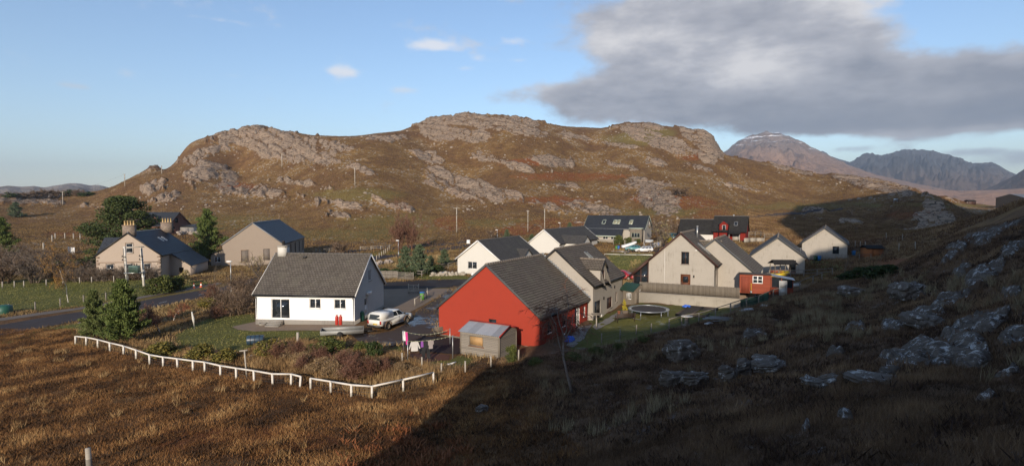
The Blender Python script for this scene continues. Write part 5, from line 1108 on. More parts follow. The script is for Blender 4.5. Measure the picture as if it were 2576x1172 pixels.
def epole(px, pt, pb, label, arm=0, r=.14, dx=0, box=False):
    b, h = pole_h(px, pt, pb); t = thing('electricity_pole', label, 'utility pole', b, 0, 'wooden electricity poles')
    G = Geo(); G.tube([(0, 0, -.4), (dx, 0, h)], [r * 1.15, r * .85], 8); G.build('pole', M_post, t)
    if arm:
        G = Geo(); G.beam((dx - arm, 0, h - .25), (dx + arm, 0, h - .25), .12, .16); G.build('crossarm', M_post, t)
        for s in (-1, 0, 1): G = Geo(); G.lathe([(.02, 0), (.07, .03), (.04, .12), (.07, .16), (0, .24)], 6, (dx + s * arm * .9, 0, h - .15 if s else h)); G.build('insulator', M_dark, t)
    if box: G = Geo(); G.beam((dx - .5, 0, h - 1.2), (dx + .5, 0, h - 1.2), .1, .14); G.build('lower_crossarm', M_dark, t)
    return b, h
e = []
e.append(epole(158.5, 482, 516, 'pale electricity pole at the far left on the open slope', 1.4, .26)); e.append(epole(314.5, 438, 470, 'electricity pole against the sky at the foot of the left ridge', .9, .26)); e.append(epole(407, 417, 438.5, 'electricity pole on the rocky left shoulder of the hill', 0, .28))
e.append(epole(709.5, 388, 420.5, 'electricity pole high on the hill below the left summit', 0, .3)); e.append(epole(893, 422, 467.5, 'electricity pole midway up the hill above the church hall', .4, .22)); e.append(epole(1149, 522, 586, 'T-topped electricity pole beside the rusty bracken', 1.25, .17, 0, True))
e.append(epole(1328, 529, 584, 'electricity pole with a small crossarm, left of the bare pole', .55, .16)); e.append(epole(1370, 525.6, 580, 'bare electricity pole nearest the slate roofed house', 0, .17)); epole(1236.5, 582, 600, 'short leaning pole stub behind the nearer white bungalow', 0, .14, -.25)
def cable(a, b, sag, label, r=.025, group='overhead cables'):
    P = [Vector(a).lerp(Vector(b), i / 16) - Vector((0, 0, sag * 4 * (i / 16) * (1 - i / 16))) for i in range(17)]; G = Geo(); G.tube(P, r, 4); tag(G.build('cable', M_wire), label, 'cable', group)
tp = lambda q, s=0: q[0] + Vector((s, 0, q[1] - .1))
cable(tp(e[4]), tp(e[5]), 1.5, 'thin cable sloping from the hill pole to the T-topped pole'); cable(tp(e[3]), tp(e[4]), 2, 'thin cable between the two upper hill poles'); cable(tp(e[5], 1), tp(e[6]), 1.0, 'thin cable from the T-topped pole to the small crossarm pole'); cable(tp(e[6]), tp(e[7]), .5, 'thin cable joining the two poles near the slate house'); cable(tp(e[0]), tp(e[1]), 1.5, 'thin cable from the far left pole to the ridge pole')
# twin poles with the transformer
a, b = gp(320, 728), gp(363, 726); hz = float(ray(317, 620)[2] / ray(317, 620)[1] * a.y - a.z)
t = thing('transformer_poles', 'twin pale poles carrying a green transformer in front of the stone house', 'transformer', a, 0); d = b - a
for s in (0, 1): G = Geo(); G.tube([d * s + Vector((0, 0, -.4)), d * s + Vector((-.2 if s == 0 else -.3, 0, hz))], [.2, .16], 8); G.build('pole', M_wpost, t)
G = Geo(); G.beam(Vector((-.6, 0, hz - .15)), d + Vector((.2, 0, hz - .1)), .14, .18); G.build('top_crossarm', M_post, t)
G = Geo(); G.beam(Vector((-.3, -.2, hz * .38)), d + Vector((.1, -.2, hz * .38)), .14, .16); G.beam(Vector((-.3, .3, hz * .38)), d + Vector((.1, .3, hz * .38)), .14, .16); G.build('platform', M_metal, t)
c = d * .46; G = Geo(); G.box(c + Vector((0, 0, hz * .38 + .08 + .55)), (1.35, .85, 1.1)); tr = G.build('transformer', plain('grey_green_paint', (.13, .2, .16), .5, .2), t)
G = Geo()
for i in range(7): G.box(c + Vector((-.54 + i * .18, -.5, hz * .38 + .6)), (.03, .14, .8))
G.build('cooling_fins', plain('grey_green_paint', (.1, .17, .13)), tr)
for s in (-.4, 0, .4): G = Geo(); G.lathe([(.05, 0), (.1, .05), (.05, .12), (.1, .18), (.05, .25), (.03, .4)], 8, tuple(c + Vector((s, 0, hz * .38 + 1.18)))); G.build('insulator', M_dark, t)
for s in (0, 1):
    G = Geo(); 
    for z in (.68, .76): G.box(d * s + Vector((-.25, -.15, hz * z)), (.7, .1, .08)); G.lathe([(.03, 0), (.09, .05), (.05, .15), (.09, .2), (.0, .3)], 8, tuple(d * s + Vector((-.5, -.15, hz * z))))
    G.build('fuse_bracket', M_dark, t)
G = Geo(); G.lathe([(.22, 0), (.22, .25), (.21, .3), (.21, .35)], 8, tuple(d + Vector((-.1, 0, 1.9)))); G.lathe([(.22, 0), (.22, .2)], 8, tuple(d + Vector((-.1, 0, 2.9)))); G.build('white_band', M_white, t)
G = Geo(); G.tube([Vector((-.15, -.16, .6)), Vector((-.3, -.16, hz - .3))], .04, 5); G.tube([d + Vector((.0, -.2, 2)), d + Vector((-.2, -.2, hz - .3))], .04, 5); G.build('conduit', M_gut, t)
# ------------------------------------------------------------------ vehicles
M_tyre = plain('tyre_rubber', (.02, .019, .018), .85, .2); M_rim = plain('dusty_rim', (.25, .21, .16), .5, .3, 8)
def _paint(nt, p, col, dirt=(.25, .18, .1), amt=.5):
    v = coord(nt); z = nd(nt, 'ShaderNodeSeparateXYZ', {0: v}).outputs[2]; n = noise(nt, v, 3, 6, .7)
    f = mth(nt, 'MULTIPLY', sstep(nt, mth(nt, 'SUBTRACT', mth(nt, 'MULTIPLY', n, .9), z), -.35, .05), amt)
    sets(nt, p, Base_Color=mixc(nt, f, col, dirt), Roughness=mth(nt, 'ADD', .28, mth(nt, 'MULTIPLY', f, .5)), Coat_Weight=.4)
def arch_profile(top, wheels, r, zb):
    """closed side outline: top points from rear to front, then the underside back with round arches"""
    P = list(top)
    for x in sorted(wheels, reverse=True):
        for i in range(9): a = math.pi * i / 8; P.append((x + r * math.cos(a), max(zb, zb + r * .98 * math.sin(a) + (.0))))
    return P
def loft_body(G, prof, w, tum=0., mi=0, bev=.06):
    """side outline pushed across the width, with softened shoulders"""
    n = len(prof); cx = sum(p[0] for p in prof) / n; cz = sum(p[1] for p in prof) / n
    rings = []
    for y, s in ((-w / 2, bev), (-w / 2 + bev, 0), (w / 2 - bev, 0), (w / 2, bev)):
        rings.append([(p[0] + (cx - p[0]) * (s * .35), y, p[1] + (cz - p[1]) * (s * .7)) for p in prof])
    V = [p for r in rings for p in r]
    F = [(k * n + i, k * n + (i + 1) % n, (k + 1) * n + (i + 1) % n, (k + 1) * n + i) for k in range(3) for i in range(n)]
    pts = [Vector((p[0], p[1])) for p in prof]; vs, _, fs, *_ = geometry.delaunay_2d_cdt(pts, [(i, (i + 1) % n) for i in range(n)], [], 1, 1e-6)
    if len(vs) == n:
        F += [tuple(f) for f in fs] + [tuple(3 * n + i for i in f) for f in fs]
    G.add(V, F, mi)
def cabin(G, b, t, zb, zt, wb, wt):
    """glasshouse: base x-range b at zb, roof x-range t at zt"""
    V = [(b[0], -wb / 2, zb), (b[1], -wb / 2, zb), (b[1], wb / 2, zb), (b[0], wb / 2, zb), (t[0], -wt / 2, zt), (t[1], -wt / 2, zt), (t[1], wt / 2, zt), (t[0], wt / 2, zt)]
    G.add(V, [(0, 1, 5, 4), (1, 2, 6, 5), (2, 3, 7, 6), (3, 0, 4, 7), (4, 5, 6, 7)])
    c = [(t[0] + .05, -wt / 2 + .06, zt + .035), (t[1] - .08, -wt / 2 + .06, zt + .035), (t[1] - .08, wt / 2 - .06, zt + .035), (t[0] + .05, wt / 2 - .06, zt + .035)]
    G.add(V[4:] + c, [(0, 1, 5, 4), (1, 2, 6, 5), (2, 3, 7, 6), (3, 0, 4, 7), (4, 5, 6, 7)])
def face_pt(b, t, zb, zt, wb, wt, s, u, v, side, off=.006):
    """point on the glasshouse side at u (rear 0 - front 1), v (0 bottom - 1 top)"""
    x = (b[0] + (b[1] - b[0]) * u) * (1 - v) + (t[0] + (t[1] - t[0]) * u) * v; y = side * ((wb * (1 - v) + wt * v) / 2 + off); return (x, y, zb + (zt - zb) * v)
def wheels(t, xs, track, r, w=.22):
    for x in xs:
        for s in (-1, 1):
            G = Geo(); a = np.arange(18) * 2 * np.pi / 18
            prof = [(r * .62, -w / 2), (r * .93, -w / 2), (r, -w / 2 + .04), (r, w / 2 - .04), (r * .93, w / 2), (r * .62, w / 2)]
            V = [(x + q[0] * math.cos(i), s * track / 2 + q[1], r + q[0] * math.sin(i)) for q in prof for i in a]
            F = [(k * 18 + i, k * 18 + (i + 1) % 18, (k + 1) * 18 + (i + 1) % 18, (k + 1) * 18 + i) for k in range(5) for i in range(18)]
            G.add(V, F); o = G.build('wheel', M_tyre, t, smooth=False)
            G = Geo(); yy = s * (track / 2 + s * 0) + s * (w / 2 - .03)
            V = [(x + q * math.cos(i), yy + s * d, r + q * math.sin(i)) for q, d in ((r * .64, .02), (r * .5, -.03), (r * .22, .0), (r * .1, .02)) for i in a]
            G.add(V, [(k * 18 + i, k * 18 + (i + 1) % 18, (k + 1) * 18 + (i + 1) % 18, (k + 1) * 18 + i) for k in range(3) for i in range(18)] + [tuple(3 * 18 + i for i in range(18))]); G.build('rim', M_rim, o)
M_gold = plain('plate_yellow', (.6, .4, .03), .5, .1); M_tail = plain('tail_light_red', (.3, .015, .01), .25, .1); M_head = plain('headlight_glass', (.5, .5, .48), .12, .1)
def pose(t, rear, front):
    a, b = gp(*rear), gp(*front); d = b - a; yaw = math.atan2(d.y, d.x); t.rotation_euler = (0, -math.atan2(d.z, Vector(d[:2]).length), yaw); return a, b, yaw
def pickup():
    t = thing('pickup_truck', 'dirty white pickup truck with a canopy parked on the wet drive', 'pickup')
    W = mat('white_car_paint', _paint, col=(.68, .67, .62), amt=.75)
    a, b, yaw = pose(t, (975, 832), (1034, 812)); c = (a + b) / 2; n = Vector((-math.sin(yaw), math.cos(yaw), 0)); c += n * .62 + Vector((-.45, -.1, 0)); t.scale = (1.1, 1.08, 1.08); t.location = (c.x, c.y, gh(c.x, c.y) + .03)
    top = [(-2.5, .55), (-2.52, 1.02), (-2.44, 1.1), (.95, 1.12), (1.3, 1.13), (2.2, 1.0), (2.42, .92), (2.47, .6), (2.4, .42), (2.3, .42)]
    G = Geo(); loft_body(G, arch_profile(top, (-1.45, 1.55), .43, .42), 1.76); G.build('body', W, t)
    B, T = (-.55, 1.15), (-.5, .5); G = Geo(); cabin(G, B, T, 1.11, 1.68, 1.66, 1.34); G.build('cab', W, t)
    # canopy over the bed, rounded shoulders
    G = Geo(); pr = [(-.84, 1.08), (-.84, 1.45), (-.77, 1.68), (-.6, 1.77), (.6, 1.77), (.77, 1.68), (.84, 1.45), (.84, 1.08)]
    V = [(x + (.0 if j < 2 else 0), y, z + (.02 if j == 1 else 0)) for j, x in enumerate((-2.46, -1.6, -.6)) for y, z in pr]; V = [(v[0] + (.14 if (v[2] > 1.6 and v[0] < -2) else 0), v[1], v[2]) for v in V]
    G.add(V, [(k * 8 + i, k * 8 + (i + 1) % 8, (k + 1) * 8 + (i + 1) % 8, (k + 1) * 8 + i) for k in range(2) for i in range(8)] + [tuple(range(8)), tuple(16 + i for i in range(8))]); cn = G.build('canopy', W, t)
    G = Geo(); G.add([(-2.468, -.66, 1.14), (-2.468, .66, 1.14), (-2.39, .58, 1.62), (-2.39, -.58, 1.62)], [(0, 1, 2, 3)]); G.add([(-2.49, -.66, 1.14), (-2.49, .66, 1.14), (-2.41, .58, 1.62), (-2.41, -.58, 1.62)], [(0, 1, 2, 3)]); G.build('rear_window', GLASS, cn)
    for s in (-1, 1):
        for u0, u1 in ((.05, .42), (.48, .93)):
            f = lambda u, v: face_pt(B, T, 1.11, 1.68, 1.66, 1.34, s, u, v, s)
            G = Geo(); P = [f(u0, .1), f(u1, .1), f(min(u1, .95), .9), f(u0, .9)]; G.add(P, [(0, 1, 2, 3)]); G.build('side_window', GLASS, t)
        G = Geo(); G.box((-2.47, s * .76, .88), (.1, .2, .34)); G.build('tail_light', M_tail, t)
        G = Geo(); G.box((2.42, s * .66, .8), (.1, .34, .18)); G.build('headlight', M_head, t)
        G = Geo(); G.box((1.0, s * .98, 1.22), (.12, .18, .16)); G.build('mirror', M_dark, t)
        G = Geo(); G.tube([(-.9, s * .88, .42), (1.0, s * .88, .42)], .05, 6); G.build('side_step', M_metal, t)
        G = Geo(); G.box((-1.45 - .43, s * .8, .42), (.04, .28, .4)); G.build('mudflap', M_dark, t)
        G = Geo(); G.b2((.32, s * .882, .52), (.335, s * .886, 1.1)); G.b2((.15, s * .884, .98), (.3, s * .905, 1.02)); G.build('door_handle', M_dark, t)
        a_ = [math.pi * i / 12 for i in range(13)]
        for xc in (-1.45, 1.55): G = Geo(); G.tube([(xc + .46 * math.cos(q), s * .885, .42 + .46 * math.sin(q)) for q in a_], .035, 5); G.build('wheel_arch', plain('rusty_trim', (.2, .12, .07), .8, .5, 8), t)
    G = Geo(); G.add([(1.16, -.74, 1.16), (1.16, .74, 1.16), (.6, .6, 1.63), (.6, -.6, 1.63)], [(0, 1, 2, 3)]); G.build('windscreen', GLASS, t)
    G = Geo(); G.box((-2.56, 0, .5), (.14, 1.7, .16)); G.build('rear_bumper', M_dark, t)
    G = Geo(); G.box((-2.55, -.12, .72), (.03, .5, .12)); G.build('number_plate', M_gold, t)
    G = Geo(); G.box((2.46, 0, .55), (.2, 1.74, .24)); G.build('front_bumper', plain('grey_bumper', (.2, .2, .2), .5), t)
    wheels(t, (-1.45, 1.55), 1.5, .37, .26)
    return t
pickup()
def car(label, col, rear, front, off=.72, estate=True, name='car', nudge=(0, 0)):
    t = thing(name, label, 'car'); W = mat('car_paint_%d' % len(MATS), _paint, col=col, amt=.25)
    a, b, yaw = pose(t, rear, front); c = (a + b) / 2; n = Vector((-math.sin(yaw), math.cos(yaw), 0)); n = n if n.y > 0 else -n; c += n * off + Vector((nudge[0], nudge[1], 0)); t.location = (c.x, c.y, gh(c.x, c.y) + .06); t.rotation_euler = (0, 0, yaw)
    top = [(-2.15, .5), (-2.2, .85), (-2.05, 1.0), (1.0, 1.0), (1.85, .83), (2.13, .68), (2.18, .45), (2.1, .25), (2.0, .25)]
    G = Geo(); loft_body(G, arch_profile(top, (-1.3, 1.3), .36, .26), 1.76); G.build('body', W, t)
    B, T = ((-2.1, 1.2), (-1.85, .25)) if estate else ((-1.95, 1.25), (-1.2, .3))
    G = Geo(); cabin(G, B, T, .98, 1.42, 1.64, 1.22); G.build('roof', W, t)
    for s in (-1, 1):
        for u0, u1 in ((.08, .3), (.33, .6), (.63, .9)):
            f = lambda u, v: face_pt(B, T, .98, 1.42, 1.64, 1.22, s, u, v, s); G = Geo(); G.add([f(u0 + .03, .1), f(u1, .1), f(u1, .88), f(u0, .88)], [(0, 1, 2, 3)]); G.build('side_window', GLASS, t)
        G = Geo(); G.box((2.02, s * .64, .7), (.26, .36, .13)); G.build('headlight', M_head, t)
        G = Geo(); G.box((-2.14, s * .7, .82), (.12, .26, .2)); G.build('tail_light', M_tail, t)
        G = Geo(); G.box((.85, s * .96, 1.02), (.1, .16, .12)); G.build('mirror', W, t)
    G = Geo(); f = lambda w, x, z: (x, w, z); G.add([(1.22, -.72, 1.0), (1.22, .72, 1.0), (.3, .56, 1.40), (.3, -.56, 1.40)], [(0, 1, 2, 3)]); G.build('windscreen', GLASS, t)
    G = Geo(); G.add([(B[0] - .01, -.7, 1.02), (B[0] - .01, .7, 1.02), (T[0] - .01, .55, 1.38), (T[0] - .01, -.55, 1.38)], [(0, 1, 2, 3)]); G.build('rear_window', GLASS, t)
    G = Geo(); G.box((2.15, 0, .4), (.08, 1.2, .16)); G.build('grille', M_dark, t); G = Geo(); G.box((2.19, 0, .52), (.03, .5, .11)); G.build('number_plate', M_white, t)
    wheels(t, (-1.3, 1.3), 1.54, .31, .2); return t
car('white estate car parked side on beside the metal gate', (.72, .72, .72), Z4(1340, 766), Z4(1155, 773))
car('teal hatchback half hidden behind the white estate car', (.09, .25, .26), Z4(1250, 740), Z4(1065, 748), .9, False, nudge=(-1.2, .6))
car('red car mostly hidden behind the cream wing and green roofed shed', (.35, .02, .03), Z5(780, 352), Z5(905, 348), .5, False)
def van():
    t = thing('van', 'teal van parked among the bare shrubs left of the red dormer house', 'van'); a = gp(1690, 604); t.location = (a.x, a.y, a.z); t.rotation_euler = (0, 0, R(-75)); W = mat('teal_van_paint', _paint, col=(.05, .14, .16), amt=.3)
    G = Geo(); loft_body(G, arch_profile([(-2.3, .5), (-2.32, 1.9), (-2.2, 2.0), (1.2, 2.0), (1.75, 1.25), (2.2, 1.05), (2.3, .5), (2.2, .32)], (-1.4, 1.45), .4, .33), 1.85); G.build('body', W, t)
    G = Geo(); G.add([(1.30, -.78, 1.9), (1.30, .78, 1.9), (1.76, .82, 1.28), (1.76, -.82, 1.28)], [(0, 1, 2, 3)]); G.add([(1.33, -.78, 1.9), (1.33, .78, 1.9), (1.79, .82, 1.28), (1.79, -.82, 1.28)], [(0, 1, 2, 3)]); G.build('windscreen', GLASS, t)
    for s in (-1, 1): G = Geo(); G.add([(.5, s * .932, 1.3), (1.5, s * .932, 1.3), (1.2, s * .932, 1.8), (.5, s * .932, 1.8)], [(0, 1, 2, 3)]); G.build('side_window', GLASS, t); G = Geo(); G.box((2.25, s * .7, .85), (.1, .3, .2)); G.build('headlight', M_head, t)
    wheels(t, (-1.4, 1.45), 1.6, .33, .2)
van()
# boats, boat trailer
def boat(label, p, L, W, H, yaw, m, pitch=0, roll=0):
    G = Geo(); n = 9; R_ = []
    for i in range(n):
        s = i / (n - 1); w = W / 2 * (1 - max(0, s - .45) ** 2 * 3.1); w = max(w, .03); k = H * (1 - .15 * s)
        R_.append([(s * L - L / 2, -w, 0), (s * L - L / 2, -w * .85, k * .6), (s * L - L / 2, -w * .3, k * .97), (s * L - L / 2, 0, k * 1.04), (s * L - L / 2, w * .3, k * .97), (s * L - L / 2, w * .85, k * .6), (s * L - L / 2, w, 0)])
    G.add([q for r in R_ for q in r], [(k * 7 + i, k * 7 + i + 1, (k + 1) * 7 + i + 1, (k + 1) * 7 + i) for k in range(n - 1) for i in range(6)] + [tuple(range(7)), tuple((n - 1) * 7 + i for i in range(7))[::-1]])
    o = thing('boat', label, 'boat', p, yaw); o.rotation_euler = (roll, pitch, yaw); G.build('hull', m, o, smooth=False); g = Geo(); g.tube([r[0] for r in R_] , .04, 5); g.tube([r[6] for r in R_], .04, 5); g.tube([r[3] for r in R_], .03, 4); g.build('gunwale', m, o); return o
M_gel = plain('white_gelcoat', (.72, .72, .7), .35, .08)
p = gp(*Z4(1040, 690)); boat('white upturned dinghy propped at an angle behind the parked cars', p + Vector((-.6, 1.3, .75)), 4.4, 1.5, .55, R(10), M_gel, pitch=R(-16))
boat('pale grey upturned dinghy on the grass beside the slate house', gp(*Z4(1343, 580)), 2.6, 1.7, .75, R(20), plain('grey_gelcoat', (.5, .51, .5), .4, .1))
p = gp(*Z4(860, 785)); t = thing('boat_trailer', 'empty galvanised boat trailer in front of the parked cars', 'trailer', p, R(-8))
for y0, y1 in ((-.5, -.2), (.5, .2)): G = Geo(); G.beam((1.6, y0, .5), (-1.6, y1, .5), .07, .1); G.build('chassis_beam', M_metal, t)
for x_ in (-.8, .4, 1.4): G = Geo(); G.beam((x_, -.75, .52), (x_, .75, .52), .06, .08); G.build('cross_beam', M_metal, t)
G = Geo(); G.beam((-1.6, 0, .5), (-2.9, 0, .55), .07, .09); G.build('drawbar', M_metal, t)
G = Geo(); G.beam((-2.2, 0, .5), (-2.2, 0, 1.2), .06); G.build('winch_post', M_metal, t); wheels(t, (.5,), 1.5, .28, .16)
# ------------------------------------------------------------------ bins
def bin_(label, px, pb, col, lid, rz=0, h=1.07, group='wheelie bins'):
    t = thing('wheelie_bin', label, 'bin', gp(px, pb), rz, group); m = plain('bin_plastic_%d%d%d' % tuple(int(c * 99) for c in col), col, .45, .12); ml = plain('bin_plastic_%d%d%d' % tuple(int(c * 99) for c in lid), lid, .45, .12)
    G = Geo(); G.box((0, 0, .5), (.44, .5, .92), taper=1.22); G.build('body', m, t)
    G = Geo(); G.b2((-.3, -.36, .965), (.3, .34, 1.02)); G.box((0, -.02, 1.04), (.5, .6, .05), taper=.8); G.build('lid', ml, t)
    for s in (-1, 1): G = Geo(); G.tube([(s * .2, .3, .1), (s * .27, .3, .1)], .1, 10); G.build('wheel', M_tyre, t)
    G = Geo(); G.tube([(-.25, .4, .93), (.25, .4, .93)], .025, 6); G.build('handle', m, t); return t
GR, BL = (.07, .22, .05), (.02, .12, .42)
b1 = bin_('green wheelie bin with a blue lid by the open field gate', 1062, 754, (.1, .27, .05), BL, R(10))
b1.scale = (1.15, 1.15, 1.05)
bin_('green wheelie bin beside the long white bungalow, left of its pair', *Z4(745, 718), GR, GR); bin_('blue wheelie bin beside the long white bungalow, right of its pair', *Z4(785, 716), BL, BL)
bin_('dark green wheelie bin by the furthest bungalow, left of a blue one', *ZE(1097, 670), (.03, .08, .03), (.03, .08, .03)); bin_('blue wheelie bin by the furthest bungalow, right of the dark green one', *ZE(1126, 670), (.01, .15, .4), (.01, .15, .4)); bin_('blue wheelie bin between the furthest bungalow and the orange shed', *ZE(1395, 630), (.01, .15, .4), (.01, .15, .4))
bin_('blue bin behind the timber gate', *Z4(1505, 660), BL, BL)
# ------------------------------------------------------------------ sheds
def shed(name, label, a, b, z, h, depth, rise, wm, rm, over=.15, loc=None, cat='shed', monopitch=False, side_ratio=.35):
    """front wall from a to b (seen points at ground), gable ends left and right; local x along the front, y back"""
    A, B = Vector(a), Vector(b); d = B - A; W = Vector(d[:2]).length; t = thing(name, label, cat, (A.x, A.y, z), math.atan2(d.y, d.x)); return t, W
Pa, Pb = Vector(atz(1158, 890, -13.55)), Vector(atz(1256, 905, -13.5)); t, W = shed('wooden_shed', 'silvered weatherboard shed with tin roof and boarded window by the red gable', Pa, Pb, -13.6, 2, 2.6, .6, None, None)
D_, HE, HR, YR = 3.0, 2.15, 2.75, 1.7
G = Geo(); wall_face(G, (0, 0, 0), (1, 0, 0), (0, 0, 1), (0, -1, 0), [(0, 0), (W, 0), (W, HE), (0, HE)], [(1.0, 1.0, 1.5, .9)]); side = [(0, 0), (D_, 0), (D_, 2.35), (YR, HR), (0, HE)]
wall_face(G, (W, 0, 0), (0, 1, 0), (0, 0, 1), (1, 0, 0), side, []); wall_face(G, (0, 0, 0), (0, 1, 0), (0, 0, 1), (-1, 0, 0), side, []); wall_face(G, (W, D_, 0), (-1, 0, 0), (0, 0, 1), (0, 1, 0), [(0, 0), (W, 0), (W, 2.3), (0, 2.3)], []); G.build('wall', M_silver, t)
G = Geo(); n = 60
for (y0, z0, y1, z1) in ((-.22, HE - .03, YR, HR + .05), (YR, HR + .05, D_ + .15, 2.28)):
    V = []
    for i in range(n + 1): x_ = -.12 + (W + .24) * i / n; o = .02 * math.sin(i * math.pi / 1.5); V += [(x_, y0, z0 + .05 + o), (x_, y1, z1 + .02 + o)]
    G.add(V, [(2 * i, 2 * i + 2, 2 * i + 3, 2 * i + 1) for i in range(n)])
def _tin(nt, p):
    v = coord(nt); x_ = nd(nt, 'ShaderNodeSeparateXYZ', {0: v}).outputs[0]; c = nd(nt, 'ShaderNodeTexWhiteNoise', {'W': mth(nt, 'FLOOR', mth(nt, 'MULTIPLY', x_, 1.15))}, noise_dimensions='1D').outputs[0]
    sets(nt, p, Base_Color=mixc(nt, mth(nt, 'ADD', mth(nt, 'MULTIPLY', c, .6), mth(nt, 'MULTIPLY', noise(nt, v, 3, 5), .4)), (.26, .27, .28), (.5, .51, .52)), Roughness=.5, Metallic=.3)
G.build('roof', mat('corrugated_tin', _tin), t, fix=False)
M_redt = plain('red_trim', (.3, .03, .02), .55, .15); G = Geo(); G.beam((W + .14, -.24, HE - .0), (W + .14, YR, HR + .06), .03, .16); G.beam((W + .14, YR, HR + .06), (W + .14, D_ + .16, 2.3), .03, .16); G.beam((-.14, YR, HR + .09), (W + .14, YR, HR + .09), .3, .04); G.build('red_trim', M_redt, t)
for x_, y_ in ((.05, -.01), (W - .05, -.01), (W + .012, .06), (W + .012, D_ - .05)): G = Geo(); G.box((x_, y_, 1.0), (.12, .05, 2.0) if y_ < 0 else (.05, .12, 2.1)); G.build('corner_board', M_vboard, t)
M_ply = plain('plywood', (.4, .24, .1), .7, .35, 2.5); f = Frame((0, 0, 0), (1, 0, 0), (0, -1, 0)); f.window(t, 1.0, 1.0, 1.5, .9, M_vboard, glass=M_ply, sill=plain('brown_sill', (.2, .09, .04)), depth=.04)
G = Geo(); G.b2((.1, .1, -.6), (W - .1, D_ - .1, .02)); G.build('base', M_dark, t)

Pa, Pb = Vector(atz(1566, 767, -12.75)), Vector(atz(1591, 771, -12.7)); t, W = shed('garden_shed', 'small silvered shed with a dark green tin roof beside the trampoline', Pa, Pb, -12.8, 2, 2, .6, None, None)
# gable faces right; ridge along x
W = 1.7; D_ = 2.3; HE, HR = 2.05, 2.8; G = Geo(); wall_face(G, (0, 0, 0), (1, 0, 0), (0, 0, 1), (0, -1, 0), [(0, 0), (W, 0), (W, HE), (0, HE)], [(.7, .95, .75, .8)]); side = [(0, 0), (D_, 0), (D_, HE), (D_ / 2, HR), (0, HE)]
wall_face(G, (W, 0, 0), (0, 1, 0), (0, 0, 1), (1, 0, 0), side, [(1.3, 1.45, .3, .7)]); wall_face(G, (0, 0, 0), (0, 1, 0), (0, 0, 1), (-1, 0, 0), side, []); wall_face(G, (W, D_, 0), (-1, 0, 0), (0, 0, 1), (0, 1, 0), [(0, 0), (W, 0), (W, HE), (0, HE)], []); G.build('wall', M_vboard, t)
Frame((0, 0, 0), (1, 0, 0), (0, -1, 0)).window(t, .7, .95, .75, .8, M_white, mull=(.33, .66), depth=.03, fw=.06); Frame((W, 0, 0), (0, 1, 0), (1, 0, 0)).window(t, 1.3, 1.45, .3, .7, M_white, depth=.03, fw=.05)
G = Geo(); fr = Frame((W, 0, 0), (0, 1, 0), (1, 0, 0)); fr.bar(G, .35, .05, 1.1, 1.85, .0, .04); G.build('door', M_vboard, t)
G = Geo(); M_gtin = plain('dark_green_tin', (.02, .05, .032), .45, .15)
for sg in (-1, 1):
    V = []; ye = D_ / 2 + sg * (D_ / 2 + .18); ze = HE - .08
    for i in range(33): x_ = -.5 + (W + .75) * i / 32; o = .03 * (i % 4 < 2); V += [(x_, ye, ze + o), (x_, D_ / 2, HR + .06 + o)]
    G.add(V, [(2 * i, 2 * i + 2, 2 * i + 3, 2 * i + 1) for i in range(32)])
G.build('roof', M_gtin, t, fix=False)

M_rshed = wood('red_brown_boards', (.2, .045, .025), (.3, .075, .04), (.06, .015, .01), board=.15, ax=2)
Pa, Pb = Vector(atz(1860, 735, -10.45)), Vector(atz(1938, 737, -10.35)); t, W = shed('red_shed', 'long red brown timber shed with a white window and yellow spade', Pa, Pb, -10.5, 2, 2, .6, None, None)
D_, HF, HB = 2.6, 2.3, 2.15; G = Geo(); wall_face(G, (0, 0, 0), (1, 0, 0), (0, 0, 1), (0, -1, 0), [(0, 0), (W, 0), (W, HF), (0, HF)], [(W * .42, 1.2, W * .33, .92)]); side = [(0, 0), (D_, 0), (D_, HB), (0, HF)]
wall_face(G, (W, 0, 0), (0, 1, 0), (0, 0, 1), (1, 0, 0), side, []); wall_face(G, (0, 0, 0), (0, 1, 0), (0, 0, 1), (-1, 0, 0), side, []); G.add([(0, D_, 0), (W, D_, 0), (W, D_, HB), (0, D_, HB)], [(0, 1, 2, 3)]); G.build('wall', M_rshed, t)
G = Geo(); slope(G, (-.1, -.15, HF + .02), (W + .1, -.15, HF + .02), (W + .1, D_ + .1, HB + .02), (-.1, D_ + .1, HB + .02), t=.08, step=3, lift=.002); G.build('roof', plain('roof_felt', (.06, .045, .035), .9, .3), t)
Frame((0, 0, 0), (1, 0, 0), (0, -1, 0)).window(t, W * .42, 1.2, W * .33, .92, M_white, mull=(.5,), trans=(.5,), depth=.03, fw=.09)
G = Geo(); Frame((0, 0, 0), (1, 0, 0), (0, -1, 0)).bar(G, .2, .08, 1.1, 1.95, .0, .035); G.build('door', wood('red_brown_uprights', (.2, .045, .025), (.28, .07, .04), (.06, .015, .01), board=.12, ax=3), t)
rzs = t.rotation_euler.z; M_sh = t.matrix_basis.copy()
def local(px_, py_, pz_): return Matrix.Translation(Vector(t.location)) @ Matrix.Rotation(rzs, 4, 'Z') @ Vector((px_, py_, pz_))
s_ = thing('spade', 'yellow handled spade leaning on the red shed wall', 'spade', local(W * .38, -.25, .05), rzs); M_yel = plain('yellow_plastic', (.6, .4, .02), .5, .1)
G = Geo(); G.tube([(0, 0, .28), (0, .18, 1.05)], .03, 6); G.tube([(-.1, .18, 1.1), (.1, .18, 1.1)], .03, 6); G.build('handle', M_yel, s_); G = Geo(); G.box((0, -.02, .14), (.2, .03, .3), rx=-.1); G.build('blade', M_metal, s_)
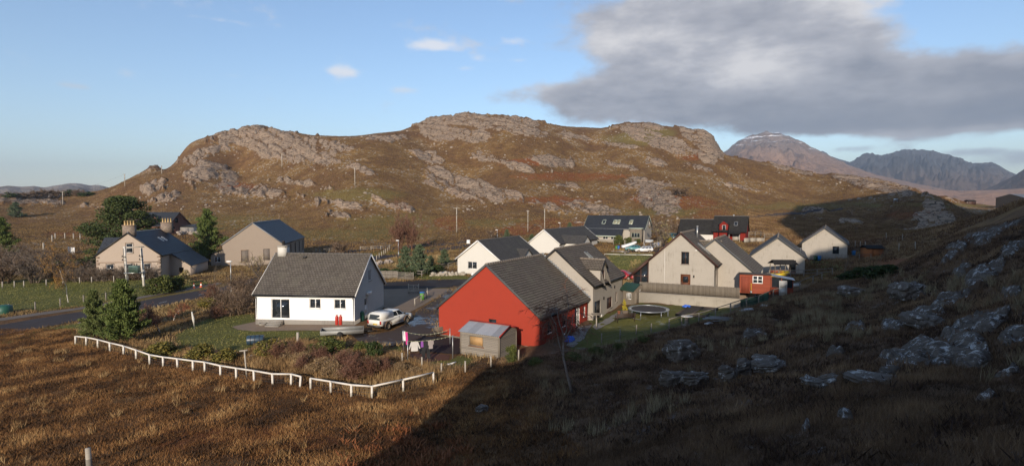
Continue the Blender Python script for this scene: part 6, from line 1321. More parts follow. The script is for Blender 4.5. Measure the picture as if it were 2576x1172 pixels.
# lean-to greenhouse
g_ = thing('lean_to_greenhouse', 'small glazed lean-to with a tin roof against the red shed', 'greenhouse', local(W + .06, .1, 0), rzs)
G = Geo(); WG = 2.3
for x_, hh in ((.04, 2.1), (1.1, 1.98), (WG, 1.75)): G.b2((x_ - .04, .0, 0), (x_ + .04, .08, hh)); G.b2((x_ - .04, 1.9, 0), (x_ + .04, 1.98, hh))
G.b2((0, .005, .75), (WG, .075, .83)); G.b2((WG - .035, .08, .75), (WG + .035, 1.9, .83)); G.build('frame', M_rshed, g_)
G = Geo(); G.add([(.08, .04, .83), (WG, .04, .83), (WG, .04, 1.74), (.08, .04, 2.08)], [(0, 1, 2, 3)]); G.add([(WG, .08, .83), (WG, 1.9, .83), (WG, 1.9, 1.74), (WG, .08, 1.74)], [(0, 1, 2, 3)]); G.build('pane', GLASS, g_)
G = Geo(); G.b2((.05, .02, 0), (WG, .06, .75)); G.b2((WG - .03, .06, 0), (WG + .02, 1.9, .75)); G.build('lower_panel', M_rshed, g_)
G = Geo(); V = []
for i in range(25): y_ = -.2 + 2.3 * i / 24; o = .025 * (i % 2); V += [(-.02, y_, 2.2 + o), (WG + .2, y_, 1.78 + o)]
G.add(V, [(2 * i, 2 * i + 2, 2 * i + 3, 2 * i + 1) for i in range(24)]); G.build('roof', M_metal, g_, fix=False)
d_ = thing('loose_door', 'weathered white door leaning against the lean-to greenhouse', 'door', local(W + 1.0, -.45, .0), rzs); G = Geo(); G.box((.3, .12, .85), (.85, .045, 1.7), rx=-.14); G.build('door_leaf', plain('peeling_white', (.45, .44, .4), .7, .35, 5), d_)
G = Geo()
for z_ in (.5, 1.2): G.box((.3, .075 + .14 * (z_ - .85) , z_), (.6, .03, .5), rx=-.14)
G.build('door_panel', plain('peeling_white', (.4, .39, .36)), d_)

# shelter with black roof, yellow inflatable
p = gp(*ZE(840, 795)); t = thing('garden_shelter', 'open garden shelter with a black roof before the tan bungalow', 'shelter', p, R(-2))
for x_ in (-1.6, 0, 1.6):
    for y_ in (-.9, .9): G = Geo(); G.box((x_, y_, 1.05), (.1, .1, 2.2)); G.build('post', M_vboard, t)
G = Geo(); slope(G, (-1.9, -1.2, 2.1), (1.9, -1.2, 2.1), (1.7, 0, 2.75), (-1.7, 0, 2.75), t=.06); slope(G, (-1.9, 1.2, 2.1), (1.9, 1.2, 2.1), (1.7, 0, 2.75), (-1.7, 0, 2.75), t=.06); G.build('roof', M_blackt, t)
G = Geo(); G.b2((-1.55, .86, 0), (1.55, .9, 1.0)); G.b2((-1.55, -.95, .75), (1.55, -.9, .9)); G.build('panel', M_rshed, t)
p = gp(*ZE(815, 800)); G = Geo(); A_ = np.arange(20) * 2 * np.pi / 20; B_ = np.arange(10) * 2 * np.pi / 10; V = [((1.3 + .32 * math.cos(b)) * math.cos(a) + .35 * (a > 2) * 0, (.75 + .32 * math.cos(b)) * math.sin(a), .32 + .3 * math.sin(b) + .25 * math.cos(a)) for a in A_ for b in B_]
G.add(V, [(i * 10 + j, ((i + 1) % 20) * 10 + j, ((i + 1) % 20) * 10 + (j + 1) % 10, i * 10 + (j + 1) % 10) for i in range(20) for j in range(10)]); t = thing('inflatable', 'yellow inflatable ring lying on grass by the shelter', 'inflatable', p + Vector((0, 0, .2))); G.build('tube', plain('yellow_vinyl', (.6, .42, .02), .35, .1), t, smooth=True); g = Geo(); g.b2((-1.2, -.7, .1), (1.2, .7, .2)); g.build('floor', plain('blue_vinyl', (.02, .06, .3), .4), t)
# orange shed at the far right
p = gp(*ZE(1500, 648)); t = thing('garden_shed', 'orange stained shed with a black roof at the far right of the houses', 'shed', p, R(-3)); WO = gp(*ZE(1600, 648)); WO = (WO - p).length; G = Geo(); G.b2((0, 0, -.6), (WO, 2.4, 1.9)); M_os = wood('orange_boards', (.3, .1, .035), (.4, .15, .05), (.1, .03, .015), board=.15, ax=2); G.build('wall', M_os, t)
G = Geo(); slope(G, (-.2, -.2, 1.9), (WO + .2, -.2, 1.9), (WO + .2, 1.2, 2.5), (-.2, 1.2, 2.5), t=.08); slope(G, (-.2, 2.6, 1.9), (WO + .2, 2.6, 1.9), (WO + .2, 1.2, 2.5), (-.2, 1.2, 2.5), t=.08); G.build('roof', M_blackt, t); G = Geo(); G.b2((.3, -.04, 0), (1.2, -.002, 1.75)); G.build('door', M_os, t)
# shed by the brown house, stone dyke
p = gp(*ZA(1368, 462)); t = thing('grey_shed', 'small pale grey shed in front of the brown house', 'shed', p, R(12)); G = Geo(); G.b2((0, 0, -.5), (6, 4.2, 2.6)); G.build('wall', plain('grey_boards', (.3, .28, .25), .8, .3), t); G = Geo(); slope(G, (-.2, -.2, 2.6), (6.2, -.2, 2.6), (6.2, 4.4, 3.4), (-.2, 4.4, 3.4), t=.12, step=1); G.build('roof', M_slate, t); G = Geo(); G.b2((1.8, -.06, 0), (4.6, -.002, 2.2)); G.build('door', plain('grey_door', (.22, .2, .18)), t)

# ------------------------------------------------------------------ garden things
p = gp(1631.5, 793); rt = 2.2; t = thing('trampoline', 'large round trampoline with a blue edge on the lawn behind the cream wing', 'trampoline', p - Vector((0, 0, .14)))
G = Geo(); G.lathe([(0, .84), (rt - .32, .86)], 40); G.build('mat', plain('trampoline_mat', (.045, .036, .03), .9, .25, 2), t)
M_steel = plain('steel_tube', (.4, .42, .45), .35, .1, metal=.6); G = Geo(); a = np.linspace(0, 2 * np.pi, 49); G.tube(np.stack([rt * np.cos(a), rt * np.sin(a), a * 0 + .88], -1), .045, 6, cap=False); G.build('rim', M_steel, t)
G = Geo()
for i in range(72): q = i / 72 * 2 * math.pi; G.tube([((rt - .33) * math.cos(q), (rt - .33) * math.sin(q), .86), ((rt - .03) * math.cos(q), (rt - .03) * math.sin(q), .88)], .012, 3, cap=False)
G.build('springs', M_steel, t)
for i in range(4):
    q = i * math.pi / 2 + .4; c_, s_ = math.cos(q), math.sin(q); c2, s2 = math.cos(q + .55), math.sin(q + .55); G = Geo(); G.tube([(rt * c_, rt * s_, .86), (rt * c_, rt * s_, .02), (rt * c2, rt * s2, .02), (rt * c2, rt * s2, .86)], .035, 6); G.build('leg', M_steel, t)
# raised bed
P = [gp(*q) for q in ((1700, 795), (1775, 800), (1806, 780), (1735, 774))]; c = sum(P, Vector()) / 4; t = thing('raised_bed', 'dark timber raised bed with bare soil in front of the low wall', 'raised bed', c)
for i in range(4): G = Geo(); G.beam(P[i] - c + Vector((0, 0, .12)), P[(i + 1) % 4] - c + Vector((0, 0, .12)), .08, .34); G.build('board', plain('dark_board', (.06, .045, .035), .9, .3), t)
G = Geo(); q = [P[i] - c + Vector((0, 0, .16)) for i in range(4)]; G.add(q, [(0, 1, 2, 3)]); G.build('soil', plain('soil', (.035, .025, .018), .95, .4, 3, bmp=.8, bsc=6), t)
G = Geo(); G.beam(P[0].lerp(P[1], .5) - c + Vector((0, 0, .24)), P[3].lerp(P[2], .5) - c + Vector((0, 0, .24)), .2, .05); G.build('divider', plain('dark_board', (.06, .045, .035)), t)
def lump(name, label, cat, p, s, m, seed=0, rz=0):
    b = bmesh.new(); bmesh.ops.create_icosphere(b, subdivisions=3, radius=1)
    for v in b.verts: n = v.co.normalized(); f = 1 + .25 * float(pn(n.x * 2 + seed, n.y * 2 + n.z * 1.7)); v.co = Vector((n.x * s[0] * f, n.y * s[1] * f, max(n.z, -.3) * s[2] * f))
    me = bpy.data.meshes.new(name); b.to_mesh(me); b.free(); me.materials.append(m); o = link(bpy.data.objects.new(name, me)); o.location = p; o.rotation_euler.z = rz; return tag(o, label, cat)
lump('tarpaulin', 'crumpled bright blue sheet lying on the raised bed', 'tarpaulin', gp(1727, 777) + Vector((0, 0, .3)), (.5, .3, .22), plain('blue_tarp', (.03, .12, .55), .45, .15), 2)
p = gp(1727, 818); t = thing('spool_table', 'white cable drum table with punched top on the shaded lawn edge', 'table', p); hh = .95; G = Geo(); G.lathe([(0, hh - .04), (.62, hh - .04), (.62, hh), (0, hh)], 20); G.build('table_top', M_wpost, t); G = Geo(); G.lathe([(.2, 0), (.2, hh - .04)], 12); G.lathe([(0, .0), (.5, .0), (.5, .05), (0, .05)], 16); G.build('drum', M_silver, t)
G = Geo()
for i in range(6): G.lathe([(0, hh + .003), (.055, hh + .003), (.055, hh + .006), (0, hh + .006)], 8, (.36 * math.cos(i * 1.047), .36 * math.sin(i * 1.047), 0))
G.build('holes', M_dark, t)
p = gp(1573, 790); t = thing('barrel_planter', 'half barrel planter holding a small golden conifer beside the trampoline', 'planter', p); G = Geo(); G.lathe([(.3, 0), (.4, .25), (.42, .45), (.38, .46), (.36, .4), (0, .4)], 14); G.build('barrel', plain('barrel_wood', (.13, .1, .075), .8, .3), t); PLANT_AT = p + Vector((-.1, .1, .4))
p = gp(1557, 790); G = Geo(); G.lathe([(.13, 0), (.19, .3), (.21, .3), (.21, .36), (.15, .36), (0, .3)], 10, tuple(p)); tag(G.build('flower_pot', plain('terracotta', (.3, .11, .06), .85, .2)), 'terracotta flower pot left of the barrel planter', 'pot')
def bench(label, p, rz, m, mf, L=1.7, slats=5):
    t = thing('garden_bench', label, 'bench', p, rz)
    for s in (-1, 1):
        G = Geo(); x_ = s * (L / 2 - .08); G.beam((x_, -.28, 0), (x_, -.22, .62), .06, .06, up=(0, 1, 0)); G.beam((x_, .22, 0), (x_, .36, .95), .06, .06, up=(0, 1, 0)); G.beam((x_, -.25, .62), (x_, .3, .64), .06, .05); G.beam((x_, -.25, .4), (x_, .25, .4), .05, .06); G.build('end_frame', mf, t)
    for i in range(4): G = Geo(); G.box((0, -.2 + i * .13, .44), (L, .1, .03)); G.build('seat_slat', m, t)
    for i in range(slats): G = Geo(); z = .54 + i * .09; G.box((0, .27 + (z - .4) * .15, z), (L, .025, .07)); G.build('back_slat', m, t)
    return t
bench('slatted bench with dark iron ends against the red gable wall', gp(1112, 846), R(29), M_vboard, M_dark); bench('dark brown double bench with its back to the view on the shaded lawn', gp(1572, 808), R(195), plain('dark_stained_wood', (.05, .03, .022), .6, .2), plain('dark_stained_wood', (.05, .03, .022)), 2.2)
p = gp(1501, 826); t = thing('bird_table', 'tall wooden bird table in front of the cream wing', 'bird table', p); G = Geo(); G.tube([(0, 0, 0), (-.05, 0, 1.45)], .07, 7); G.build('post', M_post, t); G = Geo(); G.box((-.05, 0, 1.48), (.95, .6, .05)); G.build('tray', M_silver, t)
G = Geo()
for s in (-1, 1): G.box((-.05 + s * .46, 0, 1.54), (.03, .6, .07)); G.box((-.05, s * .29, 1.54), (.9, .03, .07))
G.build('tray_rim', M_silver, t)
p = gp(1441, 835); t = thing('gas_barbecue', 'small red box beside a red cylinder on the patio in shade', 'barbecue', p); G = Geo(); G.box((0, 0, .5), (.5, .5, .85)); G.build('cabinet', M_redt, t); G = Geo(); G.lathe([(.16, .0), (.17, .6), (.1, .72), (.05, .74), (.05, .85), (0, .85)], 10, (-.5, .1, .1)); G.build('cylinder', plain('red_enamel', (.4, .03, .02), .4, .1), t)
lump('tarpaulin', 'bright blue tarpaulin bundle in the shade below the small birch', 'tarpaulin', gp(1432, 858) + Vector((0, 0, .15)), (.55, .4, .4), plain('blue_tarp', (.03, .12, .55)), 5)
for px, pb, lab in ((1461, 832, 'white pot at the far end of the patio slabs'), (1420, 846, 'white pot beside the blue tarpaulin bundle'), (1512, 797, 'white ornament at the cream wing corner')):
    G = Geo(); p = gp(px, pb); G.lathe([(.08, 0), (.14, .1), (.15, .28), (.11, .3), (0, .25)], 9, tuple(p)); tag(G.build('pot', M_white), lab, 'pot')
# clothes line
T = [(1015, 880, 831), (1026, 912, 857.5), (1139, 901, 843)]; Q = []
for (px, pb, pt), lab in zip(T, ('slim steel clothes pole furthest left, with the towel', 'slim steel clothes pole in the middle of the washing line', 'slim steel clothes pole nearest the wooden shed')):
    b = gp(px, pb); h = float(ray(px, pt)[2] / ray(px, pt)[1] * b.y - b.z); t = thing('clothes_pole', lab, 'clothes pole', b, 0, 'clothes poles'); G = Geo(); G.tube([(0, 0, -.2), (0, 0, h)], .04, 8); G.build('pole', M_metal, t); G = Geo(); G.tube([(-.1, 0, h - .05), (.1, 0, h - .05)], .018, 5); G.build('hook', M_metal, t); Q.append(b + Vector((0, 0, h - .03)))
b = Vector(atY(1132, 842, Q[2].y + 4.2)); b.z = gh(b.x, b.y); t = thing('clothes_pole', 'clothes pole beside the red wall, right of the bench', 'clothes pole', b, 0, 'clothes poles'); G = Geo(); G.tube([(0, 0, -.2), (0, 0, 1.75)], .04, 8); G.build('pole', M_metal, t); Q.append(b + Vector((0, 0, 1.7)))
M_line = plain('green_cord', (.35, .38, .2), .7, .1)
def line(a, b, sag): return [a.lerp(b, i / 24) - Vector((0, 0, sag * 4 * (i / 24) * (1 - i / 24))) for i in range(25)]
L1, L2 = line(Q[0], Q[3], .45), line(Q[1], Q[2], .14)
for L_, lab in ((L1, 'sagging washing line with pegs between the far clothes poles'), (L2, 'washing line carrying the clothes between the near poles')):
    t = thing('washing_line', lab, 'washing line', L_[0]); G = Geo(); G.tube([p - L_[0] for p in L_], .012, 4); G.build('cord', M_line, t); G = Geo()
    for i in range(2, 24, 2): p = L_[i] - L_[0]; G.box(p + Vector((0, 0, -.02)), (.025, .025, .11))
    G.build('pegs', plain('peg', (.6, .55, .4)), t)
def cloth(name, label, u, L_, outline, m, th=.025, sway=.05):
    k = u * 24; i = min(int(k), 23); p = L_[i].lerp(L_[i + 1], k - i); d = (L_[i + 1] - L_[i]).normalized(); rz = math.atan2(d.y, d.x); t = thing(name, label, 'laundry', p, rz)
    pts = [Vector(q) for q in outline]; n = len(pts); P2 = []
    for i in range(n): P2 += [pts[i].lerp(pts[(i + 1) % n], j / 4) for j in range(4)]
    vs, _, fs, *_ = geometry.delaunay_2d_cdt(P2, [(i, (i + 1) % len(P2)) for i in range(len(P2))], [], 1, 1e-5); G = Geo(); m_ = len(vs)
    V = [(v.x, sway * math.sin(v.x * 9 + v.y * 3) * min(1, -v.y * 2) + s * th / 2, v.y - .03) for s in (-1, 1) for v in vs]; bd = list(range(len(P2)))
    G.add(V, [tuple(f) for f in fs] + [tuple(m_ + i for i in f)[::-1] for f in fs]); G.build('fabric', m, t); return t
M_gcl = plain('pale_grey_cotton', (.55, .53, .5), .9, .08); M_pk = plain('pink_cotton', (.6, .05, .25), .9, .1); M_pur = plain('purple_cotton', (.25, .08, .35), .9, .1); M_blk = plain('black_cotton', (.018, .018, .02), .9, .1)
shirt = [(-.3, 0), (.3, 0), (.5, -.62), (.4, -.64), (.28, -.3), (.3, -.82), (-.3, -.82), (-.28, -.3), (-.4, -.64), (-.5, -.62)]
cloth('shirt', 'pale grey long sleeved top on the near washing line', .15, L2, shirt, M_gcl); cloth('shirt', 'brownish grey short top to the right of the dark trousers on the line', .5, L2, [(-.27, 0), (.27, 0), (.3, -.35), (.22, -.36), (.2, -.72), (-.2, -.72), (-.22, -.36), (-.3, -.35)], plain('taupe_cotton', (.3, .26, .25), .9, .1))
cloth('vest', 'small purple vest beside the pale grey top', .315, L2, [(-.1, 0), (.1, 0), (.12, -.5), (-.12, -.5)], M_pur); cloth('trousers', 'black trousers hanging low from the washing line', .4, L2, [(-.34, 0), (.34, 0), (.36, -1.55), (.1, -1.55), (0, -.5), (-.1, -1.55), (-.36, -1.55)], M_blk)
cloth('towel', 'white towel hanging beside the leftmost clothes pole', .015, L1, [(-.14, 0), (.12, 0), (.14, -.9), (-.12, -.85)], plain('white_cotton', (.7, .7, .7), .9, .05)); cloth('towel', 'bright pink towel next to the white one on the line', .06, L1, [(-.1, 0), (.12, 0), (.18, -1.15), (-.02, -1.2)], M_pk)
p = gp(1135, 919); t = thing('toy_gun', 'white plastic toy lying on the lawn by the netting fence', 'toy', p + Vector((0, 0, .08))); t.name = 'garden_toy'; G = Geo(); G.tube([(-.15, 0, .02), (.35, .5, .08)], [.09, .06], 8); G.build('body', M_white, t); G = Geo(); G.box((-.2, -.05, .05), (.3, .12, .1)); G.build('base', M_white, t)
lump('black_sack', 'black sack on the tarmac under the hanging trousers', 'sack', gp(1064, 888) + Vector((0, 0, .1)), (.34, .28, .3), M_blk, 3)
# around the white cottage
for px, lab in ((847.5, 'red gas cylinder on the left of the pair at the white wall'), (857, 'red gas cylinder on the right of the pair at the white wall')):
    t = thing('gas_cylinder', lab, 'gas cylinder', gp(px, 817), 0, 'red gas cylinders'); G = Geo(); G.lathe([(.17, 0), (.185, .05), (.185, .85), (.16, .98), (.06, 1.04), (0, 1.04)], 14); G.build('body', plain('red_enamel', (.45, .03, .02), .4, .1), t, smooth=True); G = Geo(); a = np.linspace(.3, 5.9, 14); G.tube(np.stack([.13 * np.cos(a), .13 * np.sin(a), a * 0 + 1.15], -1), .02, 5); G.tube([(0, 0, 1.03), (0, 0, 1.16)], .03, 6); G.build('collar', plain('red_enamel', (.45, .03, .02)), t)
t = thing('compost_bin', 'dark green plastic tank at the grey gable behind the pickup', 'tank', gp(905, 806)); G = Geo(); G.lathe([(.55, 0), (.58, .4), (.5, .95), (.52, 1.0), (.3, 1.12), (0, 1.15)], 16); G.build('body', plain('green_plastic', (.02, .09, .06), .5, .15), t, smooth=True); G = Geo(); G.lathe([(.22, 1.12), (.22, 1.2), (0, 1.2)], 12); G.build('lid', M_dark, t)
# low flat trailer
A, B, D4 = gp(806, 851), gp(899, 845), gp(905, 829); d = (B - A); rz = math.atan2(d.y, d.x); t = thing('flat_trailer', 'grey low sided flat trailer parked in the brush below the drive', 'trailer', (A.x, A.y, A.z), rz); L = 4.2; Wd = 1.7; M_galv = plain('dull_galvanised', (.3, .3, .28), .6, .3, 3, metal=.3)
G = Geo(); G.b2((0, 0, .3), (L, Wd, .36)); G.build('bed', M_galv, t)
for v0, v1 in (((0, -.03, .3), (L, 0, .72)), ((0, Wd, .3), (L, Wd + .03, .72)), ((-.03, 0, .3), (0, Wd, .72)), ((L, 0, .3), (L + .03, Wd, .72))): G = Geo(); G.b2(v0, v1); G.build('side_board', M_galv, t)
G = Geo(); G.beam((L, Wd / 2, .33), (L + 1.4, Wd / 2, .33), .08); G.build('drawbar', M_dark, t)
for s in (-.1, Wd + .1):
    G = Geo(); G.tube([(L * .45, s - .09, .3), (L * .45, s + .09, .3)], .3, 14); G.build('wheel', M_tyre, t)
t = thing('water_drum', 'dark blue drum lying on its side in the frosty lawn', 'drum', gp(643, 866) + Vector((0, 0, .45)), R(15)); G = Geo(); G.lathe([(0, -.75), (.44, -.75), (.46, -.7), (.46, .7), (.44, .75), (0, .75)], 18); V = np.concatenate(G.v); G.v = [V[:, [2, 0, 1]]]; G.build('body', plain('dark_blue_plastic', (.025, .05, .08), .4, .2), t, smooth=False)
G = Geo()
for x_ in (-.4, 0, .4): a = np.linspace(0, 2 * np.pi, 19); G.tube(np.stack([a * 0 + x_, .465 * np.cos(a), .465 * np.sin(a)], -1), .025, 5, cap=False)
G.build('hoops', M_dark, t)
p = gp(490, 829); t = thing('rotary_dryer', 'folded white rotary dryer standing alone on the cottage lawn', 'clothes dryer', p); G = Geo(); G.tube([(0, 0, 0), (-.12, 0, .9)], .035, 6); G.build('pole', M_metal, t); G = Geo(); V = []; G.tube([(-.06, 0, .55), (-.12, 0, 1.2), (-.27, 0, 2.0)], [.05, .14, .06], 8); G.build('folded_arms', M_wht, t)
p = gp(621.5, 950); h = float(ray(616, 881)[2] / ray(616, 881)[1] * p.y - p.z); t = thing('timber_pole', 'thin timber pole with a short crossbar behind the white fence', 'pole', p); G = Geo(); G.beam((0, 0, -.2), (-.15, 0, h), .09, .09, up=(0, 1, 0)); G.build('post', M_post, t); G = Geo(); G.beam((-.55, 0, h - .05), (.1, 0, h + .02), .07, .09); G.build('crossbar', M_post, t)
p = gp(632, 904); t = thing('plastic_tub', 'white plastic tub on its side among dead grass', 'tub', p + Vector((0, 0, .2)), R(30)); G = Geo(); G.lathe([(0, -.3), (.17, -.3), (.22, .28), (.25, .3), (.2, .3), (.15, -.24), (0, -.24)], 14); V = np.concatenate(G.v); G.v = [V[:, [0, 2, 1]] * (1, -1, 1)]; G.build('body', M_white, t); G = Geo(); G.tube([(-.25, -.3, 0), (0, -.45, -.1), (.25, -.3, 0)], .015, 5); G.build('handle', M_dark, t)
p = gp(661, 818); G = Geo(); G.lathe([(.36, 0), (.42, .12), (.42, .26), (.36, .26), (.34, .2), (0, .2)], 14, tuple(p)); tag(G.build('trough', M_conc), 'low stone planter left of the patio door steps', 'planter')
# road things
for px, pb, lab in ((488, 724.5, 'orange traffic cone on the verge, left of the two'), (506, 722.5, 'orange traffic cone on the verge, right of the two')):
    t = thing('traffic_cone', lab, 'traffic cone', gp(px, pb), 0, 'traffic cones'); M_o = plain('cone_orange', (.6, .1, .02), .5, .05); G = Geo(); G.box((0, 0, .03), (.5, .5, .06)); G.build('base', M_o, t); G = Geo(); G.lathe([(.19, .06), (.05, .85), (0, .86)], 12); G.build('cone', M_o, t); G = Geo(); G.lathe([(.152, .32), (.106, .58)], 12); G.build('white_band', M_white, t)
a_ = gp(1178.5, 613); t = thing('sandwich_board', 'blank white A-shaped board standing beside the far road', 'sign', a_)
for s in (-1, 1): G = Geo(); G.box((0, s * .32, .62), (1.0, .05, 1.3), rx=s * .45); G.build('panel', M_white, t)
G = Geo(); G.box((0, 0, 1.2), (1.0, .14, .06)); G.build('hinge', M_dark, t)
t = thing('road_sign', 'small grey sign on two posts far off on the shaded moor', 'sign', gp(2253, 512)); G = Geo(); G.box((0, 0, 1.9), (2.2, .08, 1.1)); G.build('panel', M_metal, t)
for s in (-.8, .8): G = Geo(); G.box((s, .06, .7), (.1, .06, 1.6)); G.build('post', M_metal, t)
t = thing('water_tank', 'dark green tank cut by the left edge beside the footpath', 'tank', gp(10, 789)); G = Geo(); G.lathe([(.9, 0), (.95, .3), (.9, 1.0), (.5, 1.15), (0, 1.2)], 16); G.build('body', plain('green_plastic', (.02, .09, .06)), t); G = Geo(); G.tube([(.1, -.98, .1), (.0, -.98, 1.2)], .12, 6); G.build('pipe', M_white, t)
t = thing('metal_tank', 'galvanised round tank among stones by the white bungalow', 'tank', gp(*ZC(548, 588))); G = Geo(); G.lathe([(.0, 0), (.75, 0), (.78, .5), (.7, .62), (0, .7)], 16); G.build('body', M_metal, t); G = Geo(); G.tube([(0, 0, .7), (0, 0, .85)], .12, 6); G.build('cap', M_dark, t)
lump('white_ball', 'round white ball shaped float by the white bungalow wall', 'float', gp(*ZC(765, 590)) + Vector((0, 0, .2)), (.35, .35, .3), M_white, 7)
p = gp(*ZD(1277, 712)); t = thing('rotary_dryer', 'open rotary clothes dryer in front of the red brown shed', 'clothes dryer', p); G = Geo(); G.tube([(0, 0, 0), (0, 0, 1.9)], .025, 6); G.build('pole', M_metal, t)
for i in range(4): q = i * math.pi / 2 + .3; G = Geo(); G.tube([(0, 0, 1.3), (1.1 * math.cos(q), 1.1 * math.sin(q), 1.75)], .016, 4); G.build('arm', M_metal, t)
G = Geo()
for k in (.5, .75, 1.05): G.tube([(k * math.cos(i * math.pi / 2 + .3), k * math.sin(i * math.pi / 2 + .3), 1.3 + .43 * k) for i in range(5)], .008, 3)
G.build('lines', M_line, t)
# rubble and planks on the shaded bank
for i, (px, py, rz, lab) in enumerate(((1872, 784, .3, 'pale grey slab on the bank, left of the two'), (1884, 781, -.2, 'pale grey slab on the bank, right of the two'), (1784, 817, .5, 'square grey sheet of board at the end of the plank heap'), (1921, 772, .8, 'small frosted slab on the rubble, highest on the bank'))):
    p = gp(px, py); G = Geo(); G.box((0, 0, 0), (.75, .5, .09), rx=.12, ry=-.1); o = G.build('slab', plain('pale_slab', (.42, .42, .42), .85, .15)); o.location = p + Vector((0, 0, .12)); o.rotation_euler.z = rz; tag(o, lab, 'slab')
t = thing('plank_heap', 'heap of frosted planks dumped on the shaded bank', 'planks', gp(1830, 805)); rnd = random.Random(4)
for i in range(14): x_, y_, a = rnd.uniform(-1.6, 1.6), rnd.uniform(-.7, .7), rnd.uniform(-.35, .45); G = Geo(); G.box((x_, y_, .06 + .03 * i * .5), (rnd.uniform(1.2, 2.8), .13, .035), rz=a, ry=rnd.uniform(-.06, .06)); G.build('plank', plain('frosted_wood', (.24, .24, .24), .85, .35, 2), t)
t = thing('bag', 'green and white plastic bags heaped against the shaded fence', 'bags', gp(1890, 762)); G = Geo()
for i in range(3): b = bmesh.new(); bmesh.ops.create_icosphere(b, subdivisions=2, radius=1); V = [(v.co.x * .5 + i * .7, v.co.y * .3, max(v.co.z, -.5) * .22 + .1) for v in b.verts]; F = [tuple(v.index for v in f.verts) for f in b.faces]; b.free(); g = Geo(); g.add(V, F); g.build('sack', plain(('white_sack', 'green_sack')[i % 2], ((.4, .42, .38), (.05, .2, .08))[i % 2], .6, .2), t, smooth=True)
t = thing('bathtub', 'white old bath standing behind the shaded fence', 'bath', gp(*ZE(910, 880))); G = Geo(); G.box((0, 0, .3), (1.6, .75, .5), taper=1.15); G.build('tub', M_white, t); G = Geo(); G.box((0, 0, .565), (1.5, .65, .03)); G.build('inside', M_dark, t)
# stone dyke by the brown house, stone edging by the bungalow
def stones(name, label, pts, n, s, m, seed, cat='wall'):
    rnd = random.Random(seed); P = [gp(*p) for p in pts]; G = Geo(); b = bmesh.new(); bmesh.ops.create_icosphere(b, subdivisions=1, radius=1); V0 = np.array([v.co for v in b.verts]); F0 = np.array([[v.index for v in f.verts] for f in b.faces]); b.free()
    for i in range(n):
        u = rnd.random() * (len(P) - 1); k = int(u); p = P[k].lerp(P[k + 1], u - k); q = s * rnd.uniform(.6, 1.3)
        G.add(V0 * np.array([rnd.uniform(.8, 1.3), rnd.uniform(.7, 1.1), rnd.uniform(.5, .9)]) * q + np.array([p.x + rnd.uniform(-.3, .3), p.y + rnd.uniform(-.3, .3), p.z + q * rnd.uniform(.1, 1.6)]), F0)
    return tag(G.build(name, m), label, cat)
stones('drystone_wall', 'rough drystone wall in front of the brown house', [ZA(1390, 468), ZA(1450, 462), ZA(1560, 466)], 130, .55, M_stone, 1)
stones('rockery', 'loose pale stones edging the garden of the white bungalow', [ZC(430, 595), ZC(480, 590), ZC(540, 594), ZC(640, 590), ZC(700, 588)], 70, .32, plain('pale_stone', (.36, .32, .26), .9, .35, 3), 2, 'rockery')
stones('drystone_wall', 'low grey stone dyke at the back of the small pines', [ZC(10, 512), ZC(50, 502), ZC(120, 497)], 60, .4, M_stone, 4)
fence('lawn_edge', 'pale low edging strip across the back lawn near the cars', [Z4(530, 812), Z4(800, 818), Z4(1100, 824), Z4(1390, 828)], .3, .1, M_wpost, (.8,), (.1, .2), cat='edging')
# ------------------------------------------------------------------ plants
def _leaf(nt, p, cols, rough=.7, tr=.0):
    rnd = nd(nt, 'ShaderNodeNewGeometry').outputs['Random Per Island']; n = noise(nt, nd(nt, 'ShaderNodeNewGeometry').outputs['Position'], 1.1, 3)
    f = mth(nt, 'ADD', mth(nt, 'MULTIPLY', rnd, .65), mth(nt, 'MULTIPLY', n, .4)); k = len(cols) - 1
    sets(nt, p, Base_Color=ramp(nt, f, [(.08 + .84 * i / k, c) for i, c in enumerate(cols)]), Roughness=rough, Specular_IOR_Level=.2)
def leafm(name, *cols, **k): return mat(name, _leaf, cols=cols, **k)
L_pine = leafm('pine_needles', (.05, .068, .02), (.1, .125, .038), (.17, .19, .06)); L_spruce = leafm('spruce_needles', (.045, .068, .018), (.095, .13, .033), (.165, .195, .055)); L_blue = leafm('blue_green_needles', (.04, .06, .035), (.08, .11, .06), (.14, .17, .09))
L_hedge = leafm('hedge_leaves', (.045, .05, .014), (.1, .095, .025), (.2, .17, .04), (.26, .17, .04)); L_gorse = leafm('gorse', (.03, .045, .014), (.07, .085, .022), (.14, .14, .035)); L_dark = leafm('dark_evergreen', (.015, .025, .01), (.035, .055, .018), (.08, .1, .03))
L_gold = leafm('autumn_leaves', (.2, .09, .02), (.32, .16, .035), (.42, .26, .06)); L_rust = leafm('rust_leaves', (.12, .03, .02), (.25, .07, .035), (.4, .17, .07)); L_tan = leafm('willow_leaves', (.14, .11, .045), (.25, .2, .08), (.36, .3, .14)); L_yel = leafm('golden_conifer', (.25, .2, .02), (.42, .34, .04))
M_twig = leafm('twigs', (.065, .042, .028), (.14, .095, .062), (.25, .18, .125)); M_twigr = leafm('reddish_twigs', (.075, .034, .024), (.16, .078, .05), (.26, .145, .1)); M_twigg = leafm('grey_twigs', (.06, .046, .035), (.13, .1, .076), (.24, .195, .155)); M_bark_ = plain('bark', (.13, .09, .065), .95, .35, 5)
def _birch(nt, p):
    v = coord(nt, scale=(1, 1, 4)); n = noise(nt, v, 1.6, 5, .7); sets(nt, p, Base_Color=mixc(nt, sstep(nt, n, .5, .62), (.56, .51, .45), (.08, .06, .05)), Roughness=.8)
M_birch = mat('birch_bark', _birch)
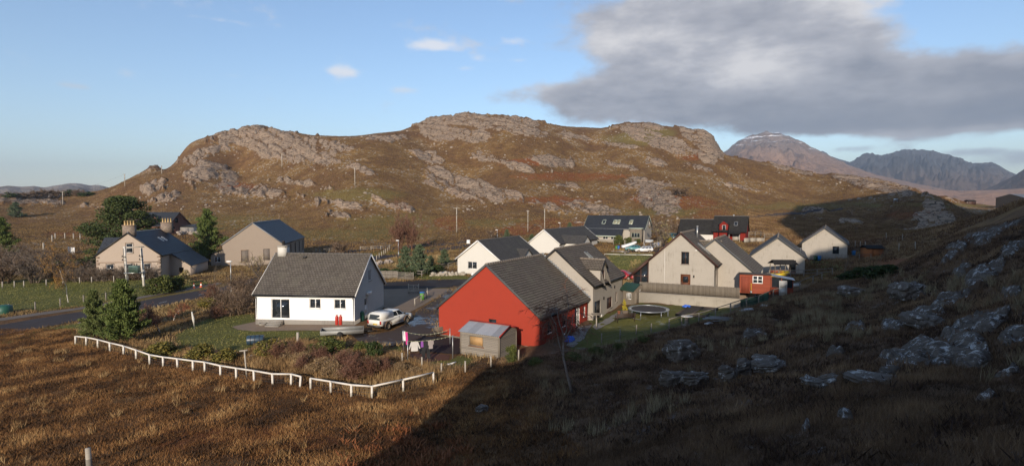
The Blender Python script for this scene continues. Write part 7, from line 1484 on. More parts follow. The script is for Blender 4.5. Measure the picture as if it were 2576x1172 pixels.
def leaves(G, P, s, rs, up=.2, asp=.6, N=None):
    """one small leaf-shaped face at every point"""
    n = len(P); d = rs.normal(size=(n, 3)); d[:, 2] += up
    if N is not None: d = d * .7 + N
    d /= np.linalg.norm(d, axis=1)[:, None]; e = np.cross(d, rs.normal(size=(n, 3))); e /= np.linalg.norm(e, axis=1)[:, None] + 1e-9
    L = s * rs.uniform(.6, 1.4, (n, 1)); a = P - d * L * .5; b = P + d * L * .5; m = P + e * L * asp * .5; m2 = P - e * L * asp * .5
    V = np.stack([a, m, b, m2], 1).reshape(-1, 3); G.add(V, np.arange(n * 4).reshape(-1, 4)); return G
def crown_points(rs, lobes, n, shell=.55):
    w = np.array([l[3] * l[4] * l[5] for l in lobes]) ** .8; w /= w.sum(); k = rs.choice(len(lobes), n, p=w); L = np.array(lobes)[k]
    d = rs.normal(size=(n, 3)); d /= np.linalg.norm(d, axis=1)[:, None]; r = (shell + (1 - shell) * rs.rand(n) ** .6)
    r *= 1 + .25 * fbm(d[:, 0] * 2 + k, d[:, 1] * 2 + d[:, 2] * 2, 2, 5); return L[:, :3] + d * L[:, 3:6] * r[:, None], d
def bush_mesh(seed, m, n=1500, s=.12, lob=9, flat=.8, asp=.6, up=.3):
    """unit bush: about 1 wide and 1 high"""
    rs = np.random.RandomState(seed); lobes = []
    for i in range(lob):
        a = rs.rand() * 6.28; r = rs.rand() ** .6 * .32; z = rs.uniform(.22, .7) * (1 - r * .9); q = rs.uniform(.14, .24); lobes.append((r * math.cos(a), r * math.sin(a), z, q, q, q * flat))
    P, d = crown_points(rs, lobes, n, .35); low = rs.rand(n // 5); a = rs.rand(n // 5) * 6.28; P = np.concatenate([P, np.stack([.42 * np.sqrt(low) * np.cos(a), .42 * np.sqrt(low) * np.sin(a), rs.rand(n // 5) * .3], -1)])
    return leaves(Geo(), P, s, rs, up, asp)
def stem_geo(seed, n=5, h=.6, r=.025):
    rs = np.random.RandomState(seed); G = Geo()
    for i in range(n): a = rs.rand() * 6.28; G.tube([(0, 0, -.1), (.1 * math.cos(a), .1 * math.sin(a), h * .4), (.25 * math.cos(a + .4), .25 * math.sin(a + .4), h)], [r, r * .7, r * .3], 4)
    return G
def twig_geo(seed, stems=7, spread=.45, lev=3, r0=.018, kids=5, up=.55, trunk=None, G=None, TG=None, droop=0, rmin=.004):
    """unit bare shrub or tree: branches that fork into fine twigs; trunk part goes to TG. returns tips"""
    rs = np.random.RandomState(seed); G = G or Geo(); tips = []
    def grow(p, d, L, r, l):
        n = 4; pts = [p]; dd = d.copy()
        for i in range(n): dd = dd + rs.normal(size=3) * .16 + np.array((0, 0, .05 * up - droop * (l < lev) * .12)); dd /= np.linalg.norm(dd); pts.append(pts[-1] + dd * L / n)
        (TG if (TG is not None and l >= lev) else G).tube(pts, np.linspace(r, max(r * .45, rmin * .6), n + 1), 3 if l < lev else 5, cap=False)
        if l == 0: tips.append(pts[-1]); tips.append(pts[2]); return
        for k in range(kids if l < lev else kids + 2):
            i = rs.randint(1, n + 1); q = np.array(pts[i]); e = dd + rs.normal(size=3) * .62; e[2] += .12 * up; e /= np.linalg.norm(e); grow(q, e, L * rs.uniform(.42, .7), max(r * .5, rmin), l - 1)
    if trunk is None:
        for i in range(stems): a = rs.rand() * 6.28; sp_ = rs.uniform(.1, spread); d = np.array((math.cos(a) * sp_, math.sin(a) * sp_, 1.)); grow(np.array((.06 * math.cos(a), .06 * math.sin(a), -.03)), d / np.linalg.norm(d), rs.uniform(.38, .6), r0, lev - 1)
    else: grow(np.array((0, 0, -.03)), np.array((0.02, 0, 1.)), trunk, r0, lev)
    return G, np.array(tips)
def size_at(px, pb, w, h):
    p = gp(px, pb); k = p.y / FOC; return p, w * k, h * k
PROTO = {}
def plant(kind, name, label, cat, px, pb, w, h, group=None, seed=None, z=0):
    p, W, H = size_at(px, pb, w, h); rz = random.uniform(0, 6.28) if seed is None else seed
    if kind not in PROTO:
        t = thing(name, label, cat, (0, 0, 0), 0); KIND[kind](t); PROTO[kind] = t; o = t
        if group: o['group'] = group
    else:
        o = dup(PROTO[kind], label=label); o.name = name; o['category'] = cat
        if group: o['group'] = group
        elif 'group' in o: del o['group']
    o.location = p + Vector((0, 0, z)); o.rotation_euler = (0, 0, rz); o.scale = (W, W, H); return o
def k_bush(seed, m, n, s, **k):
    def f(t): bush_mesh(seed, m, n, s, **k).build('foliage', m, t, fix=False); stem_geo(seed).build('stem', M_bark_, t)
    return f
def k_twig(seed, m, lf=None, nl=0, ls=.02, fz=0, fs=.09, fa=.1, **k):
    def f(t):
        TG = Geo(); G, tips = twig_geo(seed, TG=TG if k.get('trunk') else None, **k)
        if fz: rs = np.random.RandomState(seed + 1); q = tips[rs.randint(0, len(tips), fz)] + rs.normal(size=(fz, 3)) * .03; q[:, 2] = np.abs(q[:, 2]); leaves(G, q, fs, rs, .7, fa)
        G.build('twigs', m, t, fix=False)
        if k.get('trunk'): TG.build('trunk', M_birch if lf is not None or m is M_twigr else M_twigg, t, fix=False)
        if lf is not None: rs = np.random.RandomState(seed); q = tips[rs.randint(0, len(tips), nl)] + rs.normal(size=(nl, 3)) * .02; leaves(Geo(), q, ls, rs).build('leaves', lf, t, fix=False)
    return f
def k_conifer(seed, m, tiers=15, r=.5, asp=1, leaf=.05, base=.1, dens=70, gap=.15, clump=False):
    def f(t):
        rs = np.random.RandomState(seed); G = Geo(); B = Geo(); P = []; N = []
        G.tube([(0, 0, -.05), (.01, 0, .5), (0, 0, .97)], [.022, .014, .004], 6)
        for i in range(tiers):
            z = base + (1 - base) * (i / tiers) ** .92; Lm = r * (1 - z) ** .72 * (.86 + .1 * math.sin(i * 2.3)) + .03
            nb = rs.randint(5, 8); a0 = rs.rand() * 6.28
            for b in range(nb):
                if rs.rand() < gap: continue
                a = a0 + b * 6.28 / nb + rs.normal() * .18; L = Lm * rs.uniform(.55, 1.1); dz = L * rs.uniform(.12, .45)
                e = np.array((L * math.cos(a), L * math.sin(a), dz)); o = np.array((0, 0, z)); B.tube([o, o + e * .5 + (0, 0, -dz * .15), o + e * .9], [.007, .005, .002], 3, cap=False)
                n = int(dens * (.35 + L / r)); u = rs.rand(n) ** .6; wd = .13 * L * (1.25 - u) + .012
                q = o + e * u[:, None] + rs.normal(size=(n, 3)) * np.stack([wd, wd, wd * .55], -1); P.append(q); N.append(np.tile(e / L * .8, (n, 1)) + (0, 0, .5))
        G.build('trunk', M_bark_, t); B.build('branches', M_bark_, t, fix=False); leaves(Geo(), np.concatenate(P), leaf, rs, .3, .35, np.concatenate(N)).build('crown', m, t, fix=False)
    return f
def k_scots(seed, m):
    def f(t):
        rs = np.random.RandomState(seed); G = Geo(); G.tube([(0, 0, -.05), (.02, 0, .4), (.05, 0, .85)], [.03, .02, .008], 7); lobes = []; B = Geo()
        for i in range(150):
            z = rs.uniform(.1, .97); R0 = .5 * (1 - max(0, z - .3) ** 1.15 * 1.25) * (.8 if z < .2 else 1); a = rs.rand() * 6.28; q = R0 * rs.uniform(.35, .95); w = rs.uniform(.05, .12); c = (q * math.cos(a) + .04 * z, q * math.sin(a), z); lobes.append((*c, w, w, w * .5)); B.tube([(0.03 * z, 0, z * .8), (c[0] * .6, c[1] * .6, z - .04), c], [.01, .006, .002], 4, cap=False)
        G.build('trunk', M_bark_, t); B.build('branches', M_bark_, t, fix=False); P, d = crown_points(rs, lobes, 26000, .5); leaves(Geo(), P, .026, rs, .4, .4, d * .8).build('crown', m, t, fix=False)
    return f
KIND = dict(pine1=k_conifer(1, L_pine, 18, .58, leaf=.05, dens=190, gap=.1), pine2=k_conifer(2, L_spruce, 20, .6, leaf=.045, dens=220, gap=.08), spruce=k_conifer(3, L_spruce, 17, .56, leaf=.045, dens=140), scots=k_scots(4, leafm('dark_pine_needles', (.026, .04, .014), (.055, .075, .024), (.11, .13, .042))), spine=k_conifer(5, L_blue, 12, .62, leaf=.075, dens=90, base=.05), gold=k_conifer(6, L_yel, 8, .5, leaf=.09, dens=60, base=.05),
            hedge=k_bush(11, L_hedge, 3200, .07, lob=14), bigbush=k_bush(12, L_hedge, 4200, .055, lob=16), gorse=k_bush(13, L_gorse, 2600, .07, lob=11), dark=k_bush(14, L_dark, 1800, .09, lob=10), tanb=k_bush(15, L_tan, 900, .07, lob=8), rustb=k_bush(16, L_rust, 1100, .05, lob=9), wood=k_bush(17, L_dark, 700, .12, lob=8),
            bare=k_twig(21, M_twig, fz=1500, stems=13, lev=3, kids=5, r0=.013, rmin=.0048), bare2=k_twig(22, M_twigg, fz=1500, stems=11, lev=3, kids=5, r0=.016, spread=.7, rmin=.005), red=k_twig(23, M_twigr, fz=1800, stems=15, lev=3, kids=5, r0=.011, spread=.45, rmin=.0045), tall=k_twig(24, M_twigr, fz=2600, fs=.07, stems=6, lev=4, kids=4, r0=.014, spread=.16, up=1.2, rmin=.004),
            birch=k_twig(25, M_twig, L_gold, 2600, .022, trunk=.85, lev=3, r0=.013, kids=6, up=.5, rmin=.0022), rustbirch=k_twig(26, M_twigr, L_rust, 900, .03, trunk=.6, lev=3, r0=.016, kids=6, spread=.8, rmin=.003), thin=k_twig(27, M_twigg, trunk=.85, lev=2, r0=.012, kids=5, up=.8, rmin=.0035), fbare=k_twig(31, M_twig, fz=1300, fs=.12, fa=.16, stems=9, lev=3, kids=3, r0=.02, rmin=.009), fwillow=k_twig(32, M_twigg, L_tan, 700, .05, fz=900, fs=.12, fa=.16, stems=9, lev=3, kids=3, r0=.02, rmin=.009), willow=k_twig(28, M_twigg, L_tan, 900, .022, stems=9, lev=3, kids=4, r0=.014, spread=.75, rmin=.0035), dead=k_bush(19, leafm('dead_stalks', (.12, .075, .04), (.23, .15, .078), (.36, .26, .14)), 2600, .16, lob=9, asp=.09, up=2.2), sap=k_bush(18, L_tan, 240, .13, lob=5))
random.seed(11)
plant('pine1', 'pine_tree', 'slender young pine, left of the pair by the white fence end', 'pine tree', 238, 852, 78, 124, 'two pines by the white fence'); plant('pine2', 'pine_tree', 'dense young pine, right and taller of the pair by the white fence end', 'pine tree', 312, 864, 112, 166, 'two pines by the white fence')
plant('scots', 'pine_tree', 'big spreading dark pine standing behind the old stone house', 'pine tree', 316, 668, 235, 176); plant('spruce', 'spruce_tree', 'bushy spruce between the stone house and the church hall', 'spruce', 524, 664, 104, 140); plant('spruce', 'pine_tree', 'pine cut off by the left edge of the view', 'pine tree', 8, 655, 80, 110); plant('spine', 'pine_tree', 'small rounded pine alone on the far left slope', 'pine tree', 40, 548, 42, 40)
for px, pb, w, h, lab in ((1020, 682, 46, 64, 'small bushy pine in front of the tall birches, left of its neighbour'), (1055, 692, 66, 78, 'largest small pine of the clump left of the white bungalow'), (1118, 666, 38, 40, 'small pine nearest the white bungalow gable'), (1084, 676, 28, 34, 'shortest pine in the clump left of the white bungalow'), (1275, 600, 20, 24, 'tiny pine behind the nearer white bungalow roof'), (1338, 606, 22, 18, 'tiny pine between the two white bungalows'), (1433, 581, 20, 22, 'tiny pine above the long white bungalow roof')):
    plant('spine', 'pine_tree', lab, 'pine tree', px, pb, w, h, 'small pines near the white bungalow')
plant('gold', 'conifer', 'small golden conifer beside the teal van', 'conifer', 1686, 612, 16, 18); g_ = dup(PROTO['gold'], PLANT_AT, .3, 'tiny golden conifer growing in the half barrel', scale=(.8, .8, 1.4))
for px, pb, w, h, lab in ((415, 894, 104, 54, 'wide green garden bush behind the white fence, furthest left'), (500, 906, 84, 62, 'middle green garden bush behind the white fence'), (562, 912, 78, 54, 'yellowing garden bush beside the timber pole')): plant('hedge', 'bush', lab, 'bush', px, pb, w, h, 'garden bushes behind the white fence')
plant('bigbush', 'bush', 'large glossy bush in front of the dark blue drum', 'bush', 680, 898, 100, 72)
for px, pb, w, h, lab in ((835, 890, 104, 58, 'broad green gorse bush below the flat trailer'), (912, 884, 56, 36, 'low gorse bush at the corner of the wet drive'), (1286, 912, 38, 66, 'dark gorse bush against the end of the wooden shed'), (785, 894, 60, 44, 'ragged gorse bush between the big bush and trailer')): plant('gorse', 'gorse_bush', lab, 'bush', px, pb, w, h)
plant('dark', 'broom_bush', 'dark upright broom bush by the netting fence', 'bush', 940, 902, 56, 62)
for px, pb, w, h in ((2165, 702, 70, 44), (2205, 700, 80, 46), (2235, 690, 60, 36), (2130, 706, 50, 30)): plant('dark', 'gorse_bush', 'dark gorse clump on the shaded bank right of the bungalows', 'bush', px, pb, w, h, 'gorse on the shaded bank')
for px, pb, w, h in ((1440, 905, 60, 26), (1500, 888, 50, 22), (1560, 876, 46, 20), (1350, 918, 50, 26), (1620, 858, 40, 18)): plant('gorse', 'gorse_bush', 'low dark scrub along the frosty edge of the gardens', 'bush', px, pb, w, h, 'scrub along the garden edge')
for px, pb, w, h in ((965, 694, 44, 28), (1000, 697, 60, 30), (1030, 696, 50, 30), (1075, 690, 50, 26), (1100, 684, 44, 26)): plant('dark', 'gorse_bush', 'dark evergreen scrub under the small pines', 'bush', px, pb, w, h, 'scrub under the small pines')
for px, pb, w, h in ((150, 694, 70, 56), (200, 676, 90, 36), (240, 664, 60, 28)): plant('dark', 'evergreen_hedge', 'dark evergreen hedge mass left of the stone house', 'hedge', px, pb, w, h, 'evergreens left of the stone house')
for px, pb, w, h, lab in ((405, 738, 74, 64, 'green and brown bush right of the twin poles'), (440, 730, 60, 52, 'dense bush below the low wing of the stone house'), (376, 740, 40, 34, 'ivy dark bush at the foot of the right pole')): plant('gorse', 'bush', lab, 'bush', px, pb, w, h)
plant('tanb', 'sapling', 'small yellow leaved tree above the traffic cones', 'tree', 462, 716, 44, 54); plant('hedge', 'bush', 'low dark bush at the road edge left of the white cottage', 'bush', 530, 770, 66, 34)
for px, pb, w, h in ((10, 712, 130, 100), (85, 712, 120, 92), (150, 706, 100, 76), (45, 690, 120, 80), (120, 678, 100, 66), (205, 702, 90, 60), (-20, 675, 110, 80), (250, 704, 70, 50), (60, 660, 110, 50), (170, 664, 90, 44), (20, 645, 100, 50)): plant('bare2' if px % 2 else 'bare', 'bare_shrub', 'leafless grey shrub in the thicket at the far left', 'shrub', px, pb, w, h, 'thicket at the far left')
for i, px in enumerate(range(170, 386, 19)): plant('bare2' if i % 3 else 'bare', 'bare_shrub', 'leafless shrub in the clipped row before the stone house', 'shrub', px, 710 - i * .6, 48, 44, 'hedgerow before the stone house')
for px, pb, w, h in ((535, 764, 70, 66), (566, 776, 80, 80), (598, 792, 90, 92), (622, 772, 60, 88), (600, 740, 70, 76), (545, 800, 70, 44), (640, 736, 50, 50)): plant('red' if px % 2 else 'bare', 'bare_shrub', 'leafless purplish shrub at the left end of the white cottage', 'shrub', px, pb, w, h, 'shrubs left of the white cottage')
plant('willow', 'willow_tree', 'pale twiggy willow in front of the church hall', 'tree', 658, 700, 104, 92); plant('thin', 'young_tree', 'thin bare tree by the lamp left of the white cottage', 'tree', 538, 724, 26, 72)
plant('tall', 'birch_tree', 'tall bare birch clump beside the far road, left half', 'tree', 1006, 632, 74, 118, 'tall bare birches by the far road'); plant('tall', 'birch_tree', 'tall bare birch clump beside the far road, right half', 'tree', 1032, 630, 70, 108, 'tall bare birches by the far road')
plant('fbare', 'bare_shrub', 'bare tree beside the picket fence right of the church hall', 'shrub', 856, 638, 62, 40); plant('thin', 'young_tree', 'thin bare birch left of the white bungalow gable', 'tree', 1154, 645, 34, 68); plant('fbare', 'bare_shrub', 'dark bare shrub beside the lamp behind the bungalow', 'shrub', 1234, 600, 26, 30)
plant('birch', 'birch_tree', 'single birch with yellow leaves in the left field', 'birch tree', 172, 760, 74, 106)
plant('rustbirch', 'rowan_tree', 'small rusty red tree with pale trunk right of the pines', 'tree', 403, 836, 84, 66); plant('rustbirch', 'rowan_tree', 'small rusty red tree furthest from the pines, by the road', 'tree', 436, 806, 66, 56); plant('thin', 'birch_tree', 'leaning white stemmed birch beside the denser pine', 'birch tree', 376, 838, 40, 66); plant('red', 'bare_shrub', 'dark red leafless shrub between the pine and rowans', 'shrub', 372, 812, 56, 56)
for px, pb, w, h in ((700, 905, 60, 56), (745, 902, 70, 60), (800, 915, 80, 56), (860, 930, 80, 60), (890, 958, 100, 84), (930, 950, 80, 66), (970, 940, 60, 50), (760, 930, 60, 44)): plant('red', 'bare_shrub', 'brown leafless scrub in the rough ground inside the fence', 'shrub', px, pb, w, h, 'scrub inside the white fence')
for px, pb, w, h in ((735, 902, 80, 46), (770, 918, 80, 50), (805, 936, 100, 58), (850, 952, 90, 58), (908, 946, 100, 72), (960, 930, 70, 54), (1004, 934, 70, 38), (650, 905, 60, 30), (870, 910, 80, 50), (1040, 944, 60, 34)): plant('dead', 'dead_bush', 'clump of tall dead stalks in the rough ground inside the fence', 'bush', px, pb, w, h, 'dead stalks inside the white fence')
for px, pb, w, h, lab in ((1556, 616, 30, 36, 'leafy shrub before the slate house, left of three'), (1580, 616, 26, 28, 'leafy shrub before the slate house, middle of three'), (1604, 612, 22, 16, 'leafy shrub before the slate house, right of three')): plant('gorse', 'bush', lab, 'bush', px, pb, w, h)
plant('fwillow', 'willow_tree', 'tan twiggy willow right of the slate house', 'tree', 1664, 612, 56, 66); plant('fbare', 'bare_shrub', 'reddish bare tree behind the teal van', 'shrub', 1702, 598, 52, 56); plant('fbare', 'bare_shrub', 'dark bare tree between the slate house and red house', 'shrub', 1650, 592, 48, 50)
for px, pb, h, lab in ((1588, 672, 26, 'sapling on the back lawn, left of three'), (1599, 668, 26, 'sapling on the back lawn, middle of three'), (1608, 664, 18, 'sapling on the back lawn, right of three')): plant('sap', 'sapling', lab, 'sapling', px, pb, 12, h)
plant('fbare', 'bare_shrub', 'dark bare shrub on the rocks above the red house', 'shrub', 1712, 494, 60, 32)
plant('thin', 'birch_tree', 'small bare birch in front of the furthest bungalow', 'birch tree', 2122, 694, 50, 54); plant('thin', 'birch_tree', 'small bare birch beside the orange shed', 'birch tree', 2214, 660, 40, 48)
for i, (px, h, k) in enumerate(((30, 22, 'wood'), (66, 20, 'fbare'), (92, 26, 'fbare'), (118, 30, 'fbare'), (146, 28, 'fbare'), (170, 26, 'wood'), (196, 24, 'fbare'), (218, 18, 'wood'))): plant(k, 'tree', 'distant tree in the belt on the far left skyline', 'tree', px, 498 - (i > 4) * 4, 44, h, 'tree belt on the left skyline')
# the birch in the shade on the bank
def shade_birch():
    b = gp(1441, 988); t = thing('birch_tree', 'leaning bare birch with rusty leaves in the shade by the red house', 'birch tree', b); k = b.y / FOC; H = (988 - 745) * k
    f = lambda px, py, dy=0: np.array((atY(px, py, b.y + dy)) - np.array(b)); TG = Geo(); G = Geo(); rs = np.random.RandomState(5); tips = []
    A = [np.array((0, 0, -.2)), f(1428, 945), f(1417, 898), f(1417, 860)]; TG.tube(A, [.11, .09, .075, .06], 6)
    for end, m in (((1426, 742), (1424, 800)), ((1372, 772), (1398, 815)), ((1455, 775), (1440, 820)), ((1400, 760), (1408, 815))):
        P = [A[-1] if end[0] != 1372 else A[2], f(*m, rs.uniform(-.6, .6)), f(*end, rs.uniform(-.9, .9))]; P = [P[0], (P[0] + P[1]) / 2 + rs.normal(size=3) * .05, P[1], (P[1] + P[2]) / 2 + rs.normal(size=3) * .08, P[2]]; TG.tube(P, [.05, .042, .034, .022, .008], 5)
        for j in range(16):
            u = rs.uniform(.6, 4); i = min(int(u), 3); p = P[i] + (P[i + 1] - P[i]) * (u - i); d = rs.normal(size=3); d[2] = abs(d[2]) * .5 - .1; d /= np.linalg.norm(d); Q = [p]
            for s in range(4): d = d + rs.normal(size=3) * .2 + (0, 0, -.09); d /= np.linalg.norm(d); Q.append(Q[-1] + d * .32 * rs.uniform(.7, 1.3))
            G.tube(Q, [.02, .016, .013, .01, .007], 3, cap=False)
            for s in range(1, 5):
                for c in range(3):
                    e = d + rs.normal(size=3) * .6 + (0, 0, -.25); e /= np.linalg.norm(e); q = Q[s]; W = [q, q + e * .22, q + e * .4 + np.array((0, 0, -.08))]; G.tube(W, [.012, .01, .007], 3, cap=False); tips += [W[1], W[2]]
    for j in range(60):
        p = A[1] + (A[3] - A[1]) * rs.rand(); d = rs.normal(size=3); d[2] = rs.uniform(-.3, .5); d /= np.linalg.norm(d); Q = [p]
        for s in range(4): d = d + rs.normal(size=3) * .22 + (0, 0, -.06); d /= np.linalg.norm(d); Q.append(Q[-1] + d * .33)
        G.tube(Q, [.012, .01, .008, .006, .003], 3, cap=False)
    TG.build('trunk', plain('shaded_birch_bark', (.2, .17, .15), .9, .6, 6), t); G.build('twigs', M_twigr, t, fix=False); T = np.array(tips); T = T[rs.randint(0, len(T), 420)]; leaves(Geo(), T + rs.normal(size=T.shape) * .04, .06, rs).build('leaves', L_rust, t, fix=False)  # trunk bark coloured darker to stand for the shade around it
shade_birch()
# boulders half sunk in the shaded bank
M_bould = mat('lichened_rock', lambda nt, p: (lambda v: sets(nt, p, Roughness=.95, Base_Color=mixc(nt, mth(nt, 'MULTIPLY', sstep(nt, noise(nt, v, 2.2, 9, .8), .55, .6), .9), mixc(nt, noise(nt, v, 1.2, 6, .65), (.055, .044, .034), (.2, .165, .135)), (.5, .49, .46)), Normal=bump(nt, noise(nt, nd(nt, 'ShaderNodeMapping', {'Vector': v, 'Scale': (1, 1, 2.6)}).outputs[0], 2.4, 8, .7), 1.0, .15)))(coord(nt)))
def boulder(px, pb, w, h, label, seed, tilt=0.):
    p, W, H = size_at(px, pb, w, h); b = bmesh.new(); bmesh.ops.create_icosphere(b, subdivisions=5, radius=1); V = np.array([v.co for v in b.verts]); o_ = seed * 3.7
    n = .45 * fbm(V[:, 0] * 1.1 + o_, V[:, 1] * 1.1 + V[:, 2] * .9, 4, seed) + .16 * (rdg(V[:, 0] * 1.5 + o_, V[:, 2] * 3.2 + V[:, 1], 3, seed + 2) - .6); V = np.sign(V) * np.abs(V) ** .68 * (1 + n + .22 * (ss(worley(V[:, 0] * 1.3 + V[:, 1] * .8 + o_, V[:, 2] * 1.8 + V[:, 1] * .7, seed), 0, .35) - .7))[:, None]
    V = V * (W * .52, W * .42, H * .62); F = np.array([[v.index for v in f.verts] for f in b.faces]); b.free(); G = Geo(); G.add(V, F); o = G.build('boulder', M_bould, smooth=True, fix=False); o.location = p + Vector((0, W * .25, H * .3)); o.rotation_euler = (0, tilt, .2 * seed); return tag(o, label, 'boulder')
for q in ((1722, 908, 78, 50, 'big rounded boulder with lichen spots alone on the shaded bank', 1, 0), (1700, 970, 66, 34, 'frosted flat boulder at the left end of the lower row', 2, .1), (1752, 966, 66, 30, 'low dark boulder right of the frosted flat one', 3, 0), (1836, 956, 46, 34, 'upright lichened boulder in the middle of the lower row', 4, .2), (1876, 948, 42, 42, 'upright pointed boulder right of the middle of the row', 5, -.2),
          (1940, 930, 86, 24, 'long low frosted boulder at the right end of the row', 6, -.12), (1212, 1038, 34, 18, 'small pale stone at the shadow edge in the heather', 7, 0), (2148, 742, 58, 20, 'low rounded boulder beside the gorse on the bank', 8, 0), (2290, 745, 70, 34, 'domed boulder below the big tilted slab', 9, 0), (2338, 822, 80, 30, 'white streaked domed rock in rough grass', 10, -.1), (2060, 970, 60, 14, 'flat pale stone low on the bank', 11, 0), (2215, 964, 110, 14, 'long flat pale slab low on the bank', 12, 0), (2350, 586, 0, 0, '', 0, 0)):
    if q[2]: boulder(*q)
# ------------------------------------------------------------------ grass, heather, bracken
def _blade(nt, p, cols):
    f = attr(nt, 'tint'); k = len(cols) - 1; sets(nt, p, Base_Color=ramp(nt, f, [(i / k, c) for i, c in enumerate(cols)]), Roughness=.8, Specular_IOR_Level=.15)
def grass(name, X, Y, h, w, blades, cols, seed, spread=.14, lean=.45, tint=None, parent=None, hv=None, kind='stuff'):
    rs = np.random.RandomState(seed); n = len(X); Zg = terrain(X, Y); k = blades; N = n * k; t0 = (np.clip(.5 + .55 * fbm(X / 5, Y / 5, 3, seed), 0, 1) if tint is None else tint)
    hs = (np.ones(n) if hv is None else hv); bx = np.repeat(X, k) + rs.normal(size=N) * spread; by = np.repeat(Y, k) + rs.normal(size=N) * spread; bz = np.repeat(Zg, k) - .04; H = h * np.repeat(hs, k) * rs.uniform(.5, 1.25, N); a = rs.rand(N) * 6.283
    lx = np.cos(a) * H * lean * rs.rand(N); ly = np.sin(a) * H * lean * rs.rand(N); c = rs.rand(N) * 6.283; wx = np.cos(c) * w * .5; wy = np.sin(c) * w * .5
    V = np.stack([np.stack([bx - wx, by - wy, bz], -1), np.stack([bx + wx, by + wy, bz], -1), np.stack([bx + lx, by + ly, bz + H], -1)], 1).reshape(-1, 3)
    tt = np.clip(np.repeat(t0, k) + rs.normal(size=N) * .16, 0, 1); G = Geo(); G.add(V, np.arange(N * 3).reshape(-1, 3))
    return tag(G.build(name, mat(name + '_%d' % len(MATS), _blade, cols=cols), fix=False, attrs=dict(tint=np.repeat(tt, 3))), kind=kind)
def scatter(seed, n, x0, x1, y0, y1, keep, near=0):
    rs = np.random.RandomState(seed); X = rs.uniform(x0, x1, n); Y = rs.uniform(y0, y1, n); z, rock, br, ls, nr = terrain(X, Y, True); px, py = topx(X, Y, z); q = (px > -420) & (px < 2900) & (py < 1215) & keep(X, Y, px, py, rock, nr, br); return X[q], Y[q]
FEN = [(-500, 868), (190, 868), (420, 905), (700, 945), (935, 1004), (1095, 968), (1200, 905), (1320, 900), (1500, 878), (1683, 830), (1800, 803), (1880, 776), (2012, 731), (2068, 708), (2300, 640), (2420, 578), (2500, 548), (2640, 490)]
fx, fy = np.array([p[0] for p in FEN]), np.array([p[1] for p in FEN])
below = lambda px, py: py > np.interp(px, fx, fy) - np.where(px < 190, 40, 0)
moor_c = [(.06, .031, .015), (.145, .07, .028), (.26, .13, .05), (.39, .22, .088), (.53, .35, .16)]
X, Y = scatter(1, 155000, -100, 8, 23, 68, lambda X, Y, px, py, rock, nr, br: below(px, py) & (nr < .6)); pat = .5 + .9 * fbm(X / 3.2, Y / 3.2, 3, 33) - .15
grass('moor_grass', X, Y, .25, .034, 8, moor_c, 2, .17, .9, np.clip(pat, 0, 1), hv=np.clip(.6 + pat * .6, .4, 1.3))
X, Y = scatter(3, 64000, -100, 8, 23, 68, lambda X, Y, px, py, rock, nr, br: below(px, py) & (nr < .6) & (fbm(X / 2.6, Y / 2.6, 3, 44) > .03))
grass('heather', X, Y, .2, .09, 7, [(.028, .018, .013), (.06, .035, .02), (.11, .06, .03)], 4, .16, 1.2)
X, Y = scatter(5, 1100, -100, 8, 24, 54, lambda X, Y, px, py, rock, nr, br: below(px, py) & (nr < .5) & (fbm(X / 5, Y / 5, 2, 45) > .1)); grass('tussock_grass', X, Y, .5, .045, 26, [(.2, .115, .05), (.33, .21, .095), (.44, .31, .16)], 6, .1, .9)
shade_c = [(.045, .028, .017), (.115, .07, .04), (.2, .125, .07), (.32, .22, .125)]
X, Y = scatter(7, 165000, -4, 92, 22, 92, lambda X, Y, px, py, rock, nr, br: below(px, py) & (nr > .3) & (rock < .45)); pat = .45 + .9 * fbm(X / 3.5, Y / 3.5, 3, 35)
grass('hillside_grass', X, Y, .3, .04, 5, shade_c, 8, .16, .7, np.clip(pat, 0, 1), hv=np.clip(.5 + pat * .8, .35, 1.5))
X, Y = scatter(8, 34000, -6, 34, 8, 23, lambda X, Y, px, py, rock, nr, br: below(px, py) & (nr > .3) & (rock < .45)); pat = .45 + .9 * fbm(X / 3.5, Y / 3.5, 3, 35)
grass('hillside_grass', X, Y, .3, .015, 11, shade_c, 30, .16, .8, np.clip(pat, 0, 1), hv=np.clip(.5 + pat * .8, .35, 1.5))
X, Y = scatter(9, 30000, -4, 62, 9, 60, lambda X, Y, px, py, rock, nr, br: below(px, py) & (nr > .3) & (rock < .5) & (fbm(X / 3, Y / 3, 3, 47) > .02)); grass('hillside_heather', X, Y, .24, .08, 8, [(.025, .016, .013), (.06, .037, .026), (.12, .07, .046)], 10, .18, 1.2)
X, Y = scatter(11, 2600, 0, 60, 20, 62, lambda X, Y, px, py, rock, nr, br: below(px, py) & (nr > .3) & (rock < .3) & (fbm(X / 7, Y / 7, 2, 49) + .25 * (np.abs(py - (1010 - .1 * px)) < 60) > .22)); grass('rushes', X, Y, .7, .04, 28, [(.13, .105, .06), (.25, .2, .12), (.38, .32, .2)], 12, .13, .6)
X, Y = scatter(13, 1500, -12, 4, 24, 36, lambda X, Y, px, py, rock, nr, br: (px > 860) & (px < 1180) & (py > 1040) & (rock < .4) & (fbm(X / 1.8, Y / 1.8, 3, 77) + .004 * (py - 1120) > .08)); grass('bracken', X, Y, .34, .1, 12, [(.12, .04, .02), (.23, .085, .035), (.34, .15, .07)], 14, .22, 1.6)
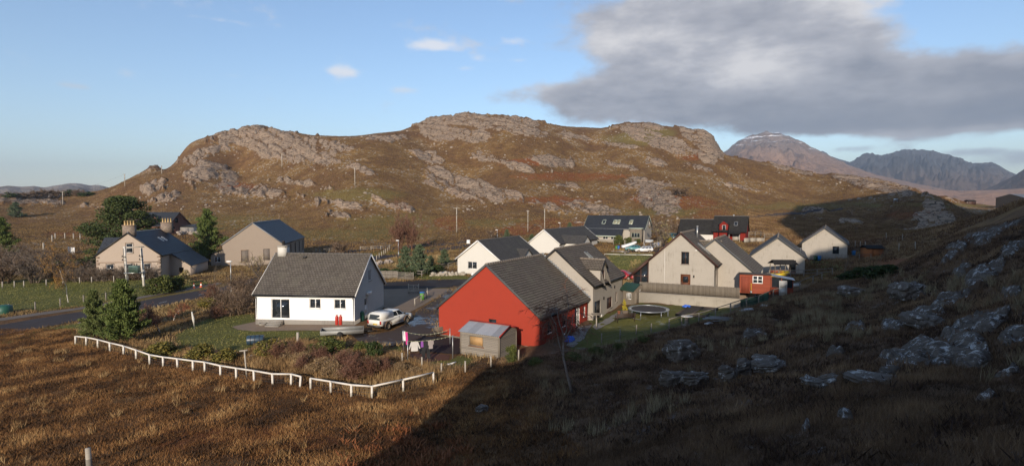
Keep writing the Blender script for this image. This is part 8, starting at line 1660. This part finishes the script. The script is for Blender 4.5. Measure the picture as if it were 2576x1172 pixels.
# rough grass inside the fence and along verges, gardens and the far field
brush = [(640, 880), (760, 862), (900, 886), (1000, 890), (1090, 925), (1180, 930), (1090, 965), (935, 1000), (700, 942), (420, 902), (200, 866), (330, 862), (600, 900)]
X, Y = scatter(15, 42000, -48, 2, 36, 62, lambda X, Y, px, py, rock, nr, br: inpoly(px, py, brush)); pat = .5 + .8 * fbm(X / 2.5, Y / 2.5, 3, 36); grass('rough_grass', X, Y, .55, .05, 6, [(.08, .05, .025), (.19, .11, .05), (.32, .2, .09), (.45, .32, .16)], 16, .18, .6, np.clip(pat, 0, 1), hv=np.clip(.5 + pat, .4, 1.6))
bare = [[(-60, 852), (210, 803), (430, 766), (560, 737), (640, 714), (640, 699), (560, 713), (370, 743), (212, 772), (0, 800), (-60, 807)], [(955, 712), (1150, 703), (1330, 690), (1340, 700), (1140, 723), (1110, 740), (1046, 787), (1104, 842), (1165, 853), (1162, 890), (1132, 906), (1008, 912), (1010, 868), (880, 862), (878, 838), (900, 838), (583, 832), (583, 815), (644, 808), (690, 640), (940, 640), (966, 727)], [(780, 646), (960, 628), (1215, 612), (1260, 606), (1258, 601), (1195, 608), (960, 620), (780, 638)], [(800, 685), (960, 652), (1210, 616), (1212, 611), (1030, 634), (850, 658)], [(1455, 822), (1553, 786), (1580, 788), (1545, 806), (1424, 870)], [(1640, 610), (1690, 600), (1780, 640), (1700, 690), (1556, 706), (1650, 632), (1570, 636)], [(966, 727), (1143, 726), (1000, 800), (966, 776)]]
def open_ground(X, Y, px, py, rock, nr, br):
    ok = ~below(px, py) & (nr < .4)
    for po in bare: ok &= ~inpoly(px, py, po)
    return ok
X, Y = scatter(17, 115000, -150, 60, 44, 150, open_ground); z_ = terrain(X, Y); px, py = topx(X, Y, z_); lawnm = np.zeros(len(X), bool)
for po in FIELDS: lawnm |= inpoly(px, py, po)
q = lawnm & (np.random.RandomState(3).rand(len(X)) < .75); grass('lawn_grass', X[q], Y[q], .16, .09, 5, [(.06, .075, .018), (.12, .125, .034), (.2, .185, .06), (.29, .24, .1)], 18, .25, .9)
q = ~lawnm; pat = .5 + .9 * fbm(X[q] / 6, Y[q] / 6, 3, 37); grass('verge_grass', X[q], Y[q], .34, .09, 5, [(.06, .04, .02), (.14, .09, .038), (.24, .16, .07), (.38, .28, .14)], 19, .25, .7, np.clip(pat, 0, 1), hv=np.clip(.4 + pat, .3, 1.6))
X, Y = scatter(21, 80000, -330, 230, 140, 420, lambda X, Y, px, py, rock, nr, br: (py < 650) & (py > 300) & (rock < .3) & (nr < .1)); grass('hill_grass', X, Y, .5, .2, 6, [(.08, .048, .021), (.13, .08, .032), (.19, .12, .048), (.28, .185, .08)], 22, .6, 1.0)
X, Y = scatter(25, 60000, 40, 210, 60, 285, lambda X, Y, px, py, rock, nr, br: (px > 1880) & ~below(px, py) & (rock < .4) & (py > 505)); pat = .5 + 1.0 * fbm(X / 8, Y / 8, 3, 39); grass('far_moor_grass', X, Y, .5, .16, 6, [(.04, .025, .016), (.11, .06, .032), (.2, .12, .06), (.32, .22, .12)], 24, .4, .8, np.clip(pat, 0, 1), hv=np.clip(.4 + pat, .3, 1.5))
# stones strewn over the hill
def strewn():
    rs = np.random.RandomState(9); X, Y = scatter(23, 16000, -240, 230, 150, 500, lambda X, Y, px, py, rock, nr, br: (rock < .5) & (nr < .2) & (py < 620) & (fbm(X / 26, Y / 26, 3, 91) + .9 * ell(px, py, [(e[0], e[1] + e[3] * .6, e[2] * 1.25, e[3] * 2.0, e[4], 1) for e in OUT[:52]]) > .42)); X, Y = X[:1500], Y[:1500]; Zg = terrain(X, Y)
    b = bmesh.new(); bmesh.ops.create_icosphere(b, subdivisions=1, radius=1); V0 = np.array([v.co for v in b.verts]); F0 = np.array([[v.index for v in f.verts] for f in b.faces]); b.free(); n = len(X); s = .22 + .75 * rs.rand(n) ** 3.2
    J = 1 + .28 * rs.normal(size=(n, len(V0), 1)) * .6; V = V0[None] * J * (s[:, None] * np.stack([rs.uniform(.8, 1.6, n), rs.uniform(.7, 1.2, n), rs.uniform(.5, .9, n)], -1))[:, None]; a = rs.rand(n) * 6.28; c, s_ = np.cos(a)[:, None], np.sin(a)[:, None]
    V = np.stack([V[:, :, 0] * c - V[:, :, 1] * s_, V[:, :, 0] * s_ + V[:, :, 1] * c, V[:, :, 2]], -1) + np.stack([X, Y, Zg + s * .15], -1)[:, None]; G = Geo(); G.add(V.reshape(-1, 3), (F0[None] + (np.arange(n) * len(V0))[:, None, None]).reshape(-1, 3)); tag(G.build('strewn_stones', plain('pale_hill_stone', (.27, .222, .175), .95, .3, .4), fix=False), kind='stuff')
strewn()

# ------------------------------------------------------------------ the air
G = Geo(); G.b2((-12500, -12500, -43), (12500, 12500, 900)); hz = G.build('haze', bpy.data.materials.new('air')); m = hz.data.materials[0]; m.use_nodes = True; nt = m.node_tree; nt.nodes.clear()
v_ = nd(nt, 'ShaderNodeVolumePrincipled', {'Color': (.74, .85, 1, 1), 'Density': 8.5e-5, 'Anisotropy': .2}); o_ = nd(nt, 'ShaderNodeOutputMaterial'); nt.links.new(v_.outputs[0], o_.inputs['Volume']); tag(hz, kind='stuff')
